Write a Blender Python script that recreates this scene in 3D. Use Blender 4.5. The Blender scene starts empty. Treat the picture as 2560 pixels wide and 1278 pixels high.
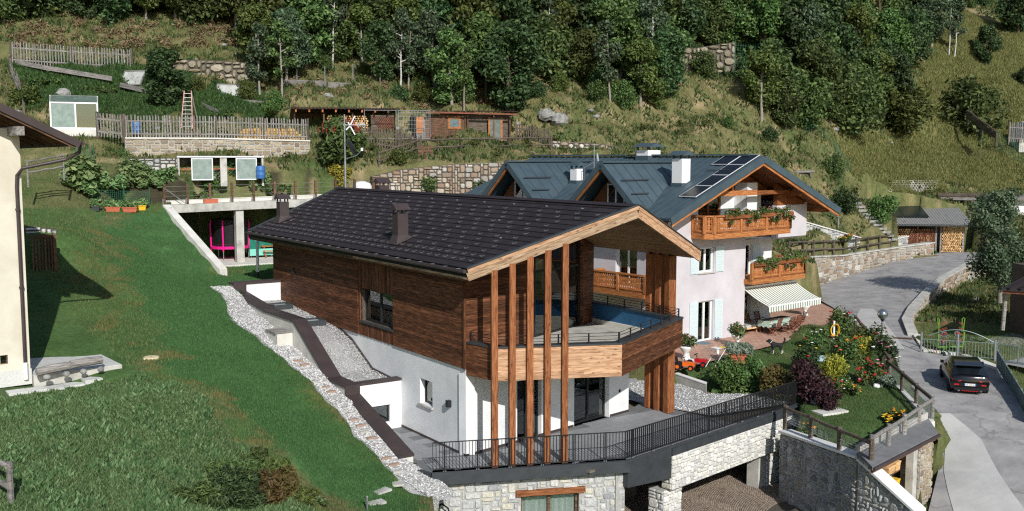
import bpy, math, random
import numpy as np
from mathutils import Vector, Matrix, noise as mnoise
from mathutils.geometry import tessellate_polygon
R = math.radians
SC = bpy.context.scene
COL = SC.collection
random.seed(7)

# ------------------------------------------------------------ camera
PIT = math.atan(244 / 2489.0); F = 2489.0; H = 11.4
cam_d = bpy.data.cameras.new('camera'); cam = bpy.data.objects.new('camera', cam_d); COL.objects.link(cam)
cam.location = (0, 0, H); cam.rotation_euler = (math.pi / 2 - PIT, 0, 0)
cam_d.sensor_width = 36; cam_d.lens = 35.0; cam_d.clip_start = .5; cam_d.clip_end = 1500
SC.camera = cam
# ------------------------------------------------------------ sky, sun, exposure
SUN_EL = R(32); SUN_AZ = R(-18)          # light travels along azimuth -18 deg from +Y (towards -X)
trav = Vector((math.sin(SUN_AZ) * math.cos(SUN_EL), math.cos(SUN_AZ) * math.cos(SUN_EL), -math.sin(SUN_EL)))
world = bpy.data.worlds.new('World'); SC.world = world; world.use_nodes = True
wn = world.node_tree.nodes; wl = world.node_tree.links
sky = wn.new('ShaderNodeTexSky'); sky.sky_type = 'NISHITA'; sky.sun_disc = False
sky.sun_elevation = SUN_EL
sky.sun_rotation = math.atan2(-trav.x, -trav.y)
sky.air_density = 1.0; sky.dust_density = .6
bg = wn.get('Background') or wn.new('ShaderNodeBackground')
bg.inputs['Strength'].default_value = 0.105
wl.new(sky.outputs[0], bg.inputs['Color'])
sun_d = bpy.data.lights.new('sun', 'SUN'); sun_d.energy = 4.4; sun_d.angle = R(.5); sun_d.color = (1, .965, .92)
sun = bpy.data.objects.new('sun', sun_d); COL.objects.link(sun)
sun.rotation_euler = trav.to_track_quat('-Z', 'Y').to_euler()
SC.view_settings.view_transform = 'Standard'; SC.view_settings.look = 'None'
SC.view_settings.exposure = 0.0; SC.view_settings.gamma = 1.0; SC.view_settings.use_curve_mapping = False
SC.render.engine = 'CYCLES'
SC.cycles.use_denoising = False; SC.cycles.filter_width = 1.2; SC.cycles.use_adaptive_sampling = False
SC.cycles.max_bounces = 6; SC.cycles.diffuse_bounces = 2; SC.cycles.glossy_bounces = 3
SC.cycles.transparent_max_bounces = 8; SC.cycles.transmission_bounces = 4

# ------------------------------------------------------------ photo pixel -> place
def ray(px, py):
    a = px - 1280; b = 639 - py; c, s = math.cos(PIT), math.sin(PIT)
    return Vector((a, F * c + b * s, -F * s + b * c))
def atz(px, py, z):
    r = ray(px, py); t = (z - H) / r.z; return Vector((r.x * t, r.y * t, z))
def aty(px, py, y):
    r = ray(px, py); t = y / r.y; return Vector((r.x * t, y, H + r.z * t))

# ------------------------------------------------------------ objects
def tag(o, label=None, cat=None, group=None, kind=None):
    if label: o['label'] = label
    if cat: o['category'] = cat
    if group: o['group'] = group
    if kind: o['kind'] = kind
    return o
def thing(name, label, cat, loc=(0, 0, 0), rz=0, group=None):
    o = bpy.data.objects.new(name, None); COL.objects.link(o); o.empty_display_size = .2
    o.location = loc; o.rotation_euler = (0, 0, rz)
    return tag(o, label, cat, group)
def link(name, me, parent=None, mat=None):
    o = bpy.data.objects.new(name, me); COL.objects.link(o)
    if parent: o.parent = parent
    if mat is not None and not me.materials: me.materials.append(mat)
    return o
def copy_tree(o, parent=None):
    c = o.copy(); COL.objects.link(c); c.parent = parent
    for ch in list(o.children): copy_tree(ch, c)
    return c
def struct(o): o['kind'] = 'structure'; return o
def stuff(o): o['kind'] = 'stuff'; return o

class MB:
    def __init__(s): s.v = []; s.f = []
    def add(s, vs, fs):
        n = len(s.v); s.v += [tuple(v) for v in vs]; s.f += [tuple(i + n for i in f) for f in fs]; return s
    def box(s, x0, x1, y0, y1, z0, z1):
        return s.add([(x0,y0,z0),(x1,y0,z0),(x1,y1,z0),(x0,y1,z0),(x0,y0,z1),(x1,y0,z1),(x1,y1,z1),(x0,y1,z1)],
            [(0,3,2,1),(4,5,6,7),(0,1,5,4),(1,2,6,5),(2,3,7,6),(3,0,4,7)])
    def obox(s, c, sx, sy, sz, rz=0, rx=0, ry=0):
        m = Matrix.Translation(c) @ Matrix.Rotation(rz, 4, 'Z') @ Matrix.Rotation(ry, 4, 'Y') @ Matrix.Rotation(rx, 4, 'X')
        b = MB().box(-sx/2, sx/2, -sy/2, sy/2, -sz/2, sz/2)
        return s.add([m @ Vector(v) for v in b.v], b.f)
    def bar(s, p0, p1, w, h, up=(0, 0, 1)):
        p0, p1 = Vector(p0), Vector(p1); d = (p1 - p0).normalized(); u = Vector(up)
        if abs(d.dot(u)) > .97: u = Vector((0, 1, 0)) if abs(d.y) < .9 else Vector((1, 0, 0))
        sd = d.cross(u).normalized(); u = sd.cross(d)
        a, b = sd * w / 2, u * h / 2
        return s.add([p0-a-b, p0+a-b, p0+a+b, p0-a+b, p1-a-b, p1+a-b, p1+a+b, p1-a+b],
            [(0,1,2,3),(7,6,5,4),(0,4,5,1),(1,5,6,2),(2,6,7,3),(3,7,4,0)])
    def tube(s, pts, rads, n=8, cap=True):
        pts = [Vector(p) for p in pts]
        if not hasattr(rads, '__len__'): rads = [rads] * len(pts)
        N = len(s.v); ref = None
        for i, p in enumerate(pts):
            d = (pts[min(i+1, len(pts)-1)] - pts[max(i-1, 0)])
            d = d.normalized() if d.length > 1e-9 else Vector((0, 0, 1))
            if ref is None: ref = Vector((0, 0, 1)) if abs(d.z) < .9 else Vector((1, 0, 0))
            a = d.cross(ref).normalized(); b = a.cross(d); ref = b
            for k in range(n):
                t = 2 * math.pi * k / n; s.v.append(tuple(p + (a * math.cos(t) + b * math.sin(t)) * rads[i]))
        for i in range(len(pts) - 1):
            for k in range(n):
                k2 = (k + 1) % n; s.f.append((N+i*n+k, N+i*n+k2, N+(i+1)*n+k2, N+(i+1)*n+k))
        if cap:
            s.f.append(tuple(N + k for k in reversed(range(n)))); s.f.append(tuple(N + (len(pts)-1)*n + k for k in range(n)))
        return s
    def lathe(s, prof, n=16, c=(0, 0, 0)):
        N = len(s.v)
        for r, z in prof:
            for k in range(n):
                t = 2*math.pi*k/n; s.v.append((c[0]+r*math.cos(t), c[1]+r*math.sin(t), c[2]+z))
        for i in range(len(prof)-1):
            for k in range(n):
                k2 = (k+1) % n; s.f.append((N+i*n+k, N+i*n+k2, N+(i+1)*n+k2, N+(i+1)*n+k))
        s.f.append(tuple(N+k for k in reversed(range(n)))); s.f.append(tuple(N+(len(prof)-1)*n+k for k in range(n)))
        return s
    def poly(s, pts): return s.add(pts, [tuple(range(len(pts)))])
    def slab(s, pts, d):
        """closed prism: polygon pts (3d) and the same shifted by vector d"""
        n = len(pts); d = Vector(d); q = [Vector(p) for p in pts]
        return s.add([*q, *[p + d for p in q]], [tuple(range(n)), tuple(range(2*n-1, n-1, -1))] +
            [(i, i+n, (i+1) % n + n, (i+1) % n) for i in range(n)])
    def ball(s, c, r, nu=8, nv=6, sc=(1, 1, 1), jit=0):
        N = len(s.v); c = Vector(c)
        rows = []
        for i in range(nv+1):
            ph = math.pi*i/nv; row = []
            for k in range(nu if 0 < i < nv else 1):
                t = 2*math.pi*k/nu; j = 1 + random.uniform(-jit, jit)
                s.v.append((c.x+r*sc[0]*math.sin(ph)*math.cos(t)*j, c.y+r*sc[1]*math.sin(ph)*math.sin(t)*j, c.z+r*sc[2]*math.cos(ph)*j))
                row.append(len(s.v)-1)
            rows.append(row)
        for i in range(nv):
            a, b = rows[i], rows[i+1]
            for k in range(nu):
                k2 = (k+1) % nu
                if len(a) == 1: s.f.append((a[0], b[k], b[k2]))
                elif len(b) == 1: s.f.append((a[k2], a[k], b[0]))
                else: s.f.append((a[k2], a[k], b[k], b[k2]))
        return s
    def mesh(s, name, mat, smooth=False):
        me = bpy.data.meshes.new(name); me.from_pydata(s.v, [], s.f); me.materials.append(mat)
        if smooth: me.polygons.foreach_set('use_smooth', [True]*len(me.polygons))
        me.update(); return me
    def build(s, name, mat, parent=None, smooth=False):
        return link(name, s.mesh(name, mat, smooth), parent)

_bc = {}
def beam(name, p0, p1, w, h, mat, parent=None, up=(0, 0, 1)):
    """a straight piece: own object, local X along its length; w across, h along 'up'"""
    p0, p1 = Vector(p0), Vector(p1); L = (p1-p0).length; x = (p1-p0)/L; u = Vector(up)
    if abs(x.dot(u)) > .98: u = Vector((0, 1, 0)) if abs(x.y) < .9 else Vector((1, 0, 0))
    y = u.cross(x).normalized(); z = x.cross(y)
    k = (name, round(L, 2), round(w, 3), round(h, 3), mat.name)
    if k not in _bc: _bc[k] = MB().box(0, round(L, 2), -w/2, w/2, -h/2, h/2).mesh(name, mat)
    o = link(name, _bc[k], parent)
    o.matrix_local = Matrix.Translation(p0) @ Matrix((x, y, z)).transposed().to_4x4()
    return o
def numpy_mesh(name, V, faces, mat, k):
    """V (n,3), faces (m,k) all the same size"""
    me = bpy.data.meshes.new(name); V = np.asarray(V, np.float32); faces = np.asarray(faces, np.int32)
    me.vertices.add(len(V)); me.vertices.foreach_set('co', V.ravel())
    m = len(faces); me.loops.add(m*k); me.loops.foreach_set('vertex_index', faces.ravel())
    me.polygons.add(m); me.polygons.foreach_set('loop_start', np.arange(m, dtype=np.int32)*k)
    me.materials.append(mat); me.update(calc_edges=True); return me

# ------------------------------------------------------------ materials
def srgb(r, g, b):
    f = lambda c: (c/255/12.92 if c/255 <= .04045 else ((c/255+.055)/1.055)**2.4)
    return (f(r), f(g), f(b), 1)
def nt(name):
    m = bpy.data.materials.new(name); m.use_nodes = True
    return m, m.node_tree.nodes, m.node_tree.links, m.node_tree.nodes['Principled BSDF']
def ramp(n, cols, pos=None):
    r = n.new('ShaderNodeValToRGB'); e = r.color_ramp.elements
    k = len(cols)
    while len(e) < k: e.new(.5)
    for i, c in enumerate(cols):
        e[i].position = pos[i] if pos else i/(k-1); e[i].color = c if len(c) == 4 else (*c, 1)
    return r
def mat(name, cols, scale=4, rough=.85, bump=0, bscale=30, stretch=(1, 1, 1), rnd=0, island=0, metal=0, lo=.3, hi=.7,
        detail=5, spec=.3, fine=0, world=False, dist=0):
    """procedural colour between cols by noise; rnd / island: brightness spread per object / per loose piece"""
    m, n, l, b = nt(name)
    tc = n.new('ShaderNodeTexCoord'); mp = n.new('ShaderNodeMapping'); mp.inputs['Scale'].default_value = stretch
    if world:
        ge = n.new('ShaderNodeNewGeometry'); l.new(ge.outputs['Position'], mp.inputs['Vector'])
    else:
        oi = n.new('ShaderNodeObjectInfo'); mu = n.new('ShaderNodeMath'); mu.operation = 'MULTIPLY'; mu.inputs[1].default_value = 37.0
        l.new(oi.outputs['Random'], mu.inputs[0]); ad = n.new('ShaderNodeVectorMath'); ad.operation = 'ADD'
        l.new(tc.outputs['Object'], ad.inputs[0]); l.new(mu.outputs[0], ad.inputs[1]); l.new(ad.outputs[0], mp.inputs['Vector'])
    no = n.new('ShaderNodeTexNoise'); no.inputs['Scale'].default_value = scale; no.inputs['Detail'].default_value = detail
    no.inputs['Roughness'].default_value = .62; no.inputs['Distortion'].default_value = dist
    l.new(mp.outputs[0], no.inputs['Vector'])
    cols = [c if len(c) == 4 else (*c, 1) for c in cols]
    if len(cols) == 1: cols = cols*2
    rp = ramp(n, cols, [lo+(hi-lo)*i/(len(cols)-1) for i in range(len(cols))])
    l.new(no.outputs['Fac'], rp.inputs['Fac']); out = rp.outputs['Color']
    def vary(src, amt, out):
        mr = n.new('ShaderNodeMapRange'); mr.inputs['To Min'].default_value = 1-amt; mr.inputs['To Max'].default_value = 1+amt
        l.new(src, mr.inputs['Value']); hs = n.new('ShaderNodeHueSaturation'); l.new(mr.outputs[0], hs.inputs['Value'])
        l.new(out, hs.inputs['Color']); return hs.outputs['Color']
    if rnd:
        oi2 = n.new('ShaderNodeObjectInfo'); out = vary(oi2.outputs['Random'], rnd, out)
    if island:
        g2 = n.new('ShaderNodeNewGeometry'); out = vary(g2.outputs['Random Per Island'], island, out)
    if fine:
        f2 = n.new('ShaderNodeTexNoise'); f2.inputs['Scale'].default_value = bscale*1.3; l.new(mp.outputs[0], f2.inputs['Vector'])
        out = vary(f2.outputs['Fac'], fine, out)
    l.new(out, b.inputs['Base Color']); b.inputs['Roughness'].default_value = rough; b.inputs['Metallic'].default_value = metal
    b.inputs['Specular IOR Level'].default_value = spec
    if bump:
        bn = n.new('ShaderNodeTexNoise'); bn.inputs['Scale'].default_value = bscale; bn.inputs['Detail'].default_value = 6
        l.new(mp.outputs[0], bn.inputs['Vector']); bp = n.new('ShaderNodeBump'); bp.inputs['Strength'].default_value = bump
        bp.inputs['Distance'].default_value = .03; l.new(bn.outputs['Fac'], bp.inputs['Height']); l.new(bp.outputs[0], b.inputs['Normal'])
    return m
def leafmat(name, cols, trans=.25, var=.35, rough=.55):
    m, n, l, b = nt(name)
    g = n.new('ShaderNodeNewGeometry'); oi = n.new('ShaderNodeObjectInfo')
    rp = ramp(n, [(*c[:3], 1) for c in cols]); l.new(g.outputs['Random Per Island'], rp.inputs['Fac'])
    hs = n.new('ShaderNodeHueSaturation'); mr = n.new('ShaderNodeMapRange')
    mr.inputs['To Min'].default_value = 1-var; mr.inputs['To Max'].default_value = 1+var
    l.new(oi.outputs['Random'], mr.inputs['Value']); l.new(mr.outputs[0], hs.inputs['Value'])
    mr2 = n.new('ShaderNodeMapRange'); mr2.inputs['To Min'].default_value = .475; mr2.inputs['To Max'].default_value = .515
    l.new(oi.outputs['Random'], mr2.inputs['Value']); l.new(mr2.outputs[0], hs.inputs['Hue']); l.new(rp.outputs[0], hs.inputs['Color'])
    l.new(hs.outputs[0], b.inputs['Base Color']); b.inputs['Roughness'].default_value = rough; b.inputs['Specular IOR Level'].default_value = .25
    t = n.new('ShaderNodeBsdfTranslucent'); l.new(hs.outputs[0], t.inputs['Color'])
    mx = n.new('ShaderNodeMixShader'); mx.inputs[0].default_value = trans
    l.new(b.outputs[0], mx.inputs[1]); l.new(t.outputs[0], mx.inputs[2]); l.new(mx.outputs[0], n['Material Output'].inputs['Surface'])
    return m
def woodmat(name, cols, rnd=.25, knots=.5, rough=.7, grain=(.9, 9, 9)):
    """grain runs along local X of each board; dark knots"""
    m, n, l, b = nt(name)
    tc = n.new('ShaderNodeTexCoord'); oi = n.new('ShaderNodeObjectInfo'); mu = n.new('ShaderNodeMath'); mu.operation = 'MULTIPLY'
    mu.inputs[1].default_value = 53.0; l.new(oi.outputs['Random'], mu.inputs[0])
    ad = n.new('ShaderNodeVectorMath'); ad.operation = 'ADD'; l.new(tc.outputs['Object'], ad.inputs[0]); l.new(mu.outputs[0], ad.inputs[1])
    mp = n.new('ShaderNodeMapping'); mp.inputs['Scale'].default_value = grain; l.new(ad.outputs[0], mp.inputs['Vector'])
    no = n.new('ShaderNodeTexNoise'); no.inputs['Scale'].default_value = 2.2; no.inputs['Detail'].default_value = 6; no.inputs['Distortion'].default_value = .6
    l.new(mp.outputs[0], no.inputs['Vector'])
    rp = ramp(n, cols, [.3+.4*i/(len(cols)-1) for i in range(len(cols))]); l.new(no.outputs['Fac'], rp.inputs['Fac']); out = rp.outputs[0]
    if knots:
        mp2 = n.new('ShaderNodeMapping'); mp2.inputs['Scale'].default_value = (2.6, 7, 7); l.new(ad.outputs[0], mp2.inputs['Vector'])
        vo = n.new('ShaderNodeTexVoronoi'); vo.inputs['Scale'].default_value = 1.0; l.new(mp2.outputs[0], vo.inputs['Vector'])
        r2 = ramp(n, [(1, 1, 1), (0, 0, 0)], [.10, .24]); l.new(vo.outputs['Distance'], r2.inputs['Fac'])
        kf = n.new('ShaderNodeMath'); kf.operation = 'MULTIPLY'; kf.inputs[1].default_value = knots; l.new(r2.outputs[0], kf.inputs[0])
        mx = n.new('ShaderNodeMixRGB'); l.new(kf.outputs[0], mx.inputs['Fac']); l.new(out, mx.inputs['Color1'])
        mx.inputs['Color2'].default_value = (*[c*.35 for c in cols[0][:3]], 1); out = mx.outputs[0]
    hs = n.new('ShaderNodeHueSaturation'); mr = n.new('ShaderNodeMapRange')
    mr.inputs['To Min'].default_value = 1-rnd; mr.inputs['To Max'].default_value = 1+rnd
    l.new(oi.outputs['Random'], mr.inputs['Value']); l.new(mr.outputs[0], hs.inputs['Value']); l.new(out, hs.inputs['Color'])
    l.new(hs.outputs[0], b.inputs['Base Color']); b.inputs['Roughness'].default_value = rough; b.inputs['Specular IOR Level'].default_value = .2
    bp = n.new('ShaderNodeBump'); bp.inputs['Strength'].default_value = .25; bp.inputs['Distance'].default_value = .02
    l.new(no.outputs['Fac'], bp.inputs['Height']); l.new(bp.outputs[0], b.inputs['Normal'])
    return m
def glassmat(name, tint=(.84, .89, .89), refl=.12, dark=0.):
    m, n, l, b = nt(name); n.remove(b)
    tr = n.new('ShaderNodeBsdfTransparent'); tr.inputs[0].default_value = (*tint, 1)
    gl = n.new('ShaderNodeBsdfGlossy'); gl.inputs['Roughness'].default_value = .02; gl.inputs[0].default_value = (.9, .95, .95, 1)
    lw = n.new('ShaderNodeFresnel'); lw.inputs['IOR'].default_value = 1.5
    ad = n.new('ShaderNodeMath'); ad.operation = 'ADD'; ad.inputs[1].default_value = refl; ad.use_clamp = True; l.new(lw.outputs[0], ad.inputs[0])
    mx = n.new('ShaderNodeMixShader'); l.new(ad.outputs[0], mx.inputs[0]); l.new(tr.outputs[0], mx.inputs[1]); l.new(gl.outputs[0], mx.inputs[2])
    l.new(mx.outputs[0], n['Material Output'].inputs['Surface']); return m
def stripemat(name, a, b_, axis, freq, duty=.5, rough=.8):
    m, n, l, b = nt(name); tc = n.new('ShaderNodeTexCoord'); sp = n.new('ShaderNodeSeparateXYZ'); l.new(tc.outputs['Object'], sp.inputs[0])
    mu = n.new('ShaderNodeMath'); mu.operation = 'MULTIPLY'; mu.inputs[1].default_value = freq; l.new(sp.outputs[axis], mu.inputs[0])
    fr = n.new('ShaderNodeMath'); fr.operation = 'FRACT'; l.new(mu.outputs[0], fr.inputs[0])
    gt = n.new('ShaderNodeMath'); gt.operation = 'GREATER_THAN'; gt.inputs[1].default_value = duty; l.new(fr.outputs[0], gt.inputs[0])
    mx = n.new('ShaderNodeMixRGB'); l.new(gt.outputs[0], mx.inputs[0]); mx.inputs[1].default_value = (*a, 1); mx.inputs[2].default_value = (*b_, 1)
    l.new(mx.outputs[0], b.inputs['Base Color']); b.inputs['Roughness'].default_value = rough; return m
def stonemat(name, cols, bump=.5, rough=.9, spread=None):
    """each stone (object) takes its own tone of cols, with mottling"""
    m, n, l, b = nt(name); oi = n.new('ShaderNodeObjectInfo'); rp = ramp(n, cols, spread); rp.color_ramp.interpolation = 'LINEAR'
    g = n.new('ShaderNodeNewGeometry'); ad = n.new('ShaderNodeMath'); ad.operation = 'ADD'; l.new(oi.outputs['Random'], ad.inputs[0]); l.new(g.outputs['Random Per Island'], ad.inputs[1])
    fr = n.new('ShaderNodeMath'); fr.operation = 'FRACT'; l.new(ad.outputs[0], fr.inputs[0]); l.new(fr.outputs[0], rp.inputs['Fac'])
    no = n.new('ShaderNodeTexNoise'); no.inputs['Scale'].default_value = 14; no.inputs['Detail'].default_value = 8; l.new(g.outputs['Position'], no.inputs['Vector'])
    mr = n.new('ShaderNodeMapRange'); mr.inputs['From Min'].default_value = .3; mr.inputs['From Max'].default_value = .7
    mr.inputs['To Min'].default_value = .7; mr.inputs['To Max'].default_value = 1.25; l.new(no.outputs['Fac'], mr.inputs['Value'])
    hs = n.new('ShaderNodeHueSaturation'); l.new(mr.outputs[0], hs.inputs['Value']); l.new(rp.outputs[0], hs.inputs['Color'])
    l.new(hs.outputs[0], b.inputs['Base Color']); b.inputs['Roughness'].default_value = rough; b.inputs['Specular IOR Level'].default_value = .15
    bp = n.new('ShaderNodeBump'); bp.inputs['Strength'].default_value = bump; bp.inputs['Distance'].default_value = .03
    l.new(no.outputs['Fac'], bp.inputs['Height']); l.new(bp.outputs[0], b.inputs['Normal']); return m

K = dict(
 white=mat('white_render', [srgb(214,216,216), srgb(236,237,236)], .9, .9, .08, 60, detail=8),
 cladding=woodmat('stained_larch', [srgb(58,36,26), srgb(97,61,41), srgb(132,88,60)], .38, .45),
 larch=woodmat('pale_larch', [srgb(150,110,80), srgb(192,152,118), srgb(212,176,144)], .14, .8),
 post=woodmat('orange_larch', [srgb(104,60,36), srgb(142,88,54), srgb(168,114,76)], .12, .6),
 greywood=woodmat('weathered_fascia', [srgb(120,95,72), srgb(165,138,110), srgb(192,168,140)], .15, .75),
 soffit=woodmat('soffit_larch', [srgb(112,84,60), srgb(148,116,86), srgb(166,132,100)], .2, .4),
 silver=woodmat('silvered_wood', [srgb(92,88,84), srgb(130,126,121), srgb(158,154,149)], .25, .3),
 darkwood=woodmat('dark_fence_wood', [srgb(62,54,46), srgb(92,82,72), srgb(122,112,100)], .25, .3),
 oldwood=woodmat('brown_old_wood', [srgb(66,48,36), srgb(100,76,58), srgb(128,100,78)], .3, .3),
 chalet=woodmat('honey_chalet_wood', [srgb(136,82,46), srgb(172,110,64), srgb(196,138,88)], .12, .2),
 chaletdark=woodmat('brown_chalet_wood', [srgb(100,58,34), srgb(134,82,48), srgb(160,104,64)], .15, .2),
 logwood=woodmat('split_log_wood', [srgb(180,130,80), srgb(214,172,120), srgb(232,200,150)], .25, .2),
 redwood=woodmat('red_stained_wood', [srgb(92,52,40), srgb(122,76,58), srgb(146,98,78)], .15, .2),
 rooftile=mat('brown_black_roof_tile', [srgb(42,37,39), srgb(52,46,48)], 3, .65, .05, 40, rnd=.2, spec=.25),
 copperdark=mat('dark_brown_sheet', [srgb(60,51,51), srgb(72,62,61)], 2, .5, .02, 20, spec=.4),
 anthracite=mat('anthracite_sheet', [srgb(52,56,59), srgb(66,70,73)], 2, .5, .02, 20, spec=.4),
 blackmetal=mat('black_metal', [srgb(30,31,33), srgb(40,41,43)], 5, .45, spec=.4),
 tealroof=mat('teal_grey_roof_sheet', [srgb(60,76,84), srgb(74,90,97)], 1.2, .5, .02, 8, rnd=.05, spec=.45),
 lilac=mat('pale_render', [srgb(190,186,190), srgb(210,206,209)], .6, .9, .08, 50),
 cream=mat('cream_render', [srgb(198,191,172), srgb(222,217,200)], .7, .9, .15, 30, dist=.5),
 concrete=mat('concrete', [srgb(150,148,140), srgb(184,182,174), srgb(200,198,190)], 1.6, .9, .15, 25),
 paleconc=mat('pale_concrete', [srgb(196,194,184), srgb(222,220,212)], 1.6, .9, .12, 25),
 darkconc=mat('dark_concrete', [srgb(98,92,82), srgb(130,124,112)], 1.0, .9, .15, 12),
 gtile=mat('grey_floor_tile', [srgb(134,136,138), srgb(150,152,154)], 1.5, .6, .05, 30, rnd=.035),
 slabtile=mat('washed_concrete_tile', [srgb(188,188,184), srgb(212,212,207)], 20, .9, .3, 90, rnd=.06),
 mortar=mat('mortar', [srgb(150,150,145), srgb(180,179,173)], 6, .95, .3, 40),
 darkjoint=mat('dark_joint', [srgb(70,66,60), srgb(98,93,84)], 6, .95, .4, 30),
 glass=glassmat('window_glass'),
 greyglass=glassmat('dusty_glass', (.5, .62, .58), .1),
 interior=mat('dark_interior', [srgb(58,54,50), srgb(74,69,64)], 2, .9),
 curtain=mat('white_curtain', [srgb(200,200,190), srgb(226,226,216)], 30, .9, stretch=(1, 1, .02)),
 whitepaint=mat('white_paint', [srgb(228,228,224), srgb(238,238,235)], 4, .5),
 shutter=mat('pale_mint_shutter', [srgb(198,212,214), srgb(208,221,223)], 4, .6),
 galv=mat('galvanised_metal', [srgb(140,144,148), srgb(176,180,184)], 8, .35, metal=.6),
 whitemetal=mat('white_metal', [srgb(215,218,220), srgb(228,230,231)], 5, .4),
 bluebarrel=mat('blue_plastic', [srgb(52,100,160), srgb(70,120,178)], 4, .45),
 yellow=mat('yellow_plastic', [srgb(222,178,40), srgb(234,194,62)], 4, .45),
 terracotta=mat('terracotta', [srgb(176,92,66), srgb(196,112,84)], 8, .8),
 pink=mat('pink_plastic', [srgb(222,22,128), srgb(232,36,140)], 4, .45),
 bark=mat('brown_bark', [srgb(70,60,50), srgb(104,92,80)], 10, .95, .5, 30),
 birchbark=mat('white_birch_bark', [srgb(90,86,80), srgb(196,194,188), srgb(214,212,206)], 3, .9, .3, 20, stretch=(1, 1, 4)),
 greybark=mat('grey_bark', [srgb(120,114,104), srgb(160,154,144)], 6, .95, .4, 25),
 rockgrey=mat('grey_rock', [srgb(92,92,90), srgb(140,140,136), srgb(168,167,162)], 2.5, .95, .9, 8),
 paper=mat('white_plastic', [srgb(225,226,226), srgb(236,237,237)], 4, .5),
 black=mat('black_rubber', [srgb(22,22,23), srgb(30,30,31)], 4, .7),
)
# ------------------------------------------------------------ house frames
A1 = R(34.3); O1 = atz(1165, 1142, 0)
M1 = Matrix.Translation(O1) @ Matrix.Rotation(A1, 4, 'Z')
A2 = R(40.0); O2 = atz(1665, 872, .7)
M2 = Matrix.Translation((O2.x, O2.y, 0)) @ Matrix.Rotation(A2, 4, 'Z')
def hw(w, l, z=0): return M1 @ Vector((w, l, z))
def h2(w, l, z=0): return M2 @ Vector((w, l, z))

# ------------------------------------------------------------ terrain height field
CP = []
for px, py, Yd in [
 # left lawn and slope
 (300,530,62),(410,505,62.5),(300,620,54),(300,700,47),(305,912,36.6),(80,955,35),(400,900,38),(430,600,58),(480,760,47),(560,820,44),(520,900,39.5),(160,700,46),
 (100,450,60),(130,570,50),(30,560,52),(20,450,62),(0,940,35),
 (100,1100,29),(300,1270,25),(600,1270,27),(900,1270,32),(1040,1250,34.8),(500,1000,33.5),(700,1100,33),(900,1180,34.6),(820,1080,36),(-300,1100,28),(-300,900,36),(-300,600,50),
 # garden above the carport
 (420,505,62.6),(600,480,66.5),(800,460,70),(500,462,66),(650,448,69),(400,440,66),(250,430,63),(850,440,71),(640,415,70),(900,460,70),
 (300,392,67.5),(550,392,70),(760,392,72),(250,345,69),(550,342,72),(770,345,74.5),(120,330,69),
 (850,365,75),(1000,420,72.5),(1000,400,73.5),(1270,405,75),(1270,380,77),(1100,385,76),(900,400,73),
 (760,315,78),(1050,352,79.5),(1300,352,81.5),(950,335,78),
 # hillside
 (50,240,75),(180,270,73),(300,250,76),(450,260,77),(600,245,79),(200,170,81),(30,150,82),(330,165,82),(450,210,79.5),(600,215,82),(450,140,86),(600,140,87.5),
 (200,60,91),(500,80,90),(0,50,90),(-300,200,80),(-300,50,88),(800,230,82.5),(900,205,84),(800,120,91),(1000,250,83),(1000,200,86),(1150,260,84),(1300,270,85),
 (1000,90,96),(1300,150,93),(1300,60,100),(1450,310,84),(1500,250,88),(1600,330,86),(1600,200,93),(1750,300,89),(1700,180,96),(1850,330,90),(1850,200,97),(1900,420,86),
 (2000,400,92),(2050,330,97),(2000,200,104),(2150,420,99),(2250,330,111),(2260,400,106.5),(2300,440,103.5),(2350,380,110),(2450,300,117),(2300,486,99.8),(2230,482,98.6),(2390,488,101.5),(2200,455,98.5),(2250,200,114),(2500,380,112),(2540,470,106),(2400,460,104),(2420,400,109),
 (2400,100,128),(2500,200,122),(2540,60,138),(2200,80,122),(2000,60,114),(1700,50,106),(600,20,97),(1000,10,103),(1300,0,106),(2700,300,120),(2700,100,140),(2700,470,105),
 # behind and right of house 2
 (1450,372,80),(1600,372,82),(1950,470,85),(2030,480,88),(2060,540,86),(1990,560,83),(2000,605,80),(2100,600,85),(2150,605,86.5),(2230,608,88),(2150,500,93),
 # lower garden right of road
 (2480,800,68),(2540,850,60),(2560,760,74),(2440,860,58),(2600,800,70),(2480,740,75),
]:
    CP.append(tuple(aty(px, py, Yd)))
for px, py, z in [
 (2140,780,.8),(2260,760,1.0),(2300,700,1.7),(2430,650,2.4),(2210,860,.6),(2290,930,.1),(2420,990,-.2),(2330,1040,-.25),(2400,1100,-.9),(2320,1262,-2.6),(2500,1270,-2.3),(2560,1278,-2.3),(2540,1000,-.2),
 (1960,870,.6),(1800,920,.55),(1760,985,.3),(1880,990,.3),(2050,950,.3),(2230,950,.15),(2300,1030,.05),(2170,1125,.0),(2020,1075,-.1),(2100,1050,.0),(2090,810,.65),(2000,900,.5),(2100,900,.45)]:
    CP.append(tuple(atz(px, py, z)))
for w, l, z in [(-3.3,19.5,4.66),(-3.3,15,3.68),(-3.2,11,2.92),(-3.2,8.2,2.32),(-3.2,5.4,1.66),(-3.2,2.1,.68),(-3.0,.2,.12),(-2.6,-1.4,-.4),
 (-2.5,19.5,4.62),(-2.5,15,3.66),(-2.5,11,2.9),(-2.5,8.2,2.3),(-2.5,5.4,1.6),(-2.5,2.1,.62),(-2.2,.2,.0),
 (-4.2,16.7,4.7),(-4.2,11.8,3.5),(-4.2,8.9,2.85),(-4.2,6.3,2.25),(-4.2,3.6,1.4),(-4.2,1.1,.72),(-4.1,-.8,.2),(-3.4,-2.2,-.5),(12,-6,-3)]:
    CP.append(tuple(hw(w, l, z)))
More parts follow.
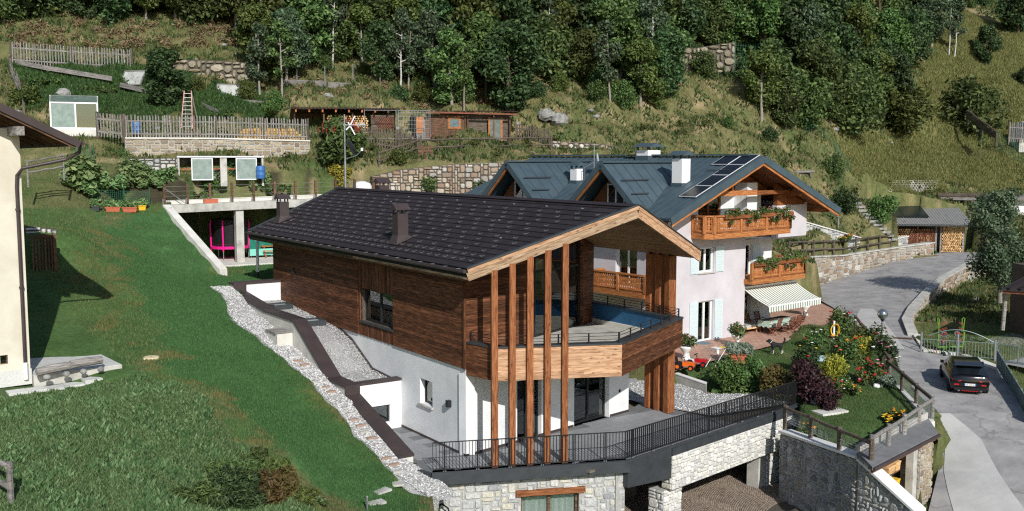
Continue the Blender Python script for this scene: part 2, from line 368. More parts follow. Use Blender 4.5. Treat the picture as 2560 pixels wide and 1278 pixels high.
for t_ in (0, .25, .5, .75, 1.0):
    for o_, dz_ in ((.35, .35), (1.2, .45), (2.2, .3)):
        CP.append((-21.75+4.75*t_-.69*o_, 62-4.5*t_-.72*o_, 8.5-3.55*t_-dz_))
CP += [(0,10,1),(-25,12,2.5),(25,12,-2),(40,30,-2.5),(45,50,0),(60,80,5),(-50,40,5),(-60,70,14),(80,110,14),(100,140,32),(-60,100,32),(0,160,60),(100,190,60),(-60,160,64),(140,100,8),(60,190,70)]
CP = np.array(CP)
def field(x, y):
    """moving least squares over the surveyed points"""
    x = np.asarray(x, float).ravel(); y = np.asarray(y, float).ravel(); out = np.empty_like(x)
    for i in range(0, len(x), 4000):
        X = x[i:i+4000, None]; Yy = y[i:i+4000, None]
        dx = CP[None, :, 0]-X; dy = CP[None, :, 1]-Yy; d2 = dx*dx+dy*dy
        w = 1/(d2+.6)**2; w = w/w.sum(1, keepdims=True)
        ex = (w*dx).sum(1); ey = (w*dy).sum(1); z0 = (w*CP[None, :, 2]).sum(1)
        ax = dx-ex[:, None]; ay = dy-ey[:, None]; az = CP[None, :, 2]-z0[:, None]
        lam = 2.0
        sxx = (w*ax*ax).sum(1)+lam; syy = (w*ay*ay).sum(1)+lam; sxy = (w*ax*ay).sum(1); sxz = (w*ax*az).sum(1); syz = (w*ay*az).sum(1)
        det = sxx*syy-sxy*sxy; gx = (sxz*syy-syz*sxy)/det; gy = (syz*sxx-sxz*sxy)/det
        out[i:i+4000] = z0-gx*ex-gy*ey
    return out
def inpoly(x, y, P):
    x = np.asarray(x); y = np.asarray(y); c = np.zeros(x.shape, bool); n = len(P)
    for i in range(n):
        x1, y1 = P[i][0], P[i][1]; x2, y2 = P[(i+1) % n][0], P[(i+1) % n][1]
        if y1 == y2: continue
        c ^= ((y1 > y) != (y2 > y)) & (x < (x2-x1)*(y-y1)/(y2-y1)+x1)
    return c
# road ribbon: left and right edge (px, py, z)
ROAD = [((2300,1420,-3.6),(2760,1420,-3.2)),((2318,1290,-2.8),(2640,1290,-2.4)),((2345,1180,-2.0),(2600,1180,-1.4)),((2362,1100,-1.1),(2575,1100,-.7)),((2345,1035,-.35),(2560,1030,-.25)),
 ((2295,985,-.05),(2535,985,-.1)),((2262,945,.1),(2505,930,0)),((2240,905,.3),(2400,890,.15)),((2215,870,.5),(2310,880,.3)),((2180,835,.65),(2285,842,.55)),((2120,800,.75),(2270,805,.85)),((2085,770,.78),(2285,775,.95)),
 ((2040,745,.85),(2320,735,1.25)),((2010,728,.95),(2360,700,1.65)),((2110,694,1.3),(2410,672,2.0)),((2230,655,1.9),(2440,655,2.3)),((2330,638,2.3),(2460,642,2.5)),((2350,630,2.4),(2480,632,2.6))]
ROADV = [(atz(*a), atz(*b)) for a, b in ROAD]
road_poly = [a for a, b in ROADV]+[b for a, b in reversed(ROADV)]
rp_arr = np.array([tuple(a.lerp(a2, u).lerp(b.lerp(b2, u), t)) for (a, b), (a2, b2) in zip(ROADV[:-1], ROADV[1:]) for u in (0, .25, .5, .75) for t in (0, .2, .4, .6, .8, 1)])
YARD = [(-2.55,10),(-2.55,34.9),tuple(hw(-1.7,-.6))[:2],tuple(hw(-.6,.2))[:2],tuple(hw(0.3,.9))[:2],tuple(hw(0.3,18))[:2],tuple(hw(9,18))[:2],tuple(hw(9,6))[:2],tuple(hw(17,5))[:2],tuple(hw(17.2,-1.6))[:2],(12.5,42.6),(13.95,37.9),(15.4,35.6),(15.6,34),(13,10)]
BACK = [tuple(hw(-2.2,19.2))[:2],(-17.0,57.9),(-21.4,62.3),(-21.4,68),(4,76),(2,62),tuple(hw(11,21))[:2]]
PATIO = [(8.15,49.4),(15.9,57.4),(22.05,67.02),(23.9,71.5),(24.3,75.5),tuple(h2(14.2,4))[:2],tuple(h2(14.2,19))[:2],tuple(h2(0,19))[:2],tuple(h2(0,8))[:2],(3.5,57),(4.5,53)]
GRAVEL_R = [tuple(hw(9,6))[:2],tuple(hw(9,12))[:2],tuple(hw(17,13))[:2],(8.2,49.7),(12.6,47.4),tuple(hw(17,-1.5))[:2],tuple(hw(17,5))[:2]]
BLOCK = [tuple(hw(-2.2,.4))[:2],tuple(hw(-2.2,19))[:2],tuple(hw(.3,19))[:2],tuple(hw(.3,.4))[:2]]
GAR2 = [(13.55,37.5),(13.1,36.5),(13.6,34.5),(18.6,39.5),(17.9,42.6),(17.3,42.4)]
fx = np.arange(-40, 62, .4); fy = np.arange(22, 124, .4)
XS = np.concatenate([np.arange(-120, -40, 3.), fx, np.arange(62, 160, 3.)]); YS = np.concatenate([np.arange(2, 22, 2.), fy, np.arange(124, 230, 2.5)])
GX, GY = np.meshgrid(XS, YS); NX, NY = len(XS), len(YS)
gx, gy = GX.ravel(), GY.ravel()
gz = field(gx, gy)
far = np.clip((gy-104)/20, 0, 1); lat = np.clip((np.abs(gx-11)-51)/20, 0, 1)
nz = np.array([mnoise.fractal(Vector((x*.22, y*.22, 3.1)), 1.0, 2.0, 4) for x, y in zip(gx, gy)])
hill = np.clip((gy-66)/12, 0, 1)*np.clip((gz-9.5)/3, 0, 1)
gz = gz+nz*(.10+.75*hill)
def pad(P, z): 
    m = inpoly(gx, gy, P); gz[m] = z
pad(YARD, -3.5); pad(BACK, 4.5); pad(GRAVEL_R, -.12); pad(PATIO, .5); pad(BLOCK, -.6); pad(GAR2, -2.7)
m = inpoly(gx, gy, road_poly); idx = np.where(m)[0]
d2 = (gx[idx, None]-rp_arr[None, :, 0])**2+(gy[idx, None]-rp_arr[None, :, 1])**2; w_ = 1/(d2+.05)**2
gz[idx] = (w_*rp_arr[None, :, 2]).sum(1)/w_.sum(1)-.2
# cut for the road retaining wall, and the lower garden right of the kerb
cut = [(p.x, p.y-.3) for p in (atz(1975,738,.85), *[a for a, b in ROADV[13:17]])]; cutz = [.8, .9, 1.25, 1.85, 2.25]
mm = inpoly(gx, gy, cut+[(x+.1, y+1.05) for x, y in reversed(cut)]); ii_ = np.where(mm)[0]
gz[ii_] = np.interp(gx[ii_], [c[0] for c in cut], cutz)-.25
ko = [(b.x+.0, b.y-.0) for a, b in ROADV[9:17]]
mm = inpoly(gx, gy, ko+[(52, 92), (52, 50), (ko[0][0]+1.5, ko[0][1]-3)]); gz[mm] = np.minimum(gz[mm], .15+.02*(gy[mm]-60).clip(0, 30))
ws_ = atz(2222, 632, 2.4); pad([(ws_.x-3.4, ws_.y-1.2), (ws_.x-1.0, ws_.y-2.4), (ws_.x+9.0, ws_.y-1.9), (ws_.x+9.3, ws_.y+3.0), (ws_.x-.8, ws_.y+3.9), (ws_.x-2.0, ws_.y+1.5)], 2.32)
GZ = gz.reshape(NY, NX)
def ground(x, y):
    i = min(max(np.searchsorted(XS, x)-1, 0), NX-2); j = min(max(np.searchsorted(YS, y)-1, 0), NY-2)
    tx = (x-XS[i])/(XS[i+1]-XS[i]); ty = (y-YS[j])/(YS[j+1]-YS[j])
    return float((GZ[j, i]*(1-tx)+GZ[j, i+1]*tx)*(1-ty)+(GZ[j+1, i]*(1-tx)+GZ[j+1, i+1]*tx)*ty)
def onground(px, py):
    """where the sight line through a photo pixel meets the ground"""
    r = ray(px, py); r = r/r.y; prev = None
    y = 24.0
    while y < 200:
        z = H+r.z*y; g = ground(r.x*y, y)
        if z < g:
            lo, hi = y-.25, y
            for _ in range(8):
                mid = (lo+hi)/2
                if H+r.z*mid < ground(r.x*mid, mid): hi = mid
                else: lo = mid
            return Vector((r.x*hi, hi, ground(r.x*hi, hi)))
        y += .25
    return Vector((r.x*150, 150, ground(r.x*150, 150)))
# colour of the soil cover, by where it grows
def topx(x, y, z):
    c, s = math.cos(PIT), math.sin(PIT); zz = z-H; d = y*c-zz*s; u = y*s+zz*c
    return 1280+F*x/d, 639-F*u/d
jit = 40
px_, py_ = topx(gx, gy, gz)
n1 = np.array([mnoise.noise(Vector((x*.5, y*.5, 9))) for x, y in zip(gx, gy)]); n2 = np.array([mnoise.noise(Vector((x*.5, y*.5, 29))) for x, y in zip(gx, gy)])
n5 = np.array([mnoise.noise(Vector((x*1.7, y*1.7, 49))) for x, y in zip(gx, gy)]); qx = px_+n1*50+n5*28; qy = py_+n2*40+n5*22
LAWN = [(265,535),(420,520),(470,580),(545,690),(720,640),(720,760),(560,720),(640,830),(760,945),(900,1125),(1040,1250),(960,1330),(820,1240),(560,985),(430,885),(330,760),(255,600)]
WEED = [(-200,985),(250,945),(440,955),(620,1120),(780,1300),(700,1500),(-400,1500),(-400,985)]
MEADOW = [(2050,330),(2140,440),(2150,480),(2600,480),(2800,300),(2700,0),(2300,60),(2300,330)]
GARDEN = [(1640,930),(1990,840),(2250,860),(2370,1030),(2180,1170),(1960,1120),(1750,1010)]
BED = [(420,500),(700,475),(860,440),(640,440),(300,455),(170,520)]
UPPER = [(20,160),(330,170),(640,240),(700,300),(250,300),(60,260)]
zone = np.zeros(len(gx), int)                 # 0 dry hillside
for k, P in ((6, UPPER), (3, MEADOW), (4, GARDEN), (2, WEED), (1, LAWN), (5, BED)): zone[inpoly(qx, qy, P)] = k
zone[(py_ > 1500) | (gy < 22)] = 2
ZC = np.array([srgb(110,108,72), srgb(72,106,62), srgb(82,104,66), srgb(112,116,74), srgb(76,100,58), srgb(70,66,50), srgb(72,82,50)])[:, :3]
gc = ZC[zone]
tan = np.array(srgb(156,138,106)[:3]); grn = np.array(srgb(76,92,52)[:3]); soil = np.array(srgb(96,82,60)[:3])
n3 = np.array([mnoise.fractal(Vector((x*.9, y*.9, 5)), 1, 2, 3) for x, y in zip(gx, gy)]); n4 = np.array([mnoise.fractal(Vector((x*.25, y*.25, 15)), 1, 2, 3) for x, y in zip(gx, gy)])
def blend(mask, col, t):
    t = np.clip(t, 0, 1)*mask; gc[:] = gc*(1-t[:, None])+col*t[:, None]
hz = (zone == 0).astype(float)
blend(hz, grn, (n4+.15)*1.6+(n3)*.8); blend(hz*(gy > 64), tan, (n3-.12)*2.2)
leftslope = hz*(py_ > 520)*(px_ < 700); blend(leftslope, np.array(srgb(78,106,60)[:3]), .95+n4*.3)
dry = [(360,880),(470,915),(560,985),(700,1150),(780,1290),(650,1220),(520,1060),(420,950),(330,905)]
blend(inpoly(px_+n1*60, py_+n2*50, dry).astype(float), tan, -.2+n3*1.6)
dry2 = [(600,790),(720,880),(800,960),(900,1100),(1040,1230),(1000,1240),(850,1090),(740,950),(650,850)]
blend(inpoly(px_+n1*20, py_+n2*20, dry2).astype(float), np.array(srgb(104,116,60)[:3]), .3+n3*1.0)
dry3 = [(200,560),(330,540),(320,700),(300,860),(180,720)]
blend(inpoly(px_+n1*60, py_+n2*50, dry3).astype(float), tan, -.3+n3*1.2)
blend((zone == 3).astype(float), np.array(srgb(88,96,56)[:3]), n4*1.4+n3*.8+.1); blend((zone == 3).astype(float), np.array(srgb(136,126,88)[:3]), n3*1.5-.15); blend((zone == 6).astype(float), soil, n3*1.8-.2); blend((zone == 2).astype(float), soil, n3*1.5-.5)
blend((zone == 4).astype(float), tan, n3*.9-.25)
terr_m, tn, tl, tb = nt('grassy_soil')
at_ = tn.new('ShaderNodeAttribute'); at_.attribute_name = 'cover'
ge = tn.new('ShaderNodeNewGeometry'); t1 = tn.new('ShaderNodeTexNoise'); t1.inputs['Scale'].default_value = 7; t1.inputs['Detail'].default_value = 8; t1.inputs['Roughness'].default_value = .75
tl.new(ge.outputs['Position'], t1.inputs['Vector'])
mr = tn.new('ShaderNodeMapRange'); mr.inputs['From Min'].default_value = .3; mr.inputs['From Max'].default_value = .7; mr.inputs['To Min'].default_value = .62; mr.inputs['To Max'].default_value = 1.35
t2 = tn.new('ShaderNodeTexNoise'); t2.inputs['Scale'].default_value = 1.1; t2.inputs['Detail'].default_value = 9; t2.inputs['Roughness'].default_value = .8; tl.new(ge.outputs['Position'], t2.inputs['Vector'])
t3 = tn.new('ShaderNodeMath'); t3.operation = 'ADD'; tl.new(t1.outputs['Fac'], t3.inputs[0]); tl.new(t2.outputs['Fac'], t3.inputs[1]); t4 = tn.new('ShaderNodeMath'); t4.operation = 'MULTIPLY'; t4.inputs[1].default_value = .5; tl.new(t3.outputs[0], t4.inputs[0])
mr.inputs['From Min'].default_value = .36; mr.inputs['From Max'].default_value = .64; mr.inputs['To Min'].default_value = .5; mr.inputs['To Max'].default_value = 1.45
tl.new(t4.outputs[0], mr.inputs['Value']); hs = tn.new('ShaderNodeHueSaturation'); tl.new(mr.outputs[0], hs.inputs['Value']); tl.new(at_.outputs['Color'], hs.inputs['Color'])
tl.new(hs.outputs[0], tb.inputs['Base Color']); tb.inputs['Roughness'].default_value = .95; tb.inputs['Specular IOR Level'].default_value = .1
bp = tn.new('ShaderNodeBump'); bp.inputs['Strength'].default_value = .9; bp.inputs['Distance'].default_value = .08; tl.new(t1.outputs['Fac'], bp.inputs['Height']); tl.new(bp.outputs[0], tb.inputs['Normal'])
ii = np.arange(NX*NY).reshape(NY, NX)
quads = np.stack([ii[:-1, :-1], ii[:-1, 1:], ii[1:, 1:], ii[1:, :-1]], -1).reshape(-1, 4)
me = numpy_mesh('ground', np.stack([gx, gy, gz], 1), quads, terr_m, 4)
ca = me.color_attributes.new('cover', 'FLOAT_COLOR', 'POINT'); ca.data.foreach_set('color', np.concatenate([gc, np.ones((len(gc), 1))], 1).astype(np.float32).ravel())
me.polygons.foreach_set('use_smooth', np.ones(len(quads), bool))
struct(link('ground', me))

# ------------------------------------------------------------ road, patio, gravel
asphalt = mat('asphalt', [srgb(128,126,125), srgb(154,152,150), srgb(176,174,171)], .9, .95, .35, 45, fine=.25, world=True, detail=10, lo=.25, hi=.75)
_n, _l = asphalt.node_tree.nodes, asphalt.node_tree.links; _b = _n['Principled BSDF']; _src = _b.inputs['Base Color'].links[0].from_socket
_g = _n.new('ShaderNodeNewGeometry'); _w = _n.new('ShaderNodeTexNoise'); _w.inputs['Scale'].default_value = 1.3; _w.inputs['Detail'].default_value = 6; _l.new(_g.outputs['Position'], _w.inputs['Vector'])
_a = _n.new('ShaderNodeVectorMath'); _a.operation = 'MULTIPLY_ADD'; _l.new(_w.outputs['Color'], _a.inputs[0]); _a.inputs[1].default_value = (1.6, 1.6, 0); _l.new(_g.outputs['Position'], _a.inputs[2])
_v = _n.new('ShaderNodeTexVoronoi'); _v.feature = 'DISTANCE_TO_EDGE'; _v.inputs['Scale'].default_value = .3; _l.new(_a.outputs[0], _v.inputs['Vector'])
_r = ramp(_n, [(1, 1, 1), (0, 0, 0)], [.004, .014]); _l.new(_v.outputs['Distance'], _r.inputs['Fac']); _f = _n.new('ShaderNodeMath'); _f.operation = 'MULTIPLY'; _f.inputs[1].default_value = .32; _l.new(_r.outputs[0], _f.inputs[0])
_x = _n.new('ShaderNodeMixRGB'); _l.new(_f.outputs[0], _x.inputs[0]); _l.new(_src, _x.inputs[1]); _x.inputs[2].default_value = (.05, .05, .048, 1); _l.new(_x.outputs[0], _b.inputs['Base Color'])
rm = MB(); NS = 6
rows = []
for (a, b), (a2, b2) in zip(ROADV[:-1], ROADV[1:]):
    for k in range(5):
        t = k/5; rows.append((a.lerp(a2, t), b.lerp(b2, t)))
rows.append(ROADV[-1])
for i, (a, b) in enumerate(rows):
    for k in range(NS+1): rm.v.append(tuple(a.lerp(b, k/NS)+Vector((0, 0, .0))))
for i in range(len(rows)-1):
    for k in range(NS):
        o = i*(NS+1)+k; rm.f.append((o, o+1, o+NS+2, o+NS+1))
struct(rm.build('road', asphalt))
concm = mat('concrete_ramp', [srgb(172,171,167), srgb(192,191,187)], .8, .95, .3, 60, fine=.15, world=True)
def sheet(name, pts, m, lift=0, kind=True):
    o = MB().poly([Vector(p)+Vector((0, 0, lift)) for p in pts]).build(name, m)
    return struct(o) if kind else o
def interp_sheet(name, rowsA, m, lift):
    """patch on the road between fractions of its width, following its surface"""
    b = MB(); nc = 4; cnt = 0
    for (i, f0, f1), (i2, g0, g1) in zip(rowsA[:-1], rowsA[1:]):
        for k in range(9):
            t = k/8; a = ROADV[i][0].lerp(ROADV[i2][0], t); c = ROADV[i][1].lerp(ROADV[i2][1], t); u0 = f0+(g0-f0)*t; u1 = f1+(g1-f1)*t
            if k == 8 and (i2, g0, g1) != rowsA[-1]: continue
            for j in range(nc+1): b.v.append(tuple(a.lerp(c, u0+(u1-u0)*j/nc)+Vector((0, 0, lift))))
            cnt += 1
    b.f = [(r*(nc+1)+j, r*(nc+1)+j+1, (r+1)*(nc+1)+j+1, (r+1)*(nc+1)+j) for r in range(cnt-1) for j in range(nc)]
    return struct(b.build(name, m))
interp_sheet('concrete_ramp', [(0,.35,.95),(1,.22,.8),(2,.06,.6),(3,.01,.44),(4,.01,.14)], concm, .025)
interp_sheet('concrete_patch', [(8,.02,.5),(9,.05,.55),(10,.14,.6),(11,.34,.5)], concm, .025)
paver = nt('patio_pavers'); pm, pn, pl, pb = paver
ge = pn.new('ShaderNodeNewGeometry'); mp = pn.new('ShaderNodeMapping'); mp.inputs['Rotation'].default_value = (0, 0, -A2); pl.new(ge.outputs['Position'], mp.inputs['Vector'])
bt = pn.new('ShaderNodeTexBrick'); bt.inputs['Scale'].default_value = 1; bt.inputs['Brick Width'].default_value = .42; bt.inputs['Row Height'].default_value = .21; bt.inputs['Mortar Size'].default_value = .012
bt.inputs['Color1'].default_value = srgb(172,132,112); bt.inputs['Color2'].default_value = srgb(192,154,132); bt.inputs['Mortar'].default_value = srgb(120,98,86)
pl.new(mp.outputs[0], bt.inputs['Vector']); pl.new(bt.outputs['Color'], pb.inputs['Base Color']); pb.inputs['Roughness'].default_value = .9
bpn = pn.new('ShaderNodeBump'); bpn.inputs['Strength'].default_value = .4; bpn.inputs['Distance'].default_value = .01; pl.new(bt.outputs['Fac'], bpn.inputs['Height']); bpn.invert = True; pl.new(bpn.outputs[0], pb.inputs['Normal'])
patio_pts = [atz(x, y, .7) for x, y in ((1688,928),(1760,908),(1960,856),(2090,800),(2092,775),(2055,748),(2020,730))]+[h2(13.5,4,.7),h2(13.5,2,.7),h2(0,2,.7),h2(-2,0,.7),h2(-2.4,-3,.7)]
sheet('patio', patio_pts, pm)
gravel_m = mat('pale_gravel', [srgb(112,112,111), srgb(160,160,158), srgb(196,196,194)], 28, .95, 1.0, 30, world=True, lo=.35, hi=.62, detail=3)
# gravel by the terrace, and strip of gravel down the lawn side
sheet('gravel_bed', [hw(11.2,2.6,-.005),hw(12.2,-.9,-.005),hw(16.9,-1.4,-.005),(12.7,47.6,-.005),tuple(atz(1765,985,-.005)),tuple(atz(1700,945,-.005)),hw(12,14,-.005),hw(10.9,14,-.005)], gravel_m)
STRIP = [(19.6,-2.6,-3.6,4.68),(18,-2.6,-3.65,4.38),(15,-2.6,-4.1,3.72),(13.2,-2.6,-4.35,3.38),(11,-2.6,-4.0,2.97),(8.2,-2.6,-3.6,2.36),(5.4,-2.6,-3.5,1.69),(3.6,-2.6,-3.45,1.16),(2.1,-2.6,-3.45,.71),(.4,-2.35,-3.4,.18),(-.9,-1.95,-3.15,-.18),(-1.7,-1.75,-2.9,-.42),(-2.2,-1.9,-2.6,-.6)]
sb = MB(); NW = 5
def strip_at(l):
    for a, b in zip(STRIP[:-1], STRIP[1:]):
        if a[0] >= l >= b[0]:
            t = (a[0]-l)/(a[0]-b[0]); return tuple(a[i]*(1-t)+b[i]*t for i in range(4))
    return STRIP[-1]
srows = [strip_at(19.6-k*21.8/90) for k in range(91)]
for k, (l, w0, w1, z) in enumerate(srows):
    wob = .05*math.sin(k*.5)+.04*math.sin(k*1.3+1)
    for i in range(NW+1):
        t = i/NW; w = w0*(1-t)+(w1+wob)*t; p = hw(w, l, z); g = ground(p.x, p.y)
        zz = max(z, g+.03) if i < NW else g+.0
        sb.v.append((p.x, p.y, zz+random.uniform(0, .03)))
for k in range(90):
    for i in range(NW):
        o = k*(NW+1)+i; sb.f.append((o, o+1, o+NW+2, o+NW+1))
struct(sb.build('gravel_path', gravel_m))
# ------------------------------------------------------------ builders for walls
def panel(name, frame, x0, x1, z0, z1, holes, th, m, parent):
    """wall in its own frame (x along, z up, outer face at y=0, body towards +y) with openings"""
    xs = sorted({x0, x1, *[h[0] for h in holes], *[h[1] for h in holes]}); zs = sorted({z0, z1, *[h[2] for h in holes], *[h[3] for h in holes]})
    solid = lambda i, j: 0 <= i < len(xs)-1 and 0 <= j < len(zs)-1 and not any(h[0] <= (xs[i]+xs[i+1])/2 <= h[1] and h[2] <= (zs[j]+zs[j+1])/2 <= h[3] for h in holes)
    b = MB()
    for i in range(len(xs)-1):
        for j in range(len(zs)-1):
            if not solid(i, j): continue
            a, c, d, e = xs[i], xs[i+1], zs[j], zs[j+1]
            b.poly([(a,0,d),(c,0,d),(c,0,e),(a,0,e)]); b.poly([(c,th,d),(a,th,d),(a,th,e),(c,th,e)])
            if not solid(i-1, j): b.poly([(a,th,d),(a,0,d),(a,0,e),(a,th,e)])
            if not solid(i+1, j): b.poly([(c,0,d),(c,th,d),(c,th,e),(c,0,e)])
            if not solid(i, j-1): b.poly([(a,th,d),(c,th,d),(c,0,d),(a,0,d)])
            if not solid(i, j+1): b.poly([(a,0,e),(c,0,e),(c,th,e),(a,th,e)])
    o = b.build(name, m, parent); o.matrix_local = frame; return o
def fr(p, ang): return Matrix.Translation(p) @ Matrix.Rotation(ang, 4, 'Z')
def line_frame(a, b, z=0):
    """frame whose x runs a->b; outer face (y=0) looks to the right-hand side of a->b"""
    return fr((a[0], a[1], z), math.atan2(b[1]-a[1], b[0]-a[0]))
def window(parent, frame, x0, x1, z0, z1, rec, fm, n=2, bar=.07, name='window', curtain=True, sill=None, glass=None, room=.9):
    w = MB(); d0, d1 = rec, rec+.08
    w.box(x0, x0+bar, d0, d1, z0, z1); w.box(x1-bar, x1, d0, d1, z0, z1)
    w.box(x0+bar, x1-bar, d0, d1, z0, z0+bar); w.box(x0+bar, x1-bar, d0, d1, z1-bar, z1)
    for k in range(1, n):
        xm = x0+(x1-x0)*k/n; w.box(xm-bar*.6, xm+bar*.6, d0-.01, d1-.003, z0+bar, z1-bar)
    o = w.build(name, fm, parent); o.matrix_local = frame
    for k in range(n):
        a = x0+(x1-x0)*k/n+bar*.7; c = x0+(x1-x0)*(k+1)/n-bar*.7
        MB().box(a, c, d0+.04, d0+.05, z0+bar, z1-bar).build('pane', glass or K['glass'], o)
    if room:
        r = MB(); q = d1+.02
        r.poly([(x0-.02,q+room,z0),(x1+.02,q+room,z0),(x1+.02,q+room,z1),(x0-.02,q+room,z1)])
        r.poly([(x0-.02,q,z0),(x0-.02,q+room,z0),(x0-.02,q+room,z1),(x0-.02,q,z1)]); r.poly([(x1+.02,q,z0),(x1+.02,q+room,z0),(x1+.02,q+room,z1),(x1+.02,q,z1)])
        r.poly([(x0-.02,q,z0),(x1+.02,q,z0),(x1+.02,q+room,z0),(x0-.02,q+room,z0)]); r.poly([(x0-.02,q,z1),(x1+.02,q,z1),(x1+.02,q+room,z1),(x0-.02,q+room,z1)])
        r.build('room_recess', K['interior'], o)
    if curtain:
        c = MB(); k = 26; W_ = (x1-x0-2*bar)
        for seg in ((0, .34), (.66, 1)) if curtain == 2 else ((0, 1),):
            a0 = x0+bar+W_*seg[0]; a1 = x0+bar+W_*seg[1]; N = len(c.v)
            for i in range(k+1):
                xx = a0+(a1-a0)*i/k; yy = d1+.12+.05*math.sin(i*1.9)
                c.v += [(xx, yy, z0+.06), (xx, yy, z1-.05)]
            c.f += [(N+2*i, N+2*i+2, N+2*i+3, N+2*i+1) for i in range(k)]
        c.build('curtain', K['curtain'], o)
    if sill: MB().box(x0-.06, x1+.06, -.09, rec+.02, z0-.07, z0-.004).build('sill', sill, o)
    return o
def pack(L, Hh, cell, rng, wmax=5, hmax=3):
    nx, nz = max(1, round(L/cell)), max(1, round(Hh/cell)); occ = [[False]*nx for _ in range(nz)]; out = []
    for j in range(nz):
        for i in range(nx):
            if occ[j][i]: continue
            h = rng.choice([1, 1, 2, 2, 2, 3][:3+hmax]) if hmax > 1 else 1
            w = rng.choice([1, 2, 2, 3, 3, 4, 5][:2+wmax]); w = max(w, 1 if h == 1 else 1)
            if h == 1 and w == 1: w = 2
            h = min(h, hmax, nz-j); w = min(w, nx-i)
            k = 0
            while k < w and not occ[j][i+k]: k += 1
            w = k
            for jj in range(j, j+h):
                if any(occ[jj][i:i+w]): h = jj-j; break
            h = max(h, 1)
            for jj in range(j, j+h):
                for k in range(i, i+w): occ[jj][k] = True
            out.append((i*L/nx, (i+w)*L/nx, j*Hh/nz, (j+h)*Hh/nz))
    return out
def stones(parent, frame, L, z0, z1, m, cell=.14, depth=.06, rough=.25, gap=.012, top=None, bot=None, holes=(), seed=1, limit=300, curve=None, wmax=5, hmax=3, name='stone', px=None):
    """a masonry face of separate stones, proud of the wall plane (towards -y of frame)"""
    rng = random.Random(seed); made = 0; rest = MB()
    for (a, b, c, d) in pack(L, z1-z0, cell, rng, wmax, hmax):
        c += z0; d += z0; xm = (a+b)/2
        if top:
            tm = top(xm)
            if c > tm-.05: continue
            d = min(d, max(tm-.005, c+.04))
        if bot and d < bot(xm)-.02: continue
        if any(h[0]-.02 < xm < h[1]+.02 and h[2]-.02 < (c+d)/2 < h[3]+.02 for h in holes): continue
        for h in holes:
            if c < h[3] and d > h[2]:
                if a < h[0] < b: b = h[0]
                if a < h[1] < b: a = h[1]
        w, hh = b-a, d-c
        if w < .05 or hh < .03: continue
        g = gap; j = rough*min(w, hh)*.5
        rj = lambda: rng.uniform(0, j)
        ch = min(w, hh)*(.12+rough*.3)
        if rough >= .4:
            out = []
            for k8 in range(8):
                t8 = 2*math.pi*(k8+.5)/8+math.pi; ct, s8 = math.cos(t8), math.sin(t8); e8 = 5.5 if rough < .55 else 3.6; q8 = (abs(ct)**e8+abs(s8)**e8)**(-1/e8)*rng.uniform(.90, 1.03); out.append(((a+b)/2+(w/2-g)*ct*q8, (c+d)/2+(hh/2-g)*s8*q8))
        else: out = [(a+g+ch, c+g+rj()*.5), (b-g-ch, c+g+rj()*.5), (b-g-rj()*.5, c+g+ch), (b-g-rj()*.5, d-g-ch), (b-g-ch, d-g-rj()*.5), (a+g+ch, d-g-rj()*.5), (a+g+rj()*.5, d-g-ch), (a+g+rj()*.5, c+g+ch)]
        dp = depth*rng.uniform(.6, 1.25); ins = min(.02+rough*.06, min(w, hh)*.2)
        cx, cz = (a+b)/2, (c+d)/2
        vs = [(x-cx, .02, z-cz) for x, z in out]
        for x, z in out:
            fx_ = (x-cx)*(1-2*ins/w); fz_ = (z-cz)*(1-2*ins/hh); vs.append((fx_, -dp*rng.uniform(.8, 1.1), fz_))
        vs.append((rng.uniform(-.1, .1)*w, -dp*rng.uniform(1.0, 1.25), rng.uniform(-.1, .1)*hh))
        fs = [(i, (i+1) % 8, (i+1) % 8+8, i+8) for i in range(8)]+[(i+8, (i+1) % 8+8, 16) for i in range(8)]
        if curve: loc = curve(cx, cz)
        else: loc = frame @ Matrix.Translation((cx, 0, cz))
        if made < limit:
            o = MB().add(vs, fs).build(name, m, parent); o.matrix_local = loc; made += 1
        else: rest.add([loc @ Vector(v) for v in vs], fs)
    if rest.v: stuff(rest.build('smaller_stones', m, parent))
    return made
STONE = dict(
 ashlar=stonemat('pale_grey_masonry', [srgb(148,151,152), srgb(184,186,184), srgb(194,194,190), srgb(172,177,181), srgb(198,193,174), srgb(206,206,203)], .35),
 beamstone=stonemat('whitish_masonry', [srgb(206,205,198), srgb(226,224,217), srgb(190,190,186), srgb(222,218,206), srgb(232,231,226)], .3),
 rubble=stonemat('grey_rubble', [srgb(118,120,122), srgb(154,156,158), srgb(140,138,132), srgb(176,178,178), srgb(150,142,128)], .7),
 field=stonemat('mixed_fieldstone', [srgb(128,116,102), srgb(164,150,130), srgb(146,120,100), srgb(186,176,158), srgb(150,146,138), srgb(206,200,188)], .7),
 warm=stonemat('warm_fieldstone', [srgb(146,132,110), srgb(172,158,134), srgb(130,114,96), srgb(184,174,154), srgb(158,142,112)], .6),
 dry=stonemat('mossy_boulders', [srgb(112,106,90), srgb(150,142,122), srgb(96,90,74), srgb(172,164,144), srgb(134,122,96)], .8),
)
# ================================================================ MODERN HOUSE
house = thing('wooden_house', 'modern house with dark tiled gable roof, larch cladding and white ground floor', 'house', O1, A1)
EW, RW, RE = -.75, 5.2, 11.15
SL = .373
def zt(w): return 7.40+SL*(w-EW) if w <= RW else 7.40+SL*(RE-w)
def prow(w): return -1.4-(w-EW)/(RW-EW)*2.44 if w <= RW else -3.84+(w-RW)/(RE-RW)*2.7
def backl(w): return 21.5+1.24*(1-abs(w-RW)/(RW-EW))
# ---- ground floor white walls
white = K['white']
fl = line_frame((0, 20), (0, 0))            # left wall: x runs from back to front, looks to -w ... outer face on right-hand side
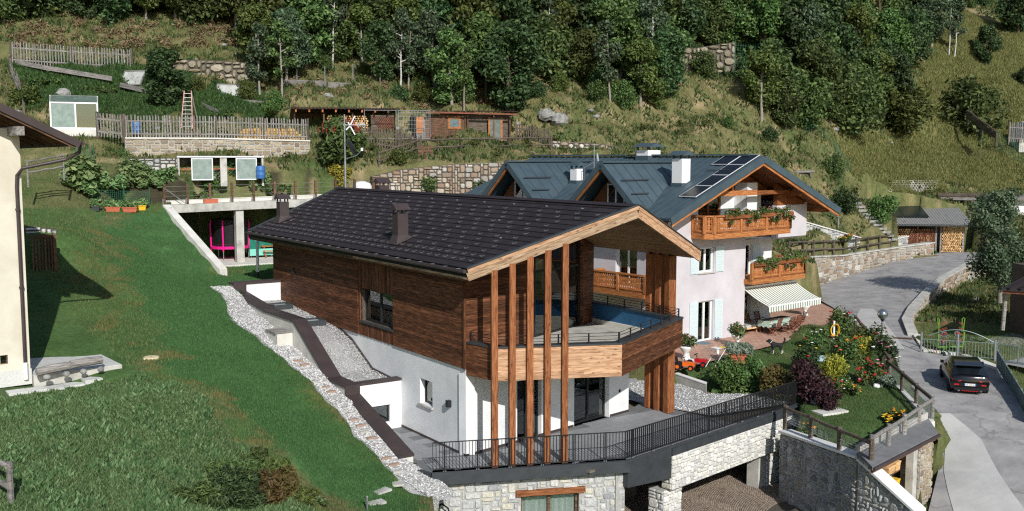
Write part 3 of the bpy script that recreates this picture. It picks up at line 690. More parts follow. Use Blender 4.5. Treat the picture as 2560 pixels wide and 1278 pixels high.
# outer face of frame a->b looks towards -y of the frame = right-hand side of travel; left wall travels front->back flipped below
FLW = fr((0, 19.6, 0), -math.pi/2)           # x = 19.6-l ; -y side points to -w
panel('white_wall', FLW, 0, 19.6, -.02, 3.46, [(19.6-3.58, 19.6-2.55, 1.38, 2.42)], .4, white, house)
window(house, FLW, 19.6-3.58, 19.6-2.55, 1.38, 2.42, .22, K['blackmetal'], 1, .07, sill=K['concrete'], curtain=2)
FFW = fr((0, 0, 0), math.atan2(1.69, 9.65))  # front wall, skewed ten degrees
panel('white_wall', FFW, .002, 9.8, -.02, 3.2, [(2.75, 4.15, -.02, 2.5), (6.15, 8.45, -.02, 2.45)], .4, white, house)
window(house, FFW, 2.75, 4.15, 0, 2.5, .2, K['blackmetal'], 2, .08, name='glass_door', curtain=False, room=3.0)
window(house, FFW, 6.15, 8.45, 0, 2.45, .25, K['blackmetal'], 2, .08, name='glass_door', curtain=2, room=3.0)
MB().box(9.1, 9.2, -.03, .0, 1.0, 1.12).build('wall_socket', K['black'], house).matrix_local = FFW
panel('white_wall', fr((9.8*.985, 9.8*.173, 0), math.pi/2-.0), 0, 17, -.02, 3.2, [], .4, white, house)
MB().box(0, 6.1, -.025, -.003, 0, .1).build('baseboard', K['copperdark'], house).matrix_local = FFW
MB().box(8.5, 9.8, -.025, -.003, 0, .1).build('baseboard', K['copperdark'], house).matrix_local = FFW
MB().box(14.1, 19.6, -.025, -.003, 0, .1).build('baseboard', K['copperdark'], house).matrix_local = FLW
# wall lamps
def wall_lamp(frame, x, z):
    o = MB().box(x-.09, x+.09, -.17, -.002, z-.13, z+.13).build('wall_lamp', K['blackmetal'], house); o.matrix_local = frame
    MB().box(x-.05, x+.05, -.14, -.05, z-.134, z-.1301).build('lamp_lens', K['paper'], o)
wall_lamp(FLW, 19.6-1.15, 1.85); wall_lamp(FLW, 19.6-16.7, 5.6)
# ---- upper floor larch boards on the left wall
clad = K['cladding']
panel('upper_wall', fr((.02, 19.6, 0), -math.pi/2), 0, 19.42, 3.46, 7.0, [(19.6-8.92, 19.6-5.87, 4.08, 5.56)], .33, K['darkwood'], house)
rows_n = 25; bh = (7.05-3.42)/rows_n
rng = random.Random(3)
WL0, WL1 = 5.78, 9.2
for r_ in range(rows_n):
    z = 3.42+bh*(r_+.5)
    for a, b in ((0, WL0), (WL1, 19.62)):
        if b-a < 6: cuts = [a, b]
        else:
            cuts = [a]; 
            while cuts[-1] < b-4.5: cuts.append(cuts[-1]+rng.uniform(2.6, 4.4))
            cuts.append(b)
        for c, d in zip(cuts[:-1], cuts[1:]):
            beam('board', (-.055, c+.003, z), (-.055, d-.003, z), .035+rng.uniform(0, .012), bh-.008, clad, house)
nv = 20
for k in range(nv):
    y = WL0+.02+(WL1-WL0-.04)*(k+.5)/nv; wd = (WL1-WL0)/nv-.01
    segs = [(3.42, 7.05)] if not (5.85 < y < 8.95) else [(3.42, 4.05), (5.58, 7.05)]
    for a, b in segs: beam('board', (-.03+.012*(k % 2), y, a), (-.03+.012*(k % 2), y, b), wd, .04, clad, house, up=(1, 0, 0))
window(house, fr((-.02, 8.92, 0), -math.pi/2), 0, 3.05, 4.08, 5.56, .2, K['blackmetal'], 2, .09, curtain=False, sill=K['anthracite'], room=2.0)
# corner trims
beam('corner_board', (-.07, -.04, 3.42), (-.07, -.04, 6.95), .1, .1, clad, house)
# ---- upper front wall, angled, boards
SD, CD = .173, .985
for r_ in range(rows_n+9):
    z = 3.42+bh*(r_+.5)
    x0 = max(0, (z+.12-6.98)/SL+EW)
    if x0 > 2.9: break
    p = lambda s: (s*CD, s*SD-.03, z)
    beam('board', p(x0+.002), p(3.2), .035+rng.uniform(0, .012), bh-.008, clad, house)
MB().slab([(0.02, .02, 3.46), (3.15, .57, 3.46), (3.15, .57, 8.1), (.02, .02, 6.9)], (0, .25, 0)).build('upper_wall', K['darkwood'], house)
MB().slab([(3.15, .55, 3.4), (4.3, 3.1, 3.4), (4.3, 3.1, 8.6), (3.15, .55, 8.3)], (-.1, .2, 0)).build('upper_wall', K['darkwood'], house)
# ---- glass front of the upper room
G0, G1 = Vector((4.3, 3.1, 3.52)), Vector((9.35, 4.97, 3.52))
gd = (G1-G0).normalized(); GL = (G1-G0).length; GF = line_frame(G0, G1)
glz = MB()
cuts = [0, 1.6, 2.75, 4.1, GL]
for s in cuts: glz.box(s-.05, s+.05, -.05, .06, 3.5, 8.3)
for a, b in zip(cuts[:-1], cuts[1:]):
    glz.box(a+.05, b-.05, -.05, .06, 3.5, 3.58); glz.box(a+.05, b-.05, -.05, .06, 6.35, 6.45)
glz = glz.build('glass_front', K['blackmetal'], house); glz.matrix_local = GF
for a, b in zip(cuts[:-1], cuts[1:]):
    for c, d in ((3.58, 6.35), (6.45, 8.3)): MB().box(a+.05, b-.05, .0, .012, c, d).build('pane', K['glass'], glz)
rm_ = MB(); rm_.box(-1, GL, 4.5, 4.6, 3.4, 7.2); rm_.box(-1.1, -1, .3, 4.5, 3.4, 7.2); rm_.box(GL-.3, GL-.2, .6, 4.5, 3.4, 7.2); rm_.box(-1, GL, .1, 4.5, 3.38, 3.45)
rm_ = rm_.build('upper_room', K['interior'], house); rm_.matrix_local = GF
# pier right of the glass
PF = line_frame((9.5, 4.82), (10.7, 5.5))
o = MB().box(0, 1.3, .05, 1.2, 3.5, 8.0).build('pier', K['darkwood'], house); o.matrix_local = PF
for r_ in range(31):
    z = 3.52+bh*(r_+.5)
    a = PF @ Vector((0, .02, z)); b = PF @ Vector((1.3, .02, z)); beam('board', a, b, .04, bh-.008, clad, house)
    a = PF @ Vector((-.025, .0, z)); b = PF @ Vector((-.025, 1.2, z)); beam('board', a, b, .04, bh-.008, clad, house)
MB().box(10.2, 10.6, 7.0, 19.5, 3.2, 7.2).build('right_wall', K['darkwood'], house)
# ---- roof
rf = MB()
for (a, b) in ((EW, RW), (RE, RW)):
    pts = [(a, prow(a), zt(a)-.03), (b, prow(b), zt(b)-.03), (b, backl(b), zt(b)-.03), (a, backl(a), zt(a)-.03)]
    rf.slab(pts if a < b else pts[::-1], (0, 0, -.26))
roof = rf.build('roof', K['black'], house)
ang = math.atan(SL); cosr = math.cos(ang)
TW, TR = .62, .424
tile_me = MB()
tile_me.add([(0,0,.034),(TW-.016,0,.034),(TW-.016,TR+.02,.004),(0,TR+.02,.004),(0,0,.0),(TW-.016,0,.0)], [(0,1,2,3),(4,5,1,0),(4,0,3),(5,2,1)])
tile_mesh = tile_me.mesh('roof_tile', K['rooftile'])
RS = Matrix.Translation((EW, 0, zt(EW)+.0)) @ Matrix.Rotation(-math.pi/2, 4, 'Z') @ Matrix.Rotation(ang, 4, 'X')   # x -> -l, y -> up the slope
RSI = RS.inverted()
tiles = []; guards = MB(); nrow = 15
def guard(x, y):
    b = MB(); b.bar((x, y, .03), (x, y+.14, .035), .012, .012); b.bar((x, y+.02, .03), (x-.055, y-.035, .085), .012, .014); b.bar((x, y+.02, .03), (x+.055, y-.035, .085), .012, .014); b.bar((x-.05, y-.03, .03), (x-.05, y-.03, .09), .012, .012); b.bar((x+.05, y-.03, .03), (x+.05, y-.03, .09), .012, .012)
    guards.add(b.v, b.f)
for r_ in range(nrow):
    yb = .02+r_*TR; w = EW+(yb+TR*.5)*cosr; off = (r_ % 3)*TW/3
    l0, l1 = prow(w)+.32, backl(w)-.18
    x = -l1+off % TW
    k = 0
    xs = -l1
    while xs < -l0-.05:
        xe = min(-l0, (math.floor((xs+l1-off)/TW+1e-6)+1)*TW-l1+off)
        if xe-xs > .12: tiles.append((xs, xe, yb, r_, k))
        k += 1; xs = xe
tiles.sort(key=lambda t: -t[0])
restt = MB()
for i, (xs, xe, yb, r_, k) in enumerate(tiles):
    full = abs(xe-xs-TW) < .01
    if i < 300:
        if full: o = link('roof_tile', tile_mesh, roof)
        else:
            s = (xe-xs-.008)/(TW-.008); o = MB().add([(v[0]*s, v[1], v[2]) for v in tile_me.v], tile_me.f).build('roof_tile', K['rooftile'], roof)
        o.matrix_local = RS @ Matrix.Translation((xs, yb, 0))
    else:
        s = (xe-xs-.008)/(TW-.008); restt.add([RS @ Vector((v[0]*s+xs, v[1]+yb, v[2])) for v in tile_me.v], tile_me.f)
    if full and r_ < 13 and (r_ in (1, 2) or (r_ > 2 and (k+r_) % 2 == 0)): guard((xs+xe)/2, yb+.12)
stuff(restt.build('far_roof_tiles', K['rooftile'], roof))
for v in range(len(guards.v)): guards.v[v] = tuple(RS @ Vector(guards.v[v]))
stuff(guards.build('snow_guards', mat('dull_grey_metal', [srgb(96,96,98), srgb(116,116,118)], 5, .5), roof))
# edges: verge flashing, ridge cap, gutter
MB().bar((EW, prow(EW)+.12, zt(EW)+.035), (RW, prow(RW)+.12, zt(RW)+.035), .34, .05).build('verge_flashing', K['anthracite'], roof)
MB().bar((RE, prow(RE)+.12, zt(RE)+.03), (RW+.02, prow(RW)+.12, zt(RW)+.03), .34, .05).build('verge_flashing', K['anthracite'], roof)
MB().bar((EW, backl(EW)-.05, zt(EW)+.03), (RW, backl(RW)-.05, zt(RW)+.03), .26, .05).build('verge_flashing', K['anthracite'], roof)
rc = MB(); rc.bar((RW-.13, prow(RW)+.05, zt(RW)+.02), (RW-.13, backl(RW), zt(RW)+.02), .26, .03, up=(-.35, 0, 1)); rc.bar((RW+.13, prow(RW)+.05, zt(RW)+.02), (RW+.13, backl(RW), zt(RW)+.02), .26, .03, up=(.35, 0, 1))
rc.build('ridge_cap', K['rooftile'], roof)
gt_ = MB(); N0 = 0
prof = [(-.02, .02), (-.15, .02), (-.165, -.05), (-.15, -.10), (-.02, -.10)]
a, b = prow(EW)+.05, backl(EW)
for (x, z), (x2, z2) in zip(prof[:-1], prof[1:]):
    gt_.add([(EW+x, a, zt(EW)+z-.04), (EW+x, b, zt(EW)+z-.04), (EW+x2, b, zt(EW)+z2-.04), (EW+x2, a, zt(EW)+z2-.04)], [(0,1,2,3)])
gt_.poly([(EW+p[0], a, zt(EW)+p[1]-.04) for p in prof])
gt_.build('gutter', K['copperdark'], roof)
k = 0
gb = MB(); y = prow(EW)+.5
while y < backl(EW)-.3: gb.box(EW-.17, EW-.0, y, y+.03, zt(EW)-.012, zt(EW)+.006); y += .95
stuff(gb.build('gutter_brackets', K['galv'], roof))
# fascias and soffit boards
gw = K['greywood']
beam('fascia_board', (EW+.04, prow(EW)+.06, zt(EW)-.25), (EW+.04, 8.2, zt(EW)-.25), .06, .26, gw, house)
beam('fascia_board', (EW+.04, 8.205, zt(EW)-.25), (EW+.04, backl(EW), zt(EW)-.25), .06, .26, K['oldwood'], house)
beam('fascia_board', (EW+.1, prow(EW)+.06, zt(EW)-.405), (EW+.1, backl(EW), zt(EW)-.405), .06, .1, K['oldwood'], house)
for (w0, w1) in ((EW, RW), (RE, RW)):
    p0 = Vector((w0, prow(w0), zt(w0))); p1 = Vector((w1, prow(w1), zt(w1)))
    beam('fascia_board', p0+Vector((0, 0, -.065)), p1+Vector((0, 0, -.065)), .07, .13, K['larch'], house)
    beam('fascia_board', p0+Vector((0, .02, -.285)), p1+Vector((0, .02, -.285)), .07, .30, gw if w0 < w1 else K['larch'], house)
nb = 30
for k in range(nb):
    w = RW+.05+(RE-RW-.1)*(k+.5)/nb
    beam('soffit_board', (w, prow(w)+.05, zt(w)-.325), (w, 7.6, zt(w)-.325), (RE-RW-.1)/nb-.012, .02, K['soffit'], house, up=(SL, 0, 1))
MB().slab([(EW+.02, prow(EW)+.1, zt(EW)-.31), (RW, prow(RW)+.1, zt(RW)-.31), (RW, 21, zt(RW)-.31), (EW+.02, 21, zt(EW)-.31)], (0, 0, -.015)).build('soffit', K['soffit'], house)
# roof vents / hooks
hk = MB()
for l_, w in [(k*2.35-1.5, 4.55) for k in range(10)]+[(2.0, 3.0), (13.3, 3.9), (19, .8), (-.2, 1.6)]: hk.ball((w, l_+.2, zt(w)+.06), .045, 6, 4, (1, 1.8, .8))
stuff(hk.build('roof_hooks', K['galv'], roof))
def chimney(w, l, hgt, wd):
    zb = zt(w)-.2; zz = zt(w)+hgt
    o = MB().box(w-wd/2, w+wd/2, l-wd/2, l+wd/2, zb, zz-.42).build('chimney', K['copperdark'], roof)
    c = MB()
    for sx in (-1, 1):
        for sy in (-1, 1): c.box(w+sx*(wd/2-.05)-.03, w+sx*(wd/2-.05)+.03, l+sy*(wd/2-.05)-.03, l+sy*(wd/2-.05)+.03, zz-.42, zz-.26)
    e = wd/2+.1
    c.add([(w-e,l-e,zz-.26),(w+e,l-e,zz-.26),(w+e,l+e,zz-.26),(w-e,l+e,zz-.26),(w-e,l,zz),(w+e,l,zz)], [(0,1,5,4),(2,3,4,5),(0,4,3),(1,2,5),(0,3,2,1)])
    c.build('chimney_cap', K['copperdark'], o)
    f = MB(); q = wd/2+.16
    f.add([(w-q,l-q,zt(w-q)+.05),(w+q,l-q,zt(w+q)+.05),(w+q,l+q,zt(w+q)+.05),(w-q,l+q,zt(w-q)+.05),(w-wd/2,l-wd/2,zt(w)+.28),(w+wd/2,l-wd/2,zt(w)+.28),(w+wd/2,l+wd/2,zt(w)+.28),(w-wd/2,l+wd/2,zt(w)+.28)], [(0,1,5,4),(1,2,6,5),(2,3,7,6),(3,0,4,7)])
    f.build('chimney_flashing', K['copperdark'], o)
chimney(.45, 6.0, 1.62, .5); chimney(.8, 20.3, 1.45, .52); chimney(6.6, 19.8, 1.15, .62)
# ---- balcony
P1, P2, P3, P4, P5 = (.02, -.06), (.3, -1.58), (4.72, -3.55), (10.87, -.4), (10.87, 8.2)
BB, BT = 3.2, 4.42
MB().slab([(*p, BB+.02) for p in (P1, P2, P3, P4, P5, (9, 8.2), (.3, .4))], (0, 0, .28)).build('balcony_floor', K['concrete'], house)
tl_ = MB()
for (a, b, nb_, mm) in ((P1, P2, 9, clad), (P2, P3, 9, K['larch']), (P3, P4, 10, K['cladding']), (P4, P5, 9, clad)):
    A_, B_ = Vector((*a, 0)), Vector((*b, 0)); d = (B_-A_).normalized(); n = Vector((d.y, -d.x, 0)); hh = (BT-BB)/nb_; Ls = (B_-A_).length
    MB().slab([(A_+n*-.03)+Vector((0,0,BB)), (B_+n*-.03)+Vector((0,0,BB)), (B_+n*-.03)+Vector((0,0,BT)), (A_+n*-.03)+Vector((0,0,BT))], n*-.2).build('parapet', K['darkwood'], house)
    for r_ in range(nb_):
        z = BB+hh*(r_+.5); cut = [0, rng.uniform(.3, .7)*Ls, Ls] if (Ls > 4 and r_ % 2) else [0, Ls]
        for c, e in zip(cut[:-1], cut[1:]): beam('board', A_+d*(c+.002)+Vector((0,0,z)), A_+d*(e-.002)+Vector((0,0,z)), .045, hh-.007, mm, house)
    cp = MB().slab([A_+n*.06+Vector((0,0,BT+.005)), B_+n*.06+Vector((0,0,BT+.005)), B_-n*.36+Vector((0,0,BT+.005)), A_-n*.36+Vector((0,0,BT+.005))], (0,0,.06+(.004 if a == P3 else 0)))
    cp.build('parapet_coping', K['anthracite'], house)
blue = mat('blue_waterproof_sheet', [srgb(40,84,122), srgb(58,108,148)], 1.5, .45, .3, 6)
for a, b in ((P4, P5), ((P5[0], P5[1]), (9.9, 8.2)), (P3, P4)):
    A_, B_ = Vector((*a, 0)), Vector((*b, 0)); d = (B_-A_).normalized(); n = Vector((d.y, -d.x, 0)); i_ = -.26 if a != (P5[0], P5[1]) else .02
    if a == (P5[0], P5[1]): n = Vector((0, 1, 0)); i_ = -.1
    MB().slab([A_+n*i_+Vector((0,0,3.68)), B_+n*i_+Vector((0,0,3.68)), B_+n*i_+Vector((0,0,4.41)), A_+n*i_+Vector((0,0,4.41))], n*-.02).build('waterproof_sheet', blue, house)
    MB().slab([A_+n*i_+Vector((0,0,3.5)), B_+n*i_+Vector((0,0,3.5)), B_+n*i_+Vector((0,0,3.70)), A_+n*i_+Vector((0,0,3.70))], n*-.14).build('upstand', K['paleconc'], house)
# thin rails on the coping
def low_rail(a, b, skip=()):
    A_, B_ = Vector((*a, 0)), Vector((*b, 0)); d = (B_-A_).normalized(); n = Vector((d.y, -d.x, 0)); L_ = (B_-A_).length
    o = MB(); k = max(1, round(L_/1.25))
    ins = n*-.14
    for i in range(k+1): p = A_+d*(.08+(L_-.16)*i/k)+ins; o.bar(p+Vector((0,0,BT+.06)), p+Vector((0,0,BT+.44)), .045, .045)
    for zz in (.18, .31, .43): o.bar(A_+d*.08+ins+Vector((0,0,BT+zz)), B_-d*.08+ins+Vector((0,0,BT+zz)), .018, .018)
    o.build('balcony_rail', K['blackmetal'], house)
low_rail(P1, P2); low_rail(P2, P3); low_rail(P3, P4); low_rail(P4, P5); low_rail((P5[0], P5[1]-.1), (9.6, 8.1))
# ---- tall posts
for k in range(5):
    t = k/4; x = .2+t*(2.66-.2); y = -1.82-t*(2.84-1.82)+.14
    o = beam('post', (x, y, .03), (x, y, zt(x)-.40), .23, .25, K['post'], house, up=(.38, .92, 0))
    MB().box(-.03, .0, -.115, .115, -.125, .125).build('post_foot', K['blackmetal'], o)
for k in range(3):
    y = .5+.62*k; beam('post', (10.98, y, .03), (10.98, y, zt(10.98)-.35), .30, .42, K['post'], house, up=(1, 0, 0))
# ---- parapet block with gravel roof on the lawn side
cop = [(19.3,4.95),(18.55,4.95),(18.5,4.5),(14.4,4.1),(10.6,4.12),(6.95,2.12),(5.15,2.12),(5.1,1.72),(.5,.33)]
for (l0, z0), (l1, z1) in zip(cop[:-1], cop[1:]):
    if abs(l0-l1) < .06:
        MB().box(-2.63, -1.98, l1-.02, l0, z1, z0).build('parapet_coping', K['copperdark'], house); continue
    MB().slab([(-2.64, l0, z0), (-1.97, l0, z0), (-1.97, l1, z1), (-2.64, l1, z1)], (0, 0, -.1)).build('parapet_coping', K['copperdark'], house)
    MB().add([(-2.59,l0,z0-.1),(-2.02,l0,z0-.1),(-2.02,l1,z1-.1),(-2.59,l1,z1-.1),(-2.59,l0,-.6),(-2.02,l0,-.6),(-2.02,l1,-.6),(-2.59,l1,-.6)], [(0,3,7,4),(1,5,6,2),(2,6,7,3),(0,4,5,1)]).build('side_wall', K['paleconc'], house)
MB().box(-1.965, -.0, 18.56, 19.28, 4.85, 4.95).build('parapet_coping', K['copperdark'], house)
MB().box(-1.99, -.0, 18.62, 19.2, 3.0, 4.848).build('side_wall', white, house)
MB().box(-1.965, -.0, 5.17, 5.62, 2.02, 2.12).build('parapet_coping', K['copperdark'], house)
FCW = fr((-2.0, 5.2, 0), 0)
panel('side_wall', FCW, 0, 1.995, -.02, 2.018, [(.35, 1.45, .3, 1.05)], .35, white, house)
window(house, FCW, .35, 1.45, .3, 1.05, .12, K['blackmetal'], 1, .06, curtain=False)
grb = MB(); gp = [(18.6,3.85),(15,3.6),(11.5,3.35),(10,3.0),(7.9,1.98),(5.65,1.86)]
for l_, z in gp: grb.v += [(-1.99, l_, z+.03), (-1.0, l_, z+.06), (-.0, l_, z)]
for i in range(len(gp)-1):
    for k in range(2): grb.f.append((3*i+k, 3*i+k+1, 3*i+k+4, 3*i+k+3))
grb.build('gravel_roof', gravel_m, house)
tr = MB()
for (l0, z0), (l1, z1) in zip(gp[2:-1], gp[3:]): tr.bar((-.03, l0, z0+.05), (-.03, l1, z1+.05), .05, .12)
tr.build('edge_trim', K['copperdark'], house)
def skylight(w, l, z):
    o = MB(); o.box(w-.5, w+.5, l-.5, l-.4, z, z+.28); o.box(w-.5, w+.5, l+.4, l+.5, z, z+.28); o.box(w-.5, w-.4, l-.4, l+.4, z, z+.28); o.box(w+.4, w+.5, l-.4, l+.4, z, z+.28)
    o = o.build('skylight', K['anthracite'], house); MB().box(w-.4, w+.4, l-.4, l+.4, z+.16, z+.2).build('pane', mat('skylight_pane', [srgb(190,205,205), srgb(205,216,216)], 3, .1, spec=.6), o)
skylight(-.85, 12.6, 3.42); skylight(-.9, 16.6, 3.7)
MB().box(-1.35, -.9, 6.0, 6.35, 1.9, 1.93).build('roof_drain', K['oldwood'], house)
# low concrete box with planks outside the parapet
bx_ = MB().box(-3.35, -2.62, 10.7, 12.4, 2.2, 3.5).build('concrete_shaft', K['paleconc'], house)
for k in range(3): beam('plank', (-3.42+.0, 10.95+k*.42, 3.55+.02*(k % 2)), (-2.66, 10.92+k*.42, 3.55), .36, .05, K['silver'], bx_)
# thin flue, white pole
pole = thing('white_pole', 'thin white pole standing on the lawn by the back corner of the wooden house', 'pole', atz(645, 695, 4.55))
MB().tube([(0,0,0),(0,0,.35)], .07, 10).build('pole_base', K['blackmetal'], pole); MB().tube([(0,0,.35),(0,0,2.6)], .085, 12).build('pole_shaft', K['whitepaint'], pole)
# ---- terrace
TP = [(-2.4,5.1),(-2.4,.75),(-2.02,-.95),(4.74,-3.74),(12.2,-2.5),(11.25,2.6),(9.9,1.9),(9.6,1.69),(0,0),(0,5.15)]
terr = struct(MB().slab([hw(*p, .0) for p in TP], (0, 0, -.22)).build('terrace', mat('tile_joint', [srgb(104,106,108), srgb(120,122,124)], 3, .8)))
terr_pts = TP
tm = MB().box(.006, 1.194, .006, .594, 0, .012).mesh('floor_tile', K['gtile'])
for i in range(-4, 12):
    for j in range(-8, 10):
        x0, y0 = i*1.2+(j % 2)*.6, j*.6
        if all(inpoly(np.array([cx]), np.array([cy]), TP)[0] for cx, cy in ((x0+.05, y0+.05), (x0+1.15, y0+.05), (x0+.05, y0+.55), (x0+1.15, y0+.55))):
            o = link('floor_tile', tm, terr); o.matrix_local = M1 @ Matrix.Translation((x0, y0, .004))
# ---- terrace railing
RL = [Vector((-2.0, -.95, 0)), Vector((4.76, -3.76, 0)), Vector((17.0, -1.68, 0))]
rail = thing('terrace_railing', 'black metal bar railing along the terrace edge above the stone walls', 'railing', O1, A1)
barm = MB().box(-.009, .009, -.024, .024, .10, 1.08).mesh('baluster', K['blackmetal'])
for a, b, sp in ((RL[0], RL[1], .121), (RL[1], RL[2], .121)):
    d = (b-a).normalized(); L_ = (b-a).length; n = Vector((d.y, -d.x, 0)); k = int(L_/sp); az = math.atan2(d.y, d.x)
    for i in range(k+1):
        o = link('baluster', barm, rail); o.matrix_local = fr(a+d*(L_*i/k), az)
    t = MB(); t.bar(a+Vector((0,0,1.1)), b+Vector((0,0,1.1)), .05, .03); t.build('top_rail', K['blackmetal'], rail)
    t = MB(); t.bar(a+Vector((0,0,.09)), b+Vector((0,0,.09)), .04, .02); t.build('bottom_rail', K['blackmetal'], rail)
    nb_ = round(L_/1.3); t = MB(); t2 = MB()
    for i in range(nb_):
        p = a+d*(L_*(i+.35)/nb_); MB().bar(p+Vector((0,0,-.05)), p+Vector((0,0,1.09)), .04, .022).build('rail_post', K['blackmetal'], rail); t2.ball(p+n*.03+d*.04+Vector((0,0,.02)), .028, 6, 4); t2.ball(p+n*.03-d*.04+Vector((0,0,.02)), .028, 6, 4)
    stuff(t2.build('fixing_bolts', K['galv'], rail))
# ---- stone base below the terrace
base = thing('masonry_wall', 'pale grey masonry base wall with curtained window below the terrace', 'wall', O1, A1)
A_, B_ = Vector((-1.8, -.72, 0)), Vector((4.95, -3.54, 0)); BL = (B_-A_).length; BF = line_frame(A_, B_)
hole = (3.25, 5.5, -4, -1.2)
panel('masonry_core', BF, 0, BL, -4, -.45, [hole], .5, K['mortar'], base)
stones(base, BF, BL, -2.6, -.45, STONE['ashlar'], .125, .05, .16, .008, holes=[hole, (3.05, 5.72, -1.22, -.98)], seed=11)
window(base, BF, 3.25, 5.5, -3.6, -1.25, .2, K['oldwood'], 2, .09, curtain=1, room=1.2)
beam('lintel', BF @ Vector((3.05, -.05, -1.1)), BF @ Vector((5.72, -.05, -1.1)), .14, .22, K['post'], base)
# side face of the base, towards the covered entrance
SFm = line_frame(B_, (5.6, 1.0)); panel('masonry_core', SFm, .003, 4.4, -4, -.45, [], .4, K['mortar'], base)
ed = MB(); ed.slab([(-2.1,-1.05,.0),(4.8,-3.92,.0),(4.9,-3.6,.0),(-1.9,-.75,.0)], (0,0,-.12)); ed.slab([(-2.1,-1.05,-.121),(4.86,-3.95,-.121),(4.9,-3.55,-.121),(-1.85,-.72,-.121)], (0,0,-.33))
ed.build('edge_flashing', K['anthracite'], base)
ed = MB().slab([(-2.6,.5,-.003),(-2.12,-1.0,-.003),(-2.0,-.9,-.003),(-2.3,.75,-.003)], (0,0,-.3)); ed.build('edge_flashing', K['anthracite'], base)
# plate and stone beam over the garages
gar = thing('garage_front', 'whitish stone faced beam on two stone pillars over the open garage', 'garage', O1, A1)
C_, D_ = Vector((4.88, -3.8, 0)), Vector((17.2, -1.7, 0)); dd = (D_-C_).normalized(); nn = Vector((dd.y, -dd.x, 0)); GL2 = (D_-C_).length; GFm = line_frame(C_, D_)
MB().slab([C_+Vector((0,0,-.12)), C_+dd*2.72+Vector((0,0,-.12)), C_+dd*2.72+Vector((0,0,-1.34)), C_+Vector((0,0,-1.1))], nn*-.25).build('metal_plate', K['anthracite'], gar)
MB().slab([C_+nn*.0+Vector((0,0,-.005)), D_+Vector((0,0,-.005)), D_-nn*.4+Vector((0,0,-.005)), C_-nn*.4+Vector((0,0,-.005))], (0,0,-.11)).build('edge_flashing', K['anthracite'], gar)
MB().slab([C_+dd*2.70+nn*.06+Vector((0,0,-.118)), D_+nn*.06+Vector((0,0,-.118)), D_-nn*.3+Vector((0,0,-.118)), C_+dd*2.70-nn*.3+Vector((0,0,-.118))], (0,0,-.30)).build('edge_flashing', K['anthracite'], gar)
MB().box(2.76, GL2-.05, .0, .5, -1.86, -.42).build('masonry_core', K['mortar'], gar).matrix_local = GFm
stones(gar, GFm, GL2-2.75, -1.86, -.42, STONE['beamstone'], .115, .045, .14, .005, seed=5, curve=lambda cx, cz: GFm @ Matrix.Translation((cx+2.75, 0, cz)), wmax=4)
sfm = GFm @ Matrix.Translation((2.75, .5, 0)) @ Matrix.Rotation(-math.pi/2, 4, 'Z')
stones(gar, sfm, .5, -1.86, -.42, STONE['ashlar'], .13, .05, .2, .008, seed=6)
def pillar(s0, s1, y0, seed):
    p = MB().box(s0, s1, y0, y0+.75, -3.6, -1.88).build('pillar', K['mortar'], gar); p.matrix_local = GFm
    stones(p, Matrix.Translation((s0, y0, 0)), s1-s0, -3.5, -1.9, STONE['beamstone'], .125, .045, .16, .006, seed=seed)
    stones(p, Matrix.Translation((s0, y0+.75, 0)) @ Matrix.Rotation(-math.pi/2, 4, 'Z'), .75, -3.5, -1.9, STONE['ashlar'], .13, .05, .25, .01, seed=seed+1)
pillar(2.55, 3.75, .25, 21); pillar(10.15, 11.7, .25, 31)
MB().box(9.6, 10.1, .3, .9, -3.6, -1.9).build('concrete_pillar', K['concrete'], gar).matrix_local = GFm
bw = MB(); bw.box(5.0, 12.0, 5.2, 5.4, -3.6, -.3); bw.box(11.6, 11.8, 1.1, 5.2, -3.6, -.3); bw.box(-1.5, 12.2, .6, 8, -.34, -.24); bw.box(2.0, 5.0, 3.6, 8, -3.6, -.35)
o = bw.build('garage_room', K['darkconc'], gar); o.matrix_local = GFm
# cobbled floor of the garage
cob = stonemat('cobble', [srgb(112,100,88), srgb(150,136,120), srgb(132,122,112)], .3)
cb = MB(); rngc = random.Random(9)
flo = struct(MB().poly([hw(4,-8,-3.47), hw(18,-6,-3.47), hw(17,6,-3.47), hw(2,6,-3.47), hw(-1.5,0,-3.47), hw(-2,-6,-3.47)]).build('cobbled_yard', K['darkjoint']))
for i in range(95):
    for j in range(70):
        x = 5.2+i*.11; y = -4.0+j*.11+.35*abs(math.sin(i*.11*1.3))
        if y > 3.2: continue
        p = hw(x, y, -3.45); s = .047
        cb.add([(p.x-s,p.y-s,-3.465),(p.x+s,p.y-s,-3.465),(p.x+s,p.y+s,-3.465),(p.x-s,p.y+s,-3.465),(p.x-s*.8,p.y-s*.8,-3.44),(p.x+s*.8,p.y-s*.8,-3.44),(p.x+s*.8,p.y+s*.8,-3.44),(p.x-s*.8,p.y+s*.8,-3.44)], [(4,5,6,7),(0,1,5,4),(1,2,6,5),(2,3,7,6),(3,0,4,7)])
o = stuff(cb.build('cobblestones', cob, flo))
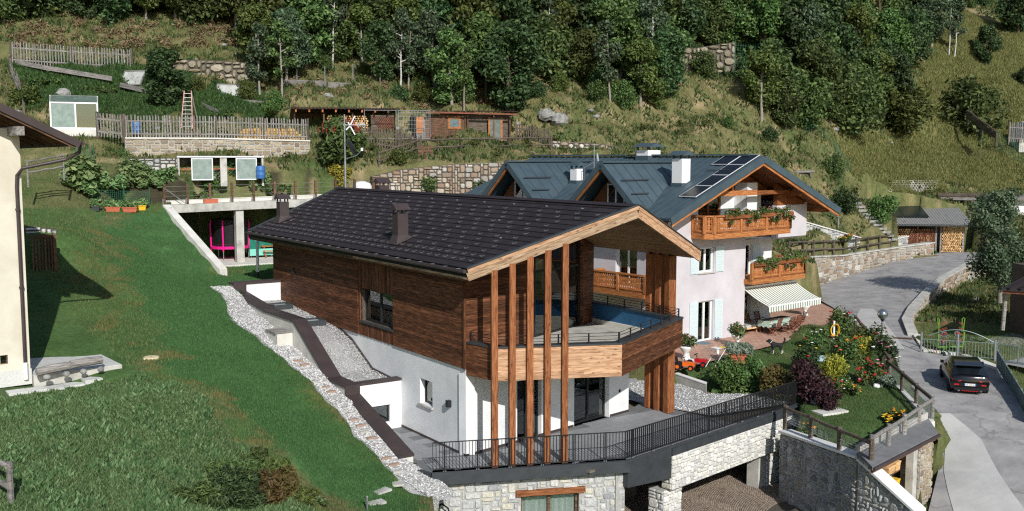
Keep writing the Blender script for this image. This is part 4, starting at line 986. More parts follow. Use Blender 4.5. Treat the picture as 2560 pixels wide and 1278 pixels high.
# ================================================================ FOLIAGE HELPERS
def leaf_mesh(name, centres, n, size, m, spread=.3, seed=1, flat=0., elong=1.6, up=0.):
    """n leaf quads (folded diamonds as two triangles) scattered round clump centres (x,y,z,r)"""
    g = np.random.default_rng(seed); C = np.asarray(centres, float)
    w = C[:, 3]**2; w = w/w.sum(); k = g.choice(len(C), n, p=w)
    d = g.normal(size=(n, 3)); d /= np.linalg.norm(d, axis=1, keepdims=True)
    rr = g.random(n)**(1/2.2)
    p = C[k, :3]+d*(C[k, 3]*rr)[:, None]*np.array([1, 1, 1-flat*.5])
    nrm = d*.7+g.normal(size=(n, 3))*.6; nrm[:, 2] += .35+up; nrm /= np.linalg.norm(nrm, axis=1, keepdims=True)
    t = g.normal(size=(n, 3)); t -= nrm*(t*nrm).sum(1, keepdims=True); t /= np.linalg.norm(t, axis=1, keepdims=True)
    b = np.cross(nrm, t); s = size*g.uniform(.6, 1.35, n)[:, None]
    V = np.stack([p-t*s*elong*.5, p+b*s*.42, p+t*s*elong*.5, p-b*s*.42], 1).reshape(-1, 3)
    Fc = np.arange(4*n).reshape(n, 4)
    return numpy_mesh(name, V, Fc, m, 4)
LEAF = dict(
 forest=leafmat('forest_leaves', [srgb(50,69,39), srgb(82,106,58), srgb(118,138,80)], .28, .35),
 dark=leafmat('dark_leaves', [srgb(38,58,36), srgb(63,90,53), srgb(96,120,74)], .25, .3),
 olive=leafmat('olive_leaves', [srgb(58,72,36), srgb(84,98,48), srgb(112,122,66)], .25, .3),
 grey=leafmat('greyish_leaves', [srgb(52,72,50), srgb(80,100,72), srgb(118,134,104)], .25, .25),
 bright=leafmat('bright_leaves', [srgb(56,84,42), srgb(84,112,58), srgb(114,138,78)], .25, .2),
 purple=leafmat('purple_leaves', [srgb(34,22,26), srgb(58,36,42), srgb(78,52,54)], .15, .15),
 autumn=leafmat('brownish_leaves', [srgb(80,66,38), srgb(106,88,50), srgb(88,94,50)], .25, .15),
 yellowg=leafmat('yellow_green_leaves', [srgb(110,120,40), srgb(160,160,60), srgb(190,184,80)], .3, .15),
 sage=leafmat('sage_leaves', [srgb(96,112,92), srgb(124,138,118), srgb(150,160,142)], .2, .1),
 pumpkin=leafmat('vegetable_leaves', [srgb(80,112,64), srgb(114,144,90), srgb(154,174,118)], .25, .15),
 dry=leafmat('dry_stems', [srgb(124,108,78), srgb(156,138,104), srgb(100,102,62)], .2, .2),
)
FLOW = {k: mat('petals_'+k, [srgb(*a), srgb(*b)], 20, .6, island=.15) for k, a, b in (('red', (190,34,40), (214,60,60)), ('coral', (224,98,72), (238,128,96)), ('pink', (214,110,150), (232,150,180)), ('white', (226,224,218), (240,239,235)), ('yellow', (226,190,40), (238,208,70)), ('orange', (228,140,30), (240,168,50)), ('magenta', (196,40,110), (214,70,134)))}
def blossoms(name, pts, size, m, parent, seed=1):
    b = MB(); rg = random.Random(seed)
    for p in pts:
        p = Vector(p); s = size*rg.uniform(.7, 1.25); N = len(b.v); n = 6
        b.v.append((p.x, p.y, p.z+s*.45))
        for k in range(n): t = 2*math.pi*k/n; b.v.append((p.x+s*math.cos(t)*rg.uniform(.8, 1.1), p.y+s*math.sin(t)*rg.uniform(.8, 1.1), p.z+s*.1))
        b.v.append((p.x, p.y, p.z-s*.5))
        for k in range(n): b.f += [(N, N+1+k, N+1+(k+1) % n), (N+n+1, N+1+(k+1) % n, N+1+k)]
    return b.build(name, m, parent)
def cloud_pts(centres, n, rg, top=True):
    out = []
    for _ in range(n):
        x, y, z, r = rg.choice(centres); u = rg.uniform(0, 2*math.pi); v = rg.uniform(.05 if top else -.5, 1); s = math.sqrt(max(0, 1-v*v))
        out.append((x+r*s*math.cos(u), y+r*s*math.sin(u), z+r*v))
    return out

# ================================================================ CHALET (second house)
ch = thing('chalet', 'pale chalet with teal metal roof, dormers, solar panels and flowered wooden balconies', 'house', (O2.x, O2.y, 0), A2)
Lm = K['lilac']; RW2, E20, E21 = 6.7, -1.45, 14.9
def zr(w): return 8.18+.405*(w-E20) if w < RW2 else 8.18+.405*(E21-w)
F0 = fr((0, 0, 0), 0)
panel('gable_wall', F0, 0, 7.0, .6, 8.35, [(2.75, 4.15, .6, 3.1), (2.75, 4.15, 4.78, 6.24), (2.6, 7.1, 6.9, 8.4)], .4, Lm, ch)
MB().slab([(7.0,.002,.6),(7.0,.002,6.5),(7.0,1.5,6.5),(7.0,1.5,.6)], (-.4,0,0)).build('return_wall', Lm, ch)
FR = fr((7.0, 1.5, 0), 0)
panel('recess_wall', FR, 0, 4.85, .6, 6.5, [(1.3, 2.7, 1.0, 2.9), (1.2, 2.75, 3.75, 6.0)], .35, K['white'], ch)
panel('upper_wall', fr((10.15, 0, 0), 0), 0, 3.25, 6.45, 8.45, [], .35, Lm, ch)
panel('side_wall', fr((13.4, 0.001, 0), math.pi/2), .0, 18.5, 6.46, 8.6, [], .3, Lm, ch)
panel('side_wall', fr((11.85, 1.5, 0), math.pi/2), .36, 17, .6, 6.5, [], .3, Lm, ch)
MB().box(7.001, 13.05, .36, 9, 6.3, 6.44).build('upper_floor', Lm, ch)
FS = fr((0, 18.5, 0), -math.pi/2)
panel('side_wall', FS, 0, 18.49, .6, 8.6, [(14.5, 16.2, 3.9, 6.2)], .4, Lm, ch)
MB().box(.4, 13, 18.0, 18.4, .6, 8.5).build('back_wall', Lm, ch)
window(ch, FS, 14.5, 16.2, 3.9, 6.2, .2, K['whitepaint'], 2, .09, name='glass_door')
# upper loggia
panel('loggia_wall', fr((2.2, 1.3, 0), 0), 0, 8.1, 6.5, 9.32, [(.8, 4.1, 6.9, 9.3)], .2, K['white'], ch)
window(ch, fr((2.2, 1.3, 0), 0), .8, 4.1, 6.9, 9.3, .08, K['chaletdark'], 3, .12, name='glass_door', curtain=False, room=2.5)
MB().box(7.6, 8.6, .35, 1.28, 6.5, 9.9).build('loggia_wall', K['white'], ch)
def gable_piece(w0, w1, y0, y1, zb, m, nm):
    MB().slab([(w0, y0, zb), (w1, y0, zb), (w1, y0, zr(w1)-.3), (w0, y0, zr(w0)-.3)], (0, y1-y0, 0)).build(nm, m, ch)
gable_piece(0, 2.6, .003, .35, 8.352, K['chaletdark'], 'gable_boards')
for k in range(12):
    a = 10.2+k*.26; b = a+.25; gable_piece(a, b, .0+.012*(k % 2), .3, 8.46, K['chaletdark'], 'gable_board')
gable_piece(2.2, 6.69, 1.32, 1.45, 9.0, K['chaletdark'], 'gable_back'); gable_piece(6.71, 12, 1.32, 1.45, 9.0, K['chaletdark'], 'gable_back')
# purlins, tie beam
for w, zz in ((RW2, zr(RW2)-.62), (2.4, zr(2.4)-.55), (11.0, zr(11.0)-.55), (13.9, zr(13.9)-.5), (-.5, zr(-.5)-.5)):
    beam('purlin', (w, -1.15, zz), (w, 2.0, zz), .22, .26, K['chaletdark'], ch)
beam('tie_beam', (3.0, -.55, 9.35), (7.2, -.55, 9.35), .24, .3, K['chalet'], ch)
beam('tie_beam', (7.0, -.3, 9.32), (11.2, -.3, 9.32), .2, .24, K['chaletdark'], ch); beam('strut', (5.1, -.4, 9.5), (5.1, -.4, zr(5.1)-.5), .2, .2, K['chalet'], ch)
# roof
LB = 19.0; LF = -1.45
r2 = MB()
for a, b in ((E20, RW2), (E21, RW2)):
    pts = [(a, LF, zr(a)), (b, LF, zr(b)), (b, LB, zr(b)), (a, LB, zr(a))]; r2.slab(pts if a < b else pts[::-1], (0, 0, -.1))
roof2 = r2.build('roof', K['tealroof'], ch)
for a in (E20, E21):
    d = .0
    beam('bargeboard', (a, LF-.03, zr(a)-.17), (RW2, LF-.03, zr(RW2)-.17), .06, .40, K['tealroof'], ch)
    beam('wood_trim', (a+(.12 if a < 0 else -.12), LF+.06, zr(a)-.42), (RW2, LF+.06, zr(RW2)-.46), .1, .16, K['chalet'], ch)
    b = RW2; n_ = Vector((0, 0, 0))
    MB().slab([(a, LF+.05, zr(a)-.12), (b, LF+.05, zr(b)-.12), (b, LB, zr(b)-.12), (a, LB, zr(a)-.12)][::(1 if a < b else -1)], (0, 0, -.1)).build('soffit', K['chaletdark'], ch)
nseam = 33
dorm = [(3.75, 2.75, 11.12), (12.2, 2.75, 11.15)]
for k in range(nseam+1):
    l = LF+.05+(LB-LF-.1)*k/nseam
    w0 = E20
    for lc, hf, zc in dorm:
        if abs(l-lc) < hf:
            zd = zc-(abs(l-lc))*(zc-8.65)/hf; w0 = max(w0, E20+(zd-8.18)/.405)
    if w0 < RW2-.3: beam('seam', (w0, l, zr(w0)+.02), (RW2, l, zr(RW2)+.02), .025, .045, K['tealroof'], roof2)
MB().bar((RW2, LF+.9, zr(RW2)+.08), (RW2, LB, zr(RW2)+.08), .55, .1).build('ridge_cap', K['tealroof'], roof2)
beam('gutter', (E20-.06, LF, zr(E20)-.1), (E20-.06, LB, zr(E20)-.1), .14, .12, K['anthracite'], roof2)
for di, (lc, hf, zc) in enumerate(dorm):
    q = MB(); WF = -1.55; zl = 8.65; w_e = E20+(zl-8.18)/.405; w_r = E20+(zc-8.18)/.405
    for s in (-1, 1):
        pts = [(WF, lc+s*hf, zl), (w_e+.15, lc+s*hf, zl), (w_r+.2, lc, zc), (WF, lc, zc)]; q.slab(pts if s > 0 else pts[::-1], (0, 0, -.09))
    dr = q.build('dormer', K['tealroof'], ch)
    for s in (-1, 1):
        beam('bargeboard', (WF-.03, lc+s*hf, zl-.1), (WF-.03, lc, zc-.1), .05, .34, K['tealroof'], dr)
        beam('wood_trim', (WF+.1, lc+s*(hf-.15), zl-.18), (WF+.1, lc, zc-.36), .12, .14, K['chalet'], dr)
        for k in range(1, 9):
            w = WF+(w_r-WF)*k/9.0; 
            # seam from ridge down to valley / eave
            zval = zl; lv = hf
            if w > w_e: zval = zr(w); lv = hf*(zc-zval)/(zc-zl)
            if lv > .25: beam('seam', (w, lc+s*lv, zval+.02), (w, lc, zc+.02), .025, .045, K['tealroof'], dr)
        if s < 0:
            for wz, l_a in ((.45, .9), (.75, .55)):
                zz = zc-(zc-zl)*wz; MB().bar((WF+.4, lc+s*hf*wz, zz+.14), (WF+.4+l_a*2.6, lc+s*hf*wz, zz+.14), .05, .06).build('snow_bar', K['anthracite'], dr)
    MB().bar((WF-.02, lc, zc+.05), (w_r, lc, zc+.05), .4, .08).build('ridge_cap', K['tealroof'], dr)
    MB().slab([(-.25, lc-hf+.3, zl-.35), (-.25, lc+hf-.3, zl-.35), (-.25, lc, zc-.35)], (.1, 0, 0)).build('dormer_face', K['chaletdark'], dr)
    window(dr, fr((-.3, lc+.7, 0), -math.pi/2), 0, 1.4, 8.7, 9.9, .0, K['whitepaint'], 2, .08, curtain=False, room=0)
for (l0, l1, wz) in ((5.9, 8.6, 1.2), (5.9, 9.2, 2.6), (-.8, .9, 4.4), (6.2, 8.0, 4.2)):
    MB().bar((wz, l0, zr(wz)+.14), (wz, l1, zr(wz)+.14), .05, .06).build('snow_bar', K['anthracite'], roof2)
# solar panels along the verge
solar = mat('solar_cell', [srgb(16,18,22), srgb(24,27,32)], 2, .3, spec=.3)
cs = 1/math.sqrt(1+.405**2)
def slope_frame(w, l): return Matrix.Translation((w, l, zr(w)+.1)) @ Matrix.Rotation(-math.atan(.405), 4, 'Y')
for (l0, k) in [(-1.2, 0), (-1.2, 1), (-1.2, 2), (-1.2, 3), (.05, 3)]:
    w = .9+k*1.45
    o = MB().box(0, 1.52, 0, 1.2, 0, .035).build('solar_panel', K['whitemetal'], roof2); o.matrix_local = slope_frame(w, l0)
    for i in range(6):
        for j in range(2):
            MB().box(.03+j*.735, .03+j*.735+.725, .03+i*.19, .03+i*.19+.182, .036, .04).build('solar_cell', solar, o)
def stack(w, l, sx, sy, zb, ztp, m, capm, cap=.22):
    o = MB().box(w-sx/2, w+sx/2, l-sy/2, l+sy/2, zb, ztp-.4).build('chimney', m, roof2)
    e = cap; c = MB()
    for a in (-1, 1):
        for b in (-1, 1): c.box(w+a*(sx/2-.06)-.05, w+a*(sx/2-.06)+.05, l+b*(sy/2-.06)-.05, l+b*(sy/2-.06)+.05, ztp-.4, ztp-.2)
    x0, x1, y0, y1 = w-sx/2-e, w+sx/2+e, l-sy/2-e, l+sy/2+e
    c.add([(x0,y0,ztp-.2),(x1,y0,ztp-.2),(x1,y1,ztp-.2),(x0,y1,ztp-.2),(w,y0,ztp+.06),(w,y1,ztp+.06)], [(0,1,4),(1,2,5,4),(2,3,5),(3,0,4,5),(0,3,2,1)])
    c.build('chimney_cap', capm, o); MB().box(w-sx/2-.05, w+sx/2+.05, l-sy/2-.05, l+sy/2+.05, zb, zb+.55).build('chimney_base', K['tealroof'], o)
stack(2.75, 1.45, .75, .75, 9.4, 11.75, K['whitepaint'], K['tealroof']); stack(2.7, 10.2, .55, .6, 9.4, 11.1, K['whitepaint'], K['tealroof'], .15); stack(6.7, 7.6, 1.2, 1.0, 11.0, 12.3, K['whitepaint'], K['tealroof'], .25)
# windows with shutters on the gable
def shutters(x0, x1, z0, z1, frame, both=True, out=.06):
    wd = (x1-x0)/2+.04
    for s, xa in ((-1, x0-wd-.06), (1, x1+.06)):
        o = MB().box(xa, xa+wd, -out, -.012, z0, z1).build('shutter', K['shutter'], ch); o.matrix_local = frame
        n_ = int((z1-z0)/.12)
        for i in range(n_): MB().box(xa+.08, xa+wd-.08, -out-.014, -out-.002, z0+.06+i*(z1-z0-.1)/n_, z0+.06+(i+.72)*(z1-z0-.1)/n_).build('slat', K['shutter'], o)
window(ch, F0, 2.75, 4.15, 4.78, 6.24, .15, K['whitepaint'], 2, .1, curtain=2, sill=K['concrete']); shutters(2.75, 4.15, 4.75, 6.26, F0)
window(ch, F0, 2.75, 4.15, .72, 3.1, .15, K['whitepaint'], 2, .1, curtain=2, name='glass_door'); shutters(2.75, 4.15, .74, 3.12, F0)
window(ch, FR, 1.3, 2.7, 1.0, 2.9, .12, K['paleconc'], 2, .1, curtain=False); window(ch, FR, 1.2, 2.75, 3.75, 6.0, .12, K['whitepaint'], 2, .1, name='glass_door'); shutters(1.2, 2.75, 3.75, 6.0, FR)
# chalet balconies
bb_me = MB()
def cut_board(hh, wd):
    """board with a waisted outline"""
    pr = [(0, .5), (.10, .5), (.14, .28), (.22, .5), (.44, .5), (.5, .30), (.56, .5), (.78, .5), (.86, .28), (.9, .5), (1, .5)]
    left = [(-q*wd, t*hh) for t, q in pr]; right = [(q*wd, t*hh) for t, q in reversed(pr)]
    pts = left+right; n_ = len(pts)
    b = MB()
    k = len(pr)
    v = [(x, 0, z) for x, z in left]+[(-x, 0, z) for x, z in left]+[(x, .025, z) for x, z in left]+[(-x, .025, z) for x, z in left]
    f = []
    for i in range(k-1): f += [(i, k+i, k+i+1, i+1), (2*k+i+1, 3*k+i+1, 3*k+i, 2*k+i), (i+1, 2*k+i+1, 2*k+i, i), (k+i, 3*k+i, 3*k+i+1, k+i+1)]
    return b.add(v, f).mesh('baluster_board', K['chalet'])
BRD = cut_board(.82, .15)
def side(o, a, b, z0, wd=.15):
    a, b = Vector((*a, 0)), Vector((*b, 0)); d = (b-a).normalized(); L_ = (b-a).length; az = math.atan2(d.y, d.x); k = max(1, round(L_/(wd+.02)))
    beam('floor_beam', a+Vector((0,0,z0+.16)), b+Vector((0,0,z0+.16)), .12, .3, K['chalet'], o)
    beam('scallop_rail', a+d*.02+Vector((0,0,z0+.36)), b-d*.02+Vector((0,0,z0+.36)), .05, .07, K['chaletdark'], o)
    beam('bottom_rail', a+Vector((0,0,z0+.46)), b+Vector((0,0,z0+.46)), .1, .1, K['chalet'], o); beam('top_rail', a+Vector((0,0,z0+1.3)), b+Vector((0,0,z0+1.3)), .16, .09, K['chalet'], o)
    for i in range(k):
        q = link('baluster_board', BRD, o); q.matrix_local = fr(a+d*(L_*(i+.5)/k)+Vector((0,0,z0+.45)), az)
    nk = max(1, round(L_/2.3))
    for i in range(nk+1):
        p = a+d*(L_*i/nk); beam('baluster_post', p+Vector((0,0,z0+.3)), p+Vector((0,0,z0+1.27)), .17, .17, K['chalet'], o, up=(d.x, d.y, 0))
def balcony(name_w, corners, z0, back):
    o = MB().slab([(*c, z0+.02) for c in corners+back], (0, 0, .28)).build('balcony', K['chalet'], ch)
    for a, b in zip(corners[:-1], corners[1:]): side(o, a, b, z0)
    return o
balcony('', [(2.05, -.02), (2.05, -.9), (2.45, -1.25), (9.75, -1.25), (9.75, -.02)], 6.82, [])
balcony('', [(6.95, -.6), (12.4, -.6), (12.4, 1.45)], 3.80, [(7.02, 1.45)])
balcony('', [(-.02, 4.9), (-1.0, 4.9), (-1.0, .75), (-.02, .75)], 3.52, [])
# flower boxes
def flower_box(root_parent, a, b, z, label, seed, cols, dens=1.0):
    a, b = M2 @ Vector((*a, 0)), M2 @ Vector((*b, 0)); d = b-a; L_ = d.length
    t = thing('flower_box', label, 'flower box', (a.x, a.y, z), math.atan2(d.y, d.x))
    MB().box(0, L_, -.12, .12, -.18, .04).build('planter', K['chaletdark'], t)
    rg = random.Random(seed); cs_ = [(L_*(i+.5)/(L_*3), rg.uniform(-.14, .06), rg.uniform(-.02, .26), rg.uniform(.16, .3)) for i in range(int(L_*3))]
    cs_ += [(rg.uniform(0, L_), -.2, rg.uniform(-.4, -.05), .17) for i in range(int(L_*1.6))]
    link('foliage', leaf_mesh('foliage', cs_, int(420*L_*dens), .085, LEAF['bright'], seed=seed), t)
    for c, n_ in cols: blossoms('blossoms', cloud_pts(cs_, int(n_*L_), rg), .06, FLOW[c], t, seed)
flower_box(ch, (3.3, -1.3), (9.9, -1.3), 8.12, 'long flower box of pink and red geraniums on the upper front balcony of the chalet', 41, (('pink', 6), ('red', 4), ('white', 3)))
flower_box(ch, (7.0, -.68), (12.3, -.68), 5.1, 'flower box of pink geraniums on the middle balcony above the striped awning', 42, (('pink', 5), ('red', 4)))
flower_box(ch, (12.45, -.5), (12.45, 1.2), 5.1, 'short flower box on the far end of the middle chalet balcony', 43, (('pink', 6), ('red', 4)))
# ---- awning
aw = thing('awning', 'green and white striped awning stretched over the dining table', 'awning', h2(7.1, .1, 0), A2)
stripe = stripemat('awning_stripes', srgb(226,228,218)[:3], srgb(118,130,116)[:3], 'X', 4.0, .58)
aw_b = MB(); a0, a1 = 3.5, 2.62
for i in range(9):
    t = i/8; z = a0+(a1-a0)*t-.08*math.sin(math.pi*t); aw_b.v += [(0, -1.85*t, z), (5.4, -1.85*t, z)]
aw_b.f = [(2*i, 2*i+1, 2*i+3, 2*i+2) for i in range(8)]
aw_b.build('canopy', stripe, aw)
vl = MB(); nv_ = 44
for i in range(nv_+1):
    x = 5.4*i/nv_; vl.v += [(x, -1.89, a1-.03), (x, -1.9, a1-.34-.04*abs(math.sin(i*math.pi/2)))]
vl.f = [(2*i, 2*i+2, 2*i+3, 2*i+1) for i in range(nv_)]
vl.build('valance', stripe, aw); MB().box(-.02, 5.42, -1.9, -1.82, a1-.05, a1+.04).build('front_bar', K['whitepaint'], aw); MB().box(0, 5.4, -.02, .14, a0-.06, a0+.1).build('cassette', K['whitepaint'], aw)
for x in (.5, 4.9): MB().bar((x, 0, a0-.15), (x+.25, -1.8, a1-.04), .05, .05).build('arm', K['whitepaint'], aw)
# ---- antenna of the chalet
an = thing('satellite_antenna', 'small white satellite dish and aerial on the chalet roof', 'antenna', h2(3.6, 9.5, 0), A2)
MB().tube([(0,0,zr(3.6)-.1),(0,0,zr(3.6)+2.1)], .03, 6).build('mast', K['galv'], an)
dsh = MB().lathe([(.02, -.05), (.22, 0), (.36, .07), (.4, .12)], 14).build('dish', K['whitemetal'], an); dsh.matrix_local = Matrix.Translation((.1, -.12, zr(3.6)+1.1)) @ Matrix.Rotation(R(80), 4, 'X') @ Matrix.Rotation(R(40), 4, 'Y')
MB().bar((-.9, 0, zr(3.6)+.55), (0, 0, zr(3.6)+.9), .03, .03).bar((-.9, 0, zr(3.6)+.55), (-.9, 0, zr(3.6)-.3), .03, .03).build('stay', K['galv'], an)
MB().bar((0, 0, zr(3.6)+2.0), (0, -1.2, zr(3.6)+2.0), .02, .02).build('aerial_boom', K['galv'], an)
# ================================================================ NEIGHBOUR HOUSE, FAR LEFT
C3 = atz(77, 942, 3.75); A3 = R(39)
lh = thing('neighbour_house', 'cream rendered house corner with brown roof overhang at the left edge', 'house', (C3.x, C3.y, 0), A3)
panel('wall', fr((-8, 0, 0), 0), 0, 8, 3.6, 12.4, [(7.05, 7.3, 4.3, 4.62)], .4, K['cream'], lh)
window(lh, fr((-8, 0, 0), 0), 7.05, 7.3, 4.3, 4.62, .05, K['oldwood'], 1, .03, curtain=False, room=.2)
panel('side_wall', fr((0, 0.002, 0), math.pi/2), 0, 14, 3.6, 12.0, [], .4, K['cream'], lh)
MB().box(-8, .03, -.03, -.003, 3.5, 4.05).build('plinth', K['slabtile'], lh)
sl3 = .49; zr3 = lambda x: 12.0+(1.62-x)*sl3
MB().slab([(1.62, -1.25, zr3(1.62)), (-9, -1.25, zr3(-9)), (-9, 15, zr3(-9)), (1.62, 15, zr3(1.62))][::-1], (0, 0, -.05)).build('roof', K['copperdark'], lh)
beam('verge_board', (1.62, -1.28, zr3(1.62)-.14), (-9, -1.28, zr3(-9)-.14), .05, .24, K['copperdark'], lh); beam('verge_board', (1.5, -1.2, zr3(1.5)-.27), (-9, -1.2, zr3(-9)-.27), .06, .16, K['oldwood'], lh)
for k in range(18):
    y = -.9+k*.85; beam('rafter', (1.45, y, zr3(1.45)-.17), (-2.5, y, zr3(-2.5)-.17), .14, .2, K['oldwood'], lh)
beam('purlin', (-.25, -1.3, zr3(-.25)-.62), (-.25, 3, zr3(-.25)-.62), .24, .3, K['silver'], lh)
MB().tube([(1.72, -1.2, 11.9), (1.72, 14, 11.85)], .09, 8).build('gutter', K['copperdark'], lh)
MB().tube([(1.70, -1.0, 11.85), (1.68, -.95, 11.6), (1.3, -.7, 11.35), (.0, -.25, 11.05), (-.16, -.12, 10.8), (-.18, -.1, 10.4), (-.18, -.1, 4.0)], .06, 10).build('downpipe', K['copperdark'], lh)
MB().tube([(-.18, -.1, 3.7), (-.18, -.1, 4.3)], .075, 10).build('downpipe_foot', K['whitepaint'], lh)
for z in (9.6, 6.9): MB().tube([(-.18, -.1, z), (-.18, -.1, z+.07)], .085, 8).build('pipe_clip', K['copperdark'], lh)
sl = thing('paved_terrace', 'pale washed concrete terrace slabs beside the cream house', 'terrace', (C3.x, C3.y, 0), A3)
MB().box(0.05, 3.08, -.18, 13, 3.3, 3.785).build('slab_base', K['concrete'], sl)
tm2 = MB().box(.005, .495, .005, .495, 0, .025).mesh('paving_slab', K['slabtile'])
for i in range(6):
    for j in range(26):
        o = link('paving_slab', tm2, sl); o.location = (.07+i*.5, -.17+j*.5, 3.787)
for i in range(5): MB().box(-.9+i*.62, -.9+i*.62+.6, -.85, -.3, 3.0, ground(*(tuple(lh.matrix_basis @ Vector((-.6+i*.62, -.55, 0)))[:2]))+.05).build('paving_slab', K['slabtile'], sl)
lg = thing('log_edging', 'two weathered logs lying along the front edge of the paved terrace', 'logs', (C3.x, C3.y, 0), A3)
for a, b in (((.05, -.62, 4.0), (1.25, -.5, 4.08)), ((1.2, -.52, 4.1), (2.3, -.42, 4.12))): MB().tube([a, tuple((Vector(a)+Vector(b))/2+Vector((0,0,.02))), b], [.15, .16, .14], 10).build('log', K['silver'], lg)
for x, y in ((.35, -.75), (1.0, -.66), (1.6, -.62), (2.2, -.58)): MB().ball((x, y, 3.82), .13, 8, 6, (1, 1, .75), .1).build('wedge_stone', K['rockgrey'], lg)
st = thing('tree_stump', 'freshly cut flat pale tree stump in the lawn', 'stump', onground(378, 897))
MB().lathe([(.34, -.1), (.31, .05), (.28, .08)], 14).build('stump', mat('fresh_cut_wood', [srgb(206,190,150), srgb(224,210,172)], 5, .9), st)
wc = aty(130, 600, 50); bl = thing('wooden_balcony', 'brown wooden slatted balcony behind the cream house', 'balcony', aty(88, 682, 46.5), R(39))
for k in range(7): MB().box(-.1+k*.14, -.03+k*.14, -.02, .02, 0, 1.7).build('slat', K['oldwood'], bl)
MB().box(-.2, .95, -.05, .05, 1.62, 1.75).build('rail', K['oldwood'], bl); MB().box(-.2, .95, -.05, .05, -.1, .03).build('rail', K['oldwood'], bl)
for s in (0, 1): MB().box(.95-.12, .97, -.1, .06, -.4, 1.8).build('post', K['oldwood'], bl) if s else MB().box(.86, .92, .06, 2.0, 0, 1.7).build('side_board', K['oldwood'], bl)

# ================================================================ RETAINING WALLS
def wall_px(name, label, pts, smat, core=None, cell=.2, depth=.1, rough=.35, gap=.015, th=.5, cap=None, seed=1, dig=.3, wmax=4, hmax=2, cat='stone wall', limit=300):
    """pts: (px, py_top, py_bottom, Y): path left to right as seen"""
    P = []
    for px, yt, yb, Yd in pts:
        a = aty(px, yt, Yd); b = aty(px, yb, Yd); P.append((a.x, a.y, a.z, b.z-dig))
    return wall_w(name, label, P, smat, core, cell, depth, rough, gap, th, cap, seed, wmax, hmax, cat, limit)
def wall_w(name, label, P, smat, core=None, cell=.2, depth=.1, rough=.35, gap=.015, th=.5, cap=None, seed=1, wmax=4, hmax=2, cat='stone wall', limit=300, capw=None):
    t = thing(name, label, cat, (P[0][0], P[0][1], 0)); o0 = Vector((P[0][0], P[0][1], 0)); left = limit
    for i in range(len(P)-1):
        a, b = P[i], P[i+1]; L_ = math.hypot(b[0]-a[0], b[1]-a[1]); fm = fr((a[0]-o0.x, a[1]-o0.y, 0), math.atan2(b[1]-a[1], b[0]-a[0]))
        c = MB().add([(0,0,a[3]),(L_,0,b[3]),(L_,0,b[2]),(0,0,a[2]),(0,th,a[3]),(L_,th,b[3]),(L_,th,b[2]),(0,th,a[2])], [(0,1,2,3),(5,4,7,6),(3,2,6,7),(4,0,3,7),(1,5,6,2)]).build('wall_core', core or K['darkjoint'], t); c.matrix_local = fm
        if smat:
            n_ = stones(t, fm, L_, min(a[3], b[3]), max(a[2], b[2]), smat, cell, depth, rough, gap, top=lambda s, a=a, b=b, L_=L_: a[2]+(b[2]-a[2])*s/L_, bot=lambda s, a=a, b=b, L_=L_: a[3]+(b[3]-a[3])*s/L_, seed=seed+i, wmax=wmax, hmax=hmax, limit=max(0, left)); left -= n_
        if cap:
            w0 = -depth-.05; w1 = capw or th+.03
            c = MB().add([(0,w0,a[2]+.0),(L_,w0,b[2]+.0),(L_,w1,b[2]),(0,w1,a[2]),(0,w0,a[2]+.1),(L_,w0,b[2]+.1),(L_,w1,b[2]+.1),(0,w1,a[2]+.1)], [(4,5,6,7),(0,1,5,4),(1,2,6,5),(2,3,7,6),(3,0,4,7)]).build('coping', cap, t); c.matrix_local = fm
    return t
zY = lambda px, py, z: atz(px, py, z).y
zG = lambda px, py: onground(px, py).y
wall_px('stone_wall', 'warm mortared fieldstone wall below the grey picket fence', [(312,347,430,68.0),(540,348,405,70.6),(775,354,412,72.9)], STONE['warm'], K['mortar'], .19, .05, .3, .009, .5, K['paleconc'], 51, limit=220)
wall_px('stone_wall', 'low grey stone wall left of the lean-to glasshouse', [(322,397,440,66.6),(446,395,440,67.6)], STONE['ashlar'], K['darkjoint'], .2, .06, .3, .02, .4, None, 61)
wall_px('stone_wall', 'rough stone retaining wall behind the wooden house ridge, below the log fence', [(930,442,500,71.0),(1000,425,500,71.8),(1130,411,500,73.0),(1290,405,500,74.2)], STONE['field'], K['darkjoint'], .19, .1, .34, .004, .5, None, 71, wmax=4, hmax=3)
wall_px('boulder_wall', 'dry boulder wall on the slope right of the upper picket fence', [(392,140,190,83.2),(470,150,215,82.6),(560,152,225,82.4),(645,160,250,82.2)], STONE['dry'], K['darkjoint'], .36, .22, .6, .03, .6, None, 81, wmax=3, hmax=2)
wall_px('boulder_wall', 'dry boulder wall half hidden by trees above the hen house', [(960,160,235,87.2),(1090,165,240,88)], STONE['dry'], K['darkjoint'], .36, .22, .6, .03, .6, None, 82, wmax=3, hmax=2)
wall_px('boulder_wall', 'long dry boulder wall in the trees above the two grey boulders', [(1360,140,215,93.5),(1500,120,200,95)], STONE['dry'], K['darkjoint'], .38, .22, .6, .03, .6, None, 83, wmax=3, hmax=2)
wall_px('boulder_wall', 'dry boulder wall ending at the green net high on the slope', [(1630,115,170,97.2),(1740,120,175,97.6),(1838,105,165,98)], STONE['dry'], K['darkjoint'], .38, .22, .6, .03, .6, None, 84, wmax=3, hmax=2)
wall_px('stone_wall', 'low loose stone wall behind the chalet roof ridge', [(1380,352,385,79.5),(1500,360,390,80.5),(1660,380,400,82)], STONE['field'], K['darkjoint'], .22, .12, .5, .02, .5, None, 85)
RWP = []
for px, py, z, yt in ((1975,738,.85,648),(2010,728,.95,645),(2110,694,1.3,640),(2230,655,1.9,622),(2335,638,2.3,608)):
    Yd = zY(px, py, z)+.25; b = aty(px, py, Yd); a = aty(px, yt, Yd); RWP.append((a.x, a.y, a.z, b.z-.4))
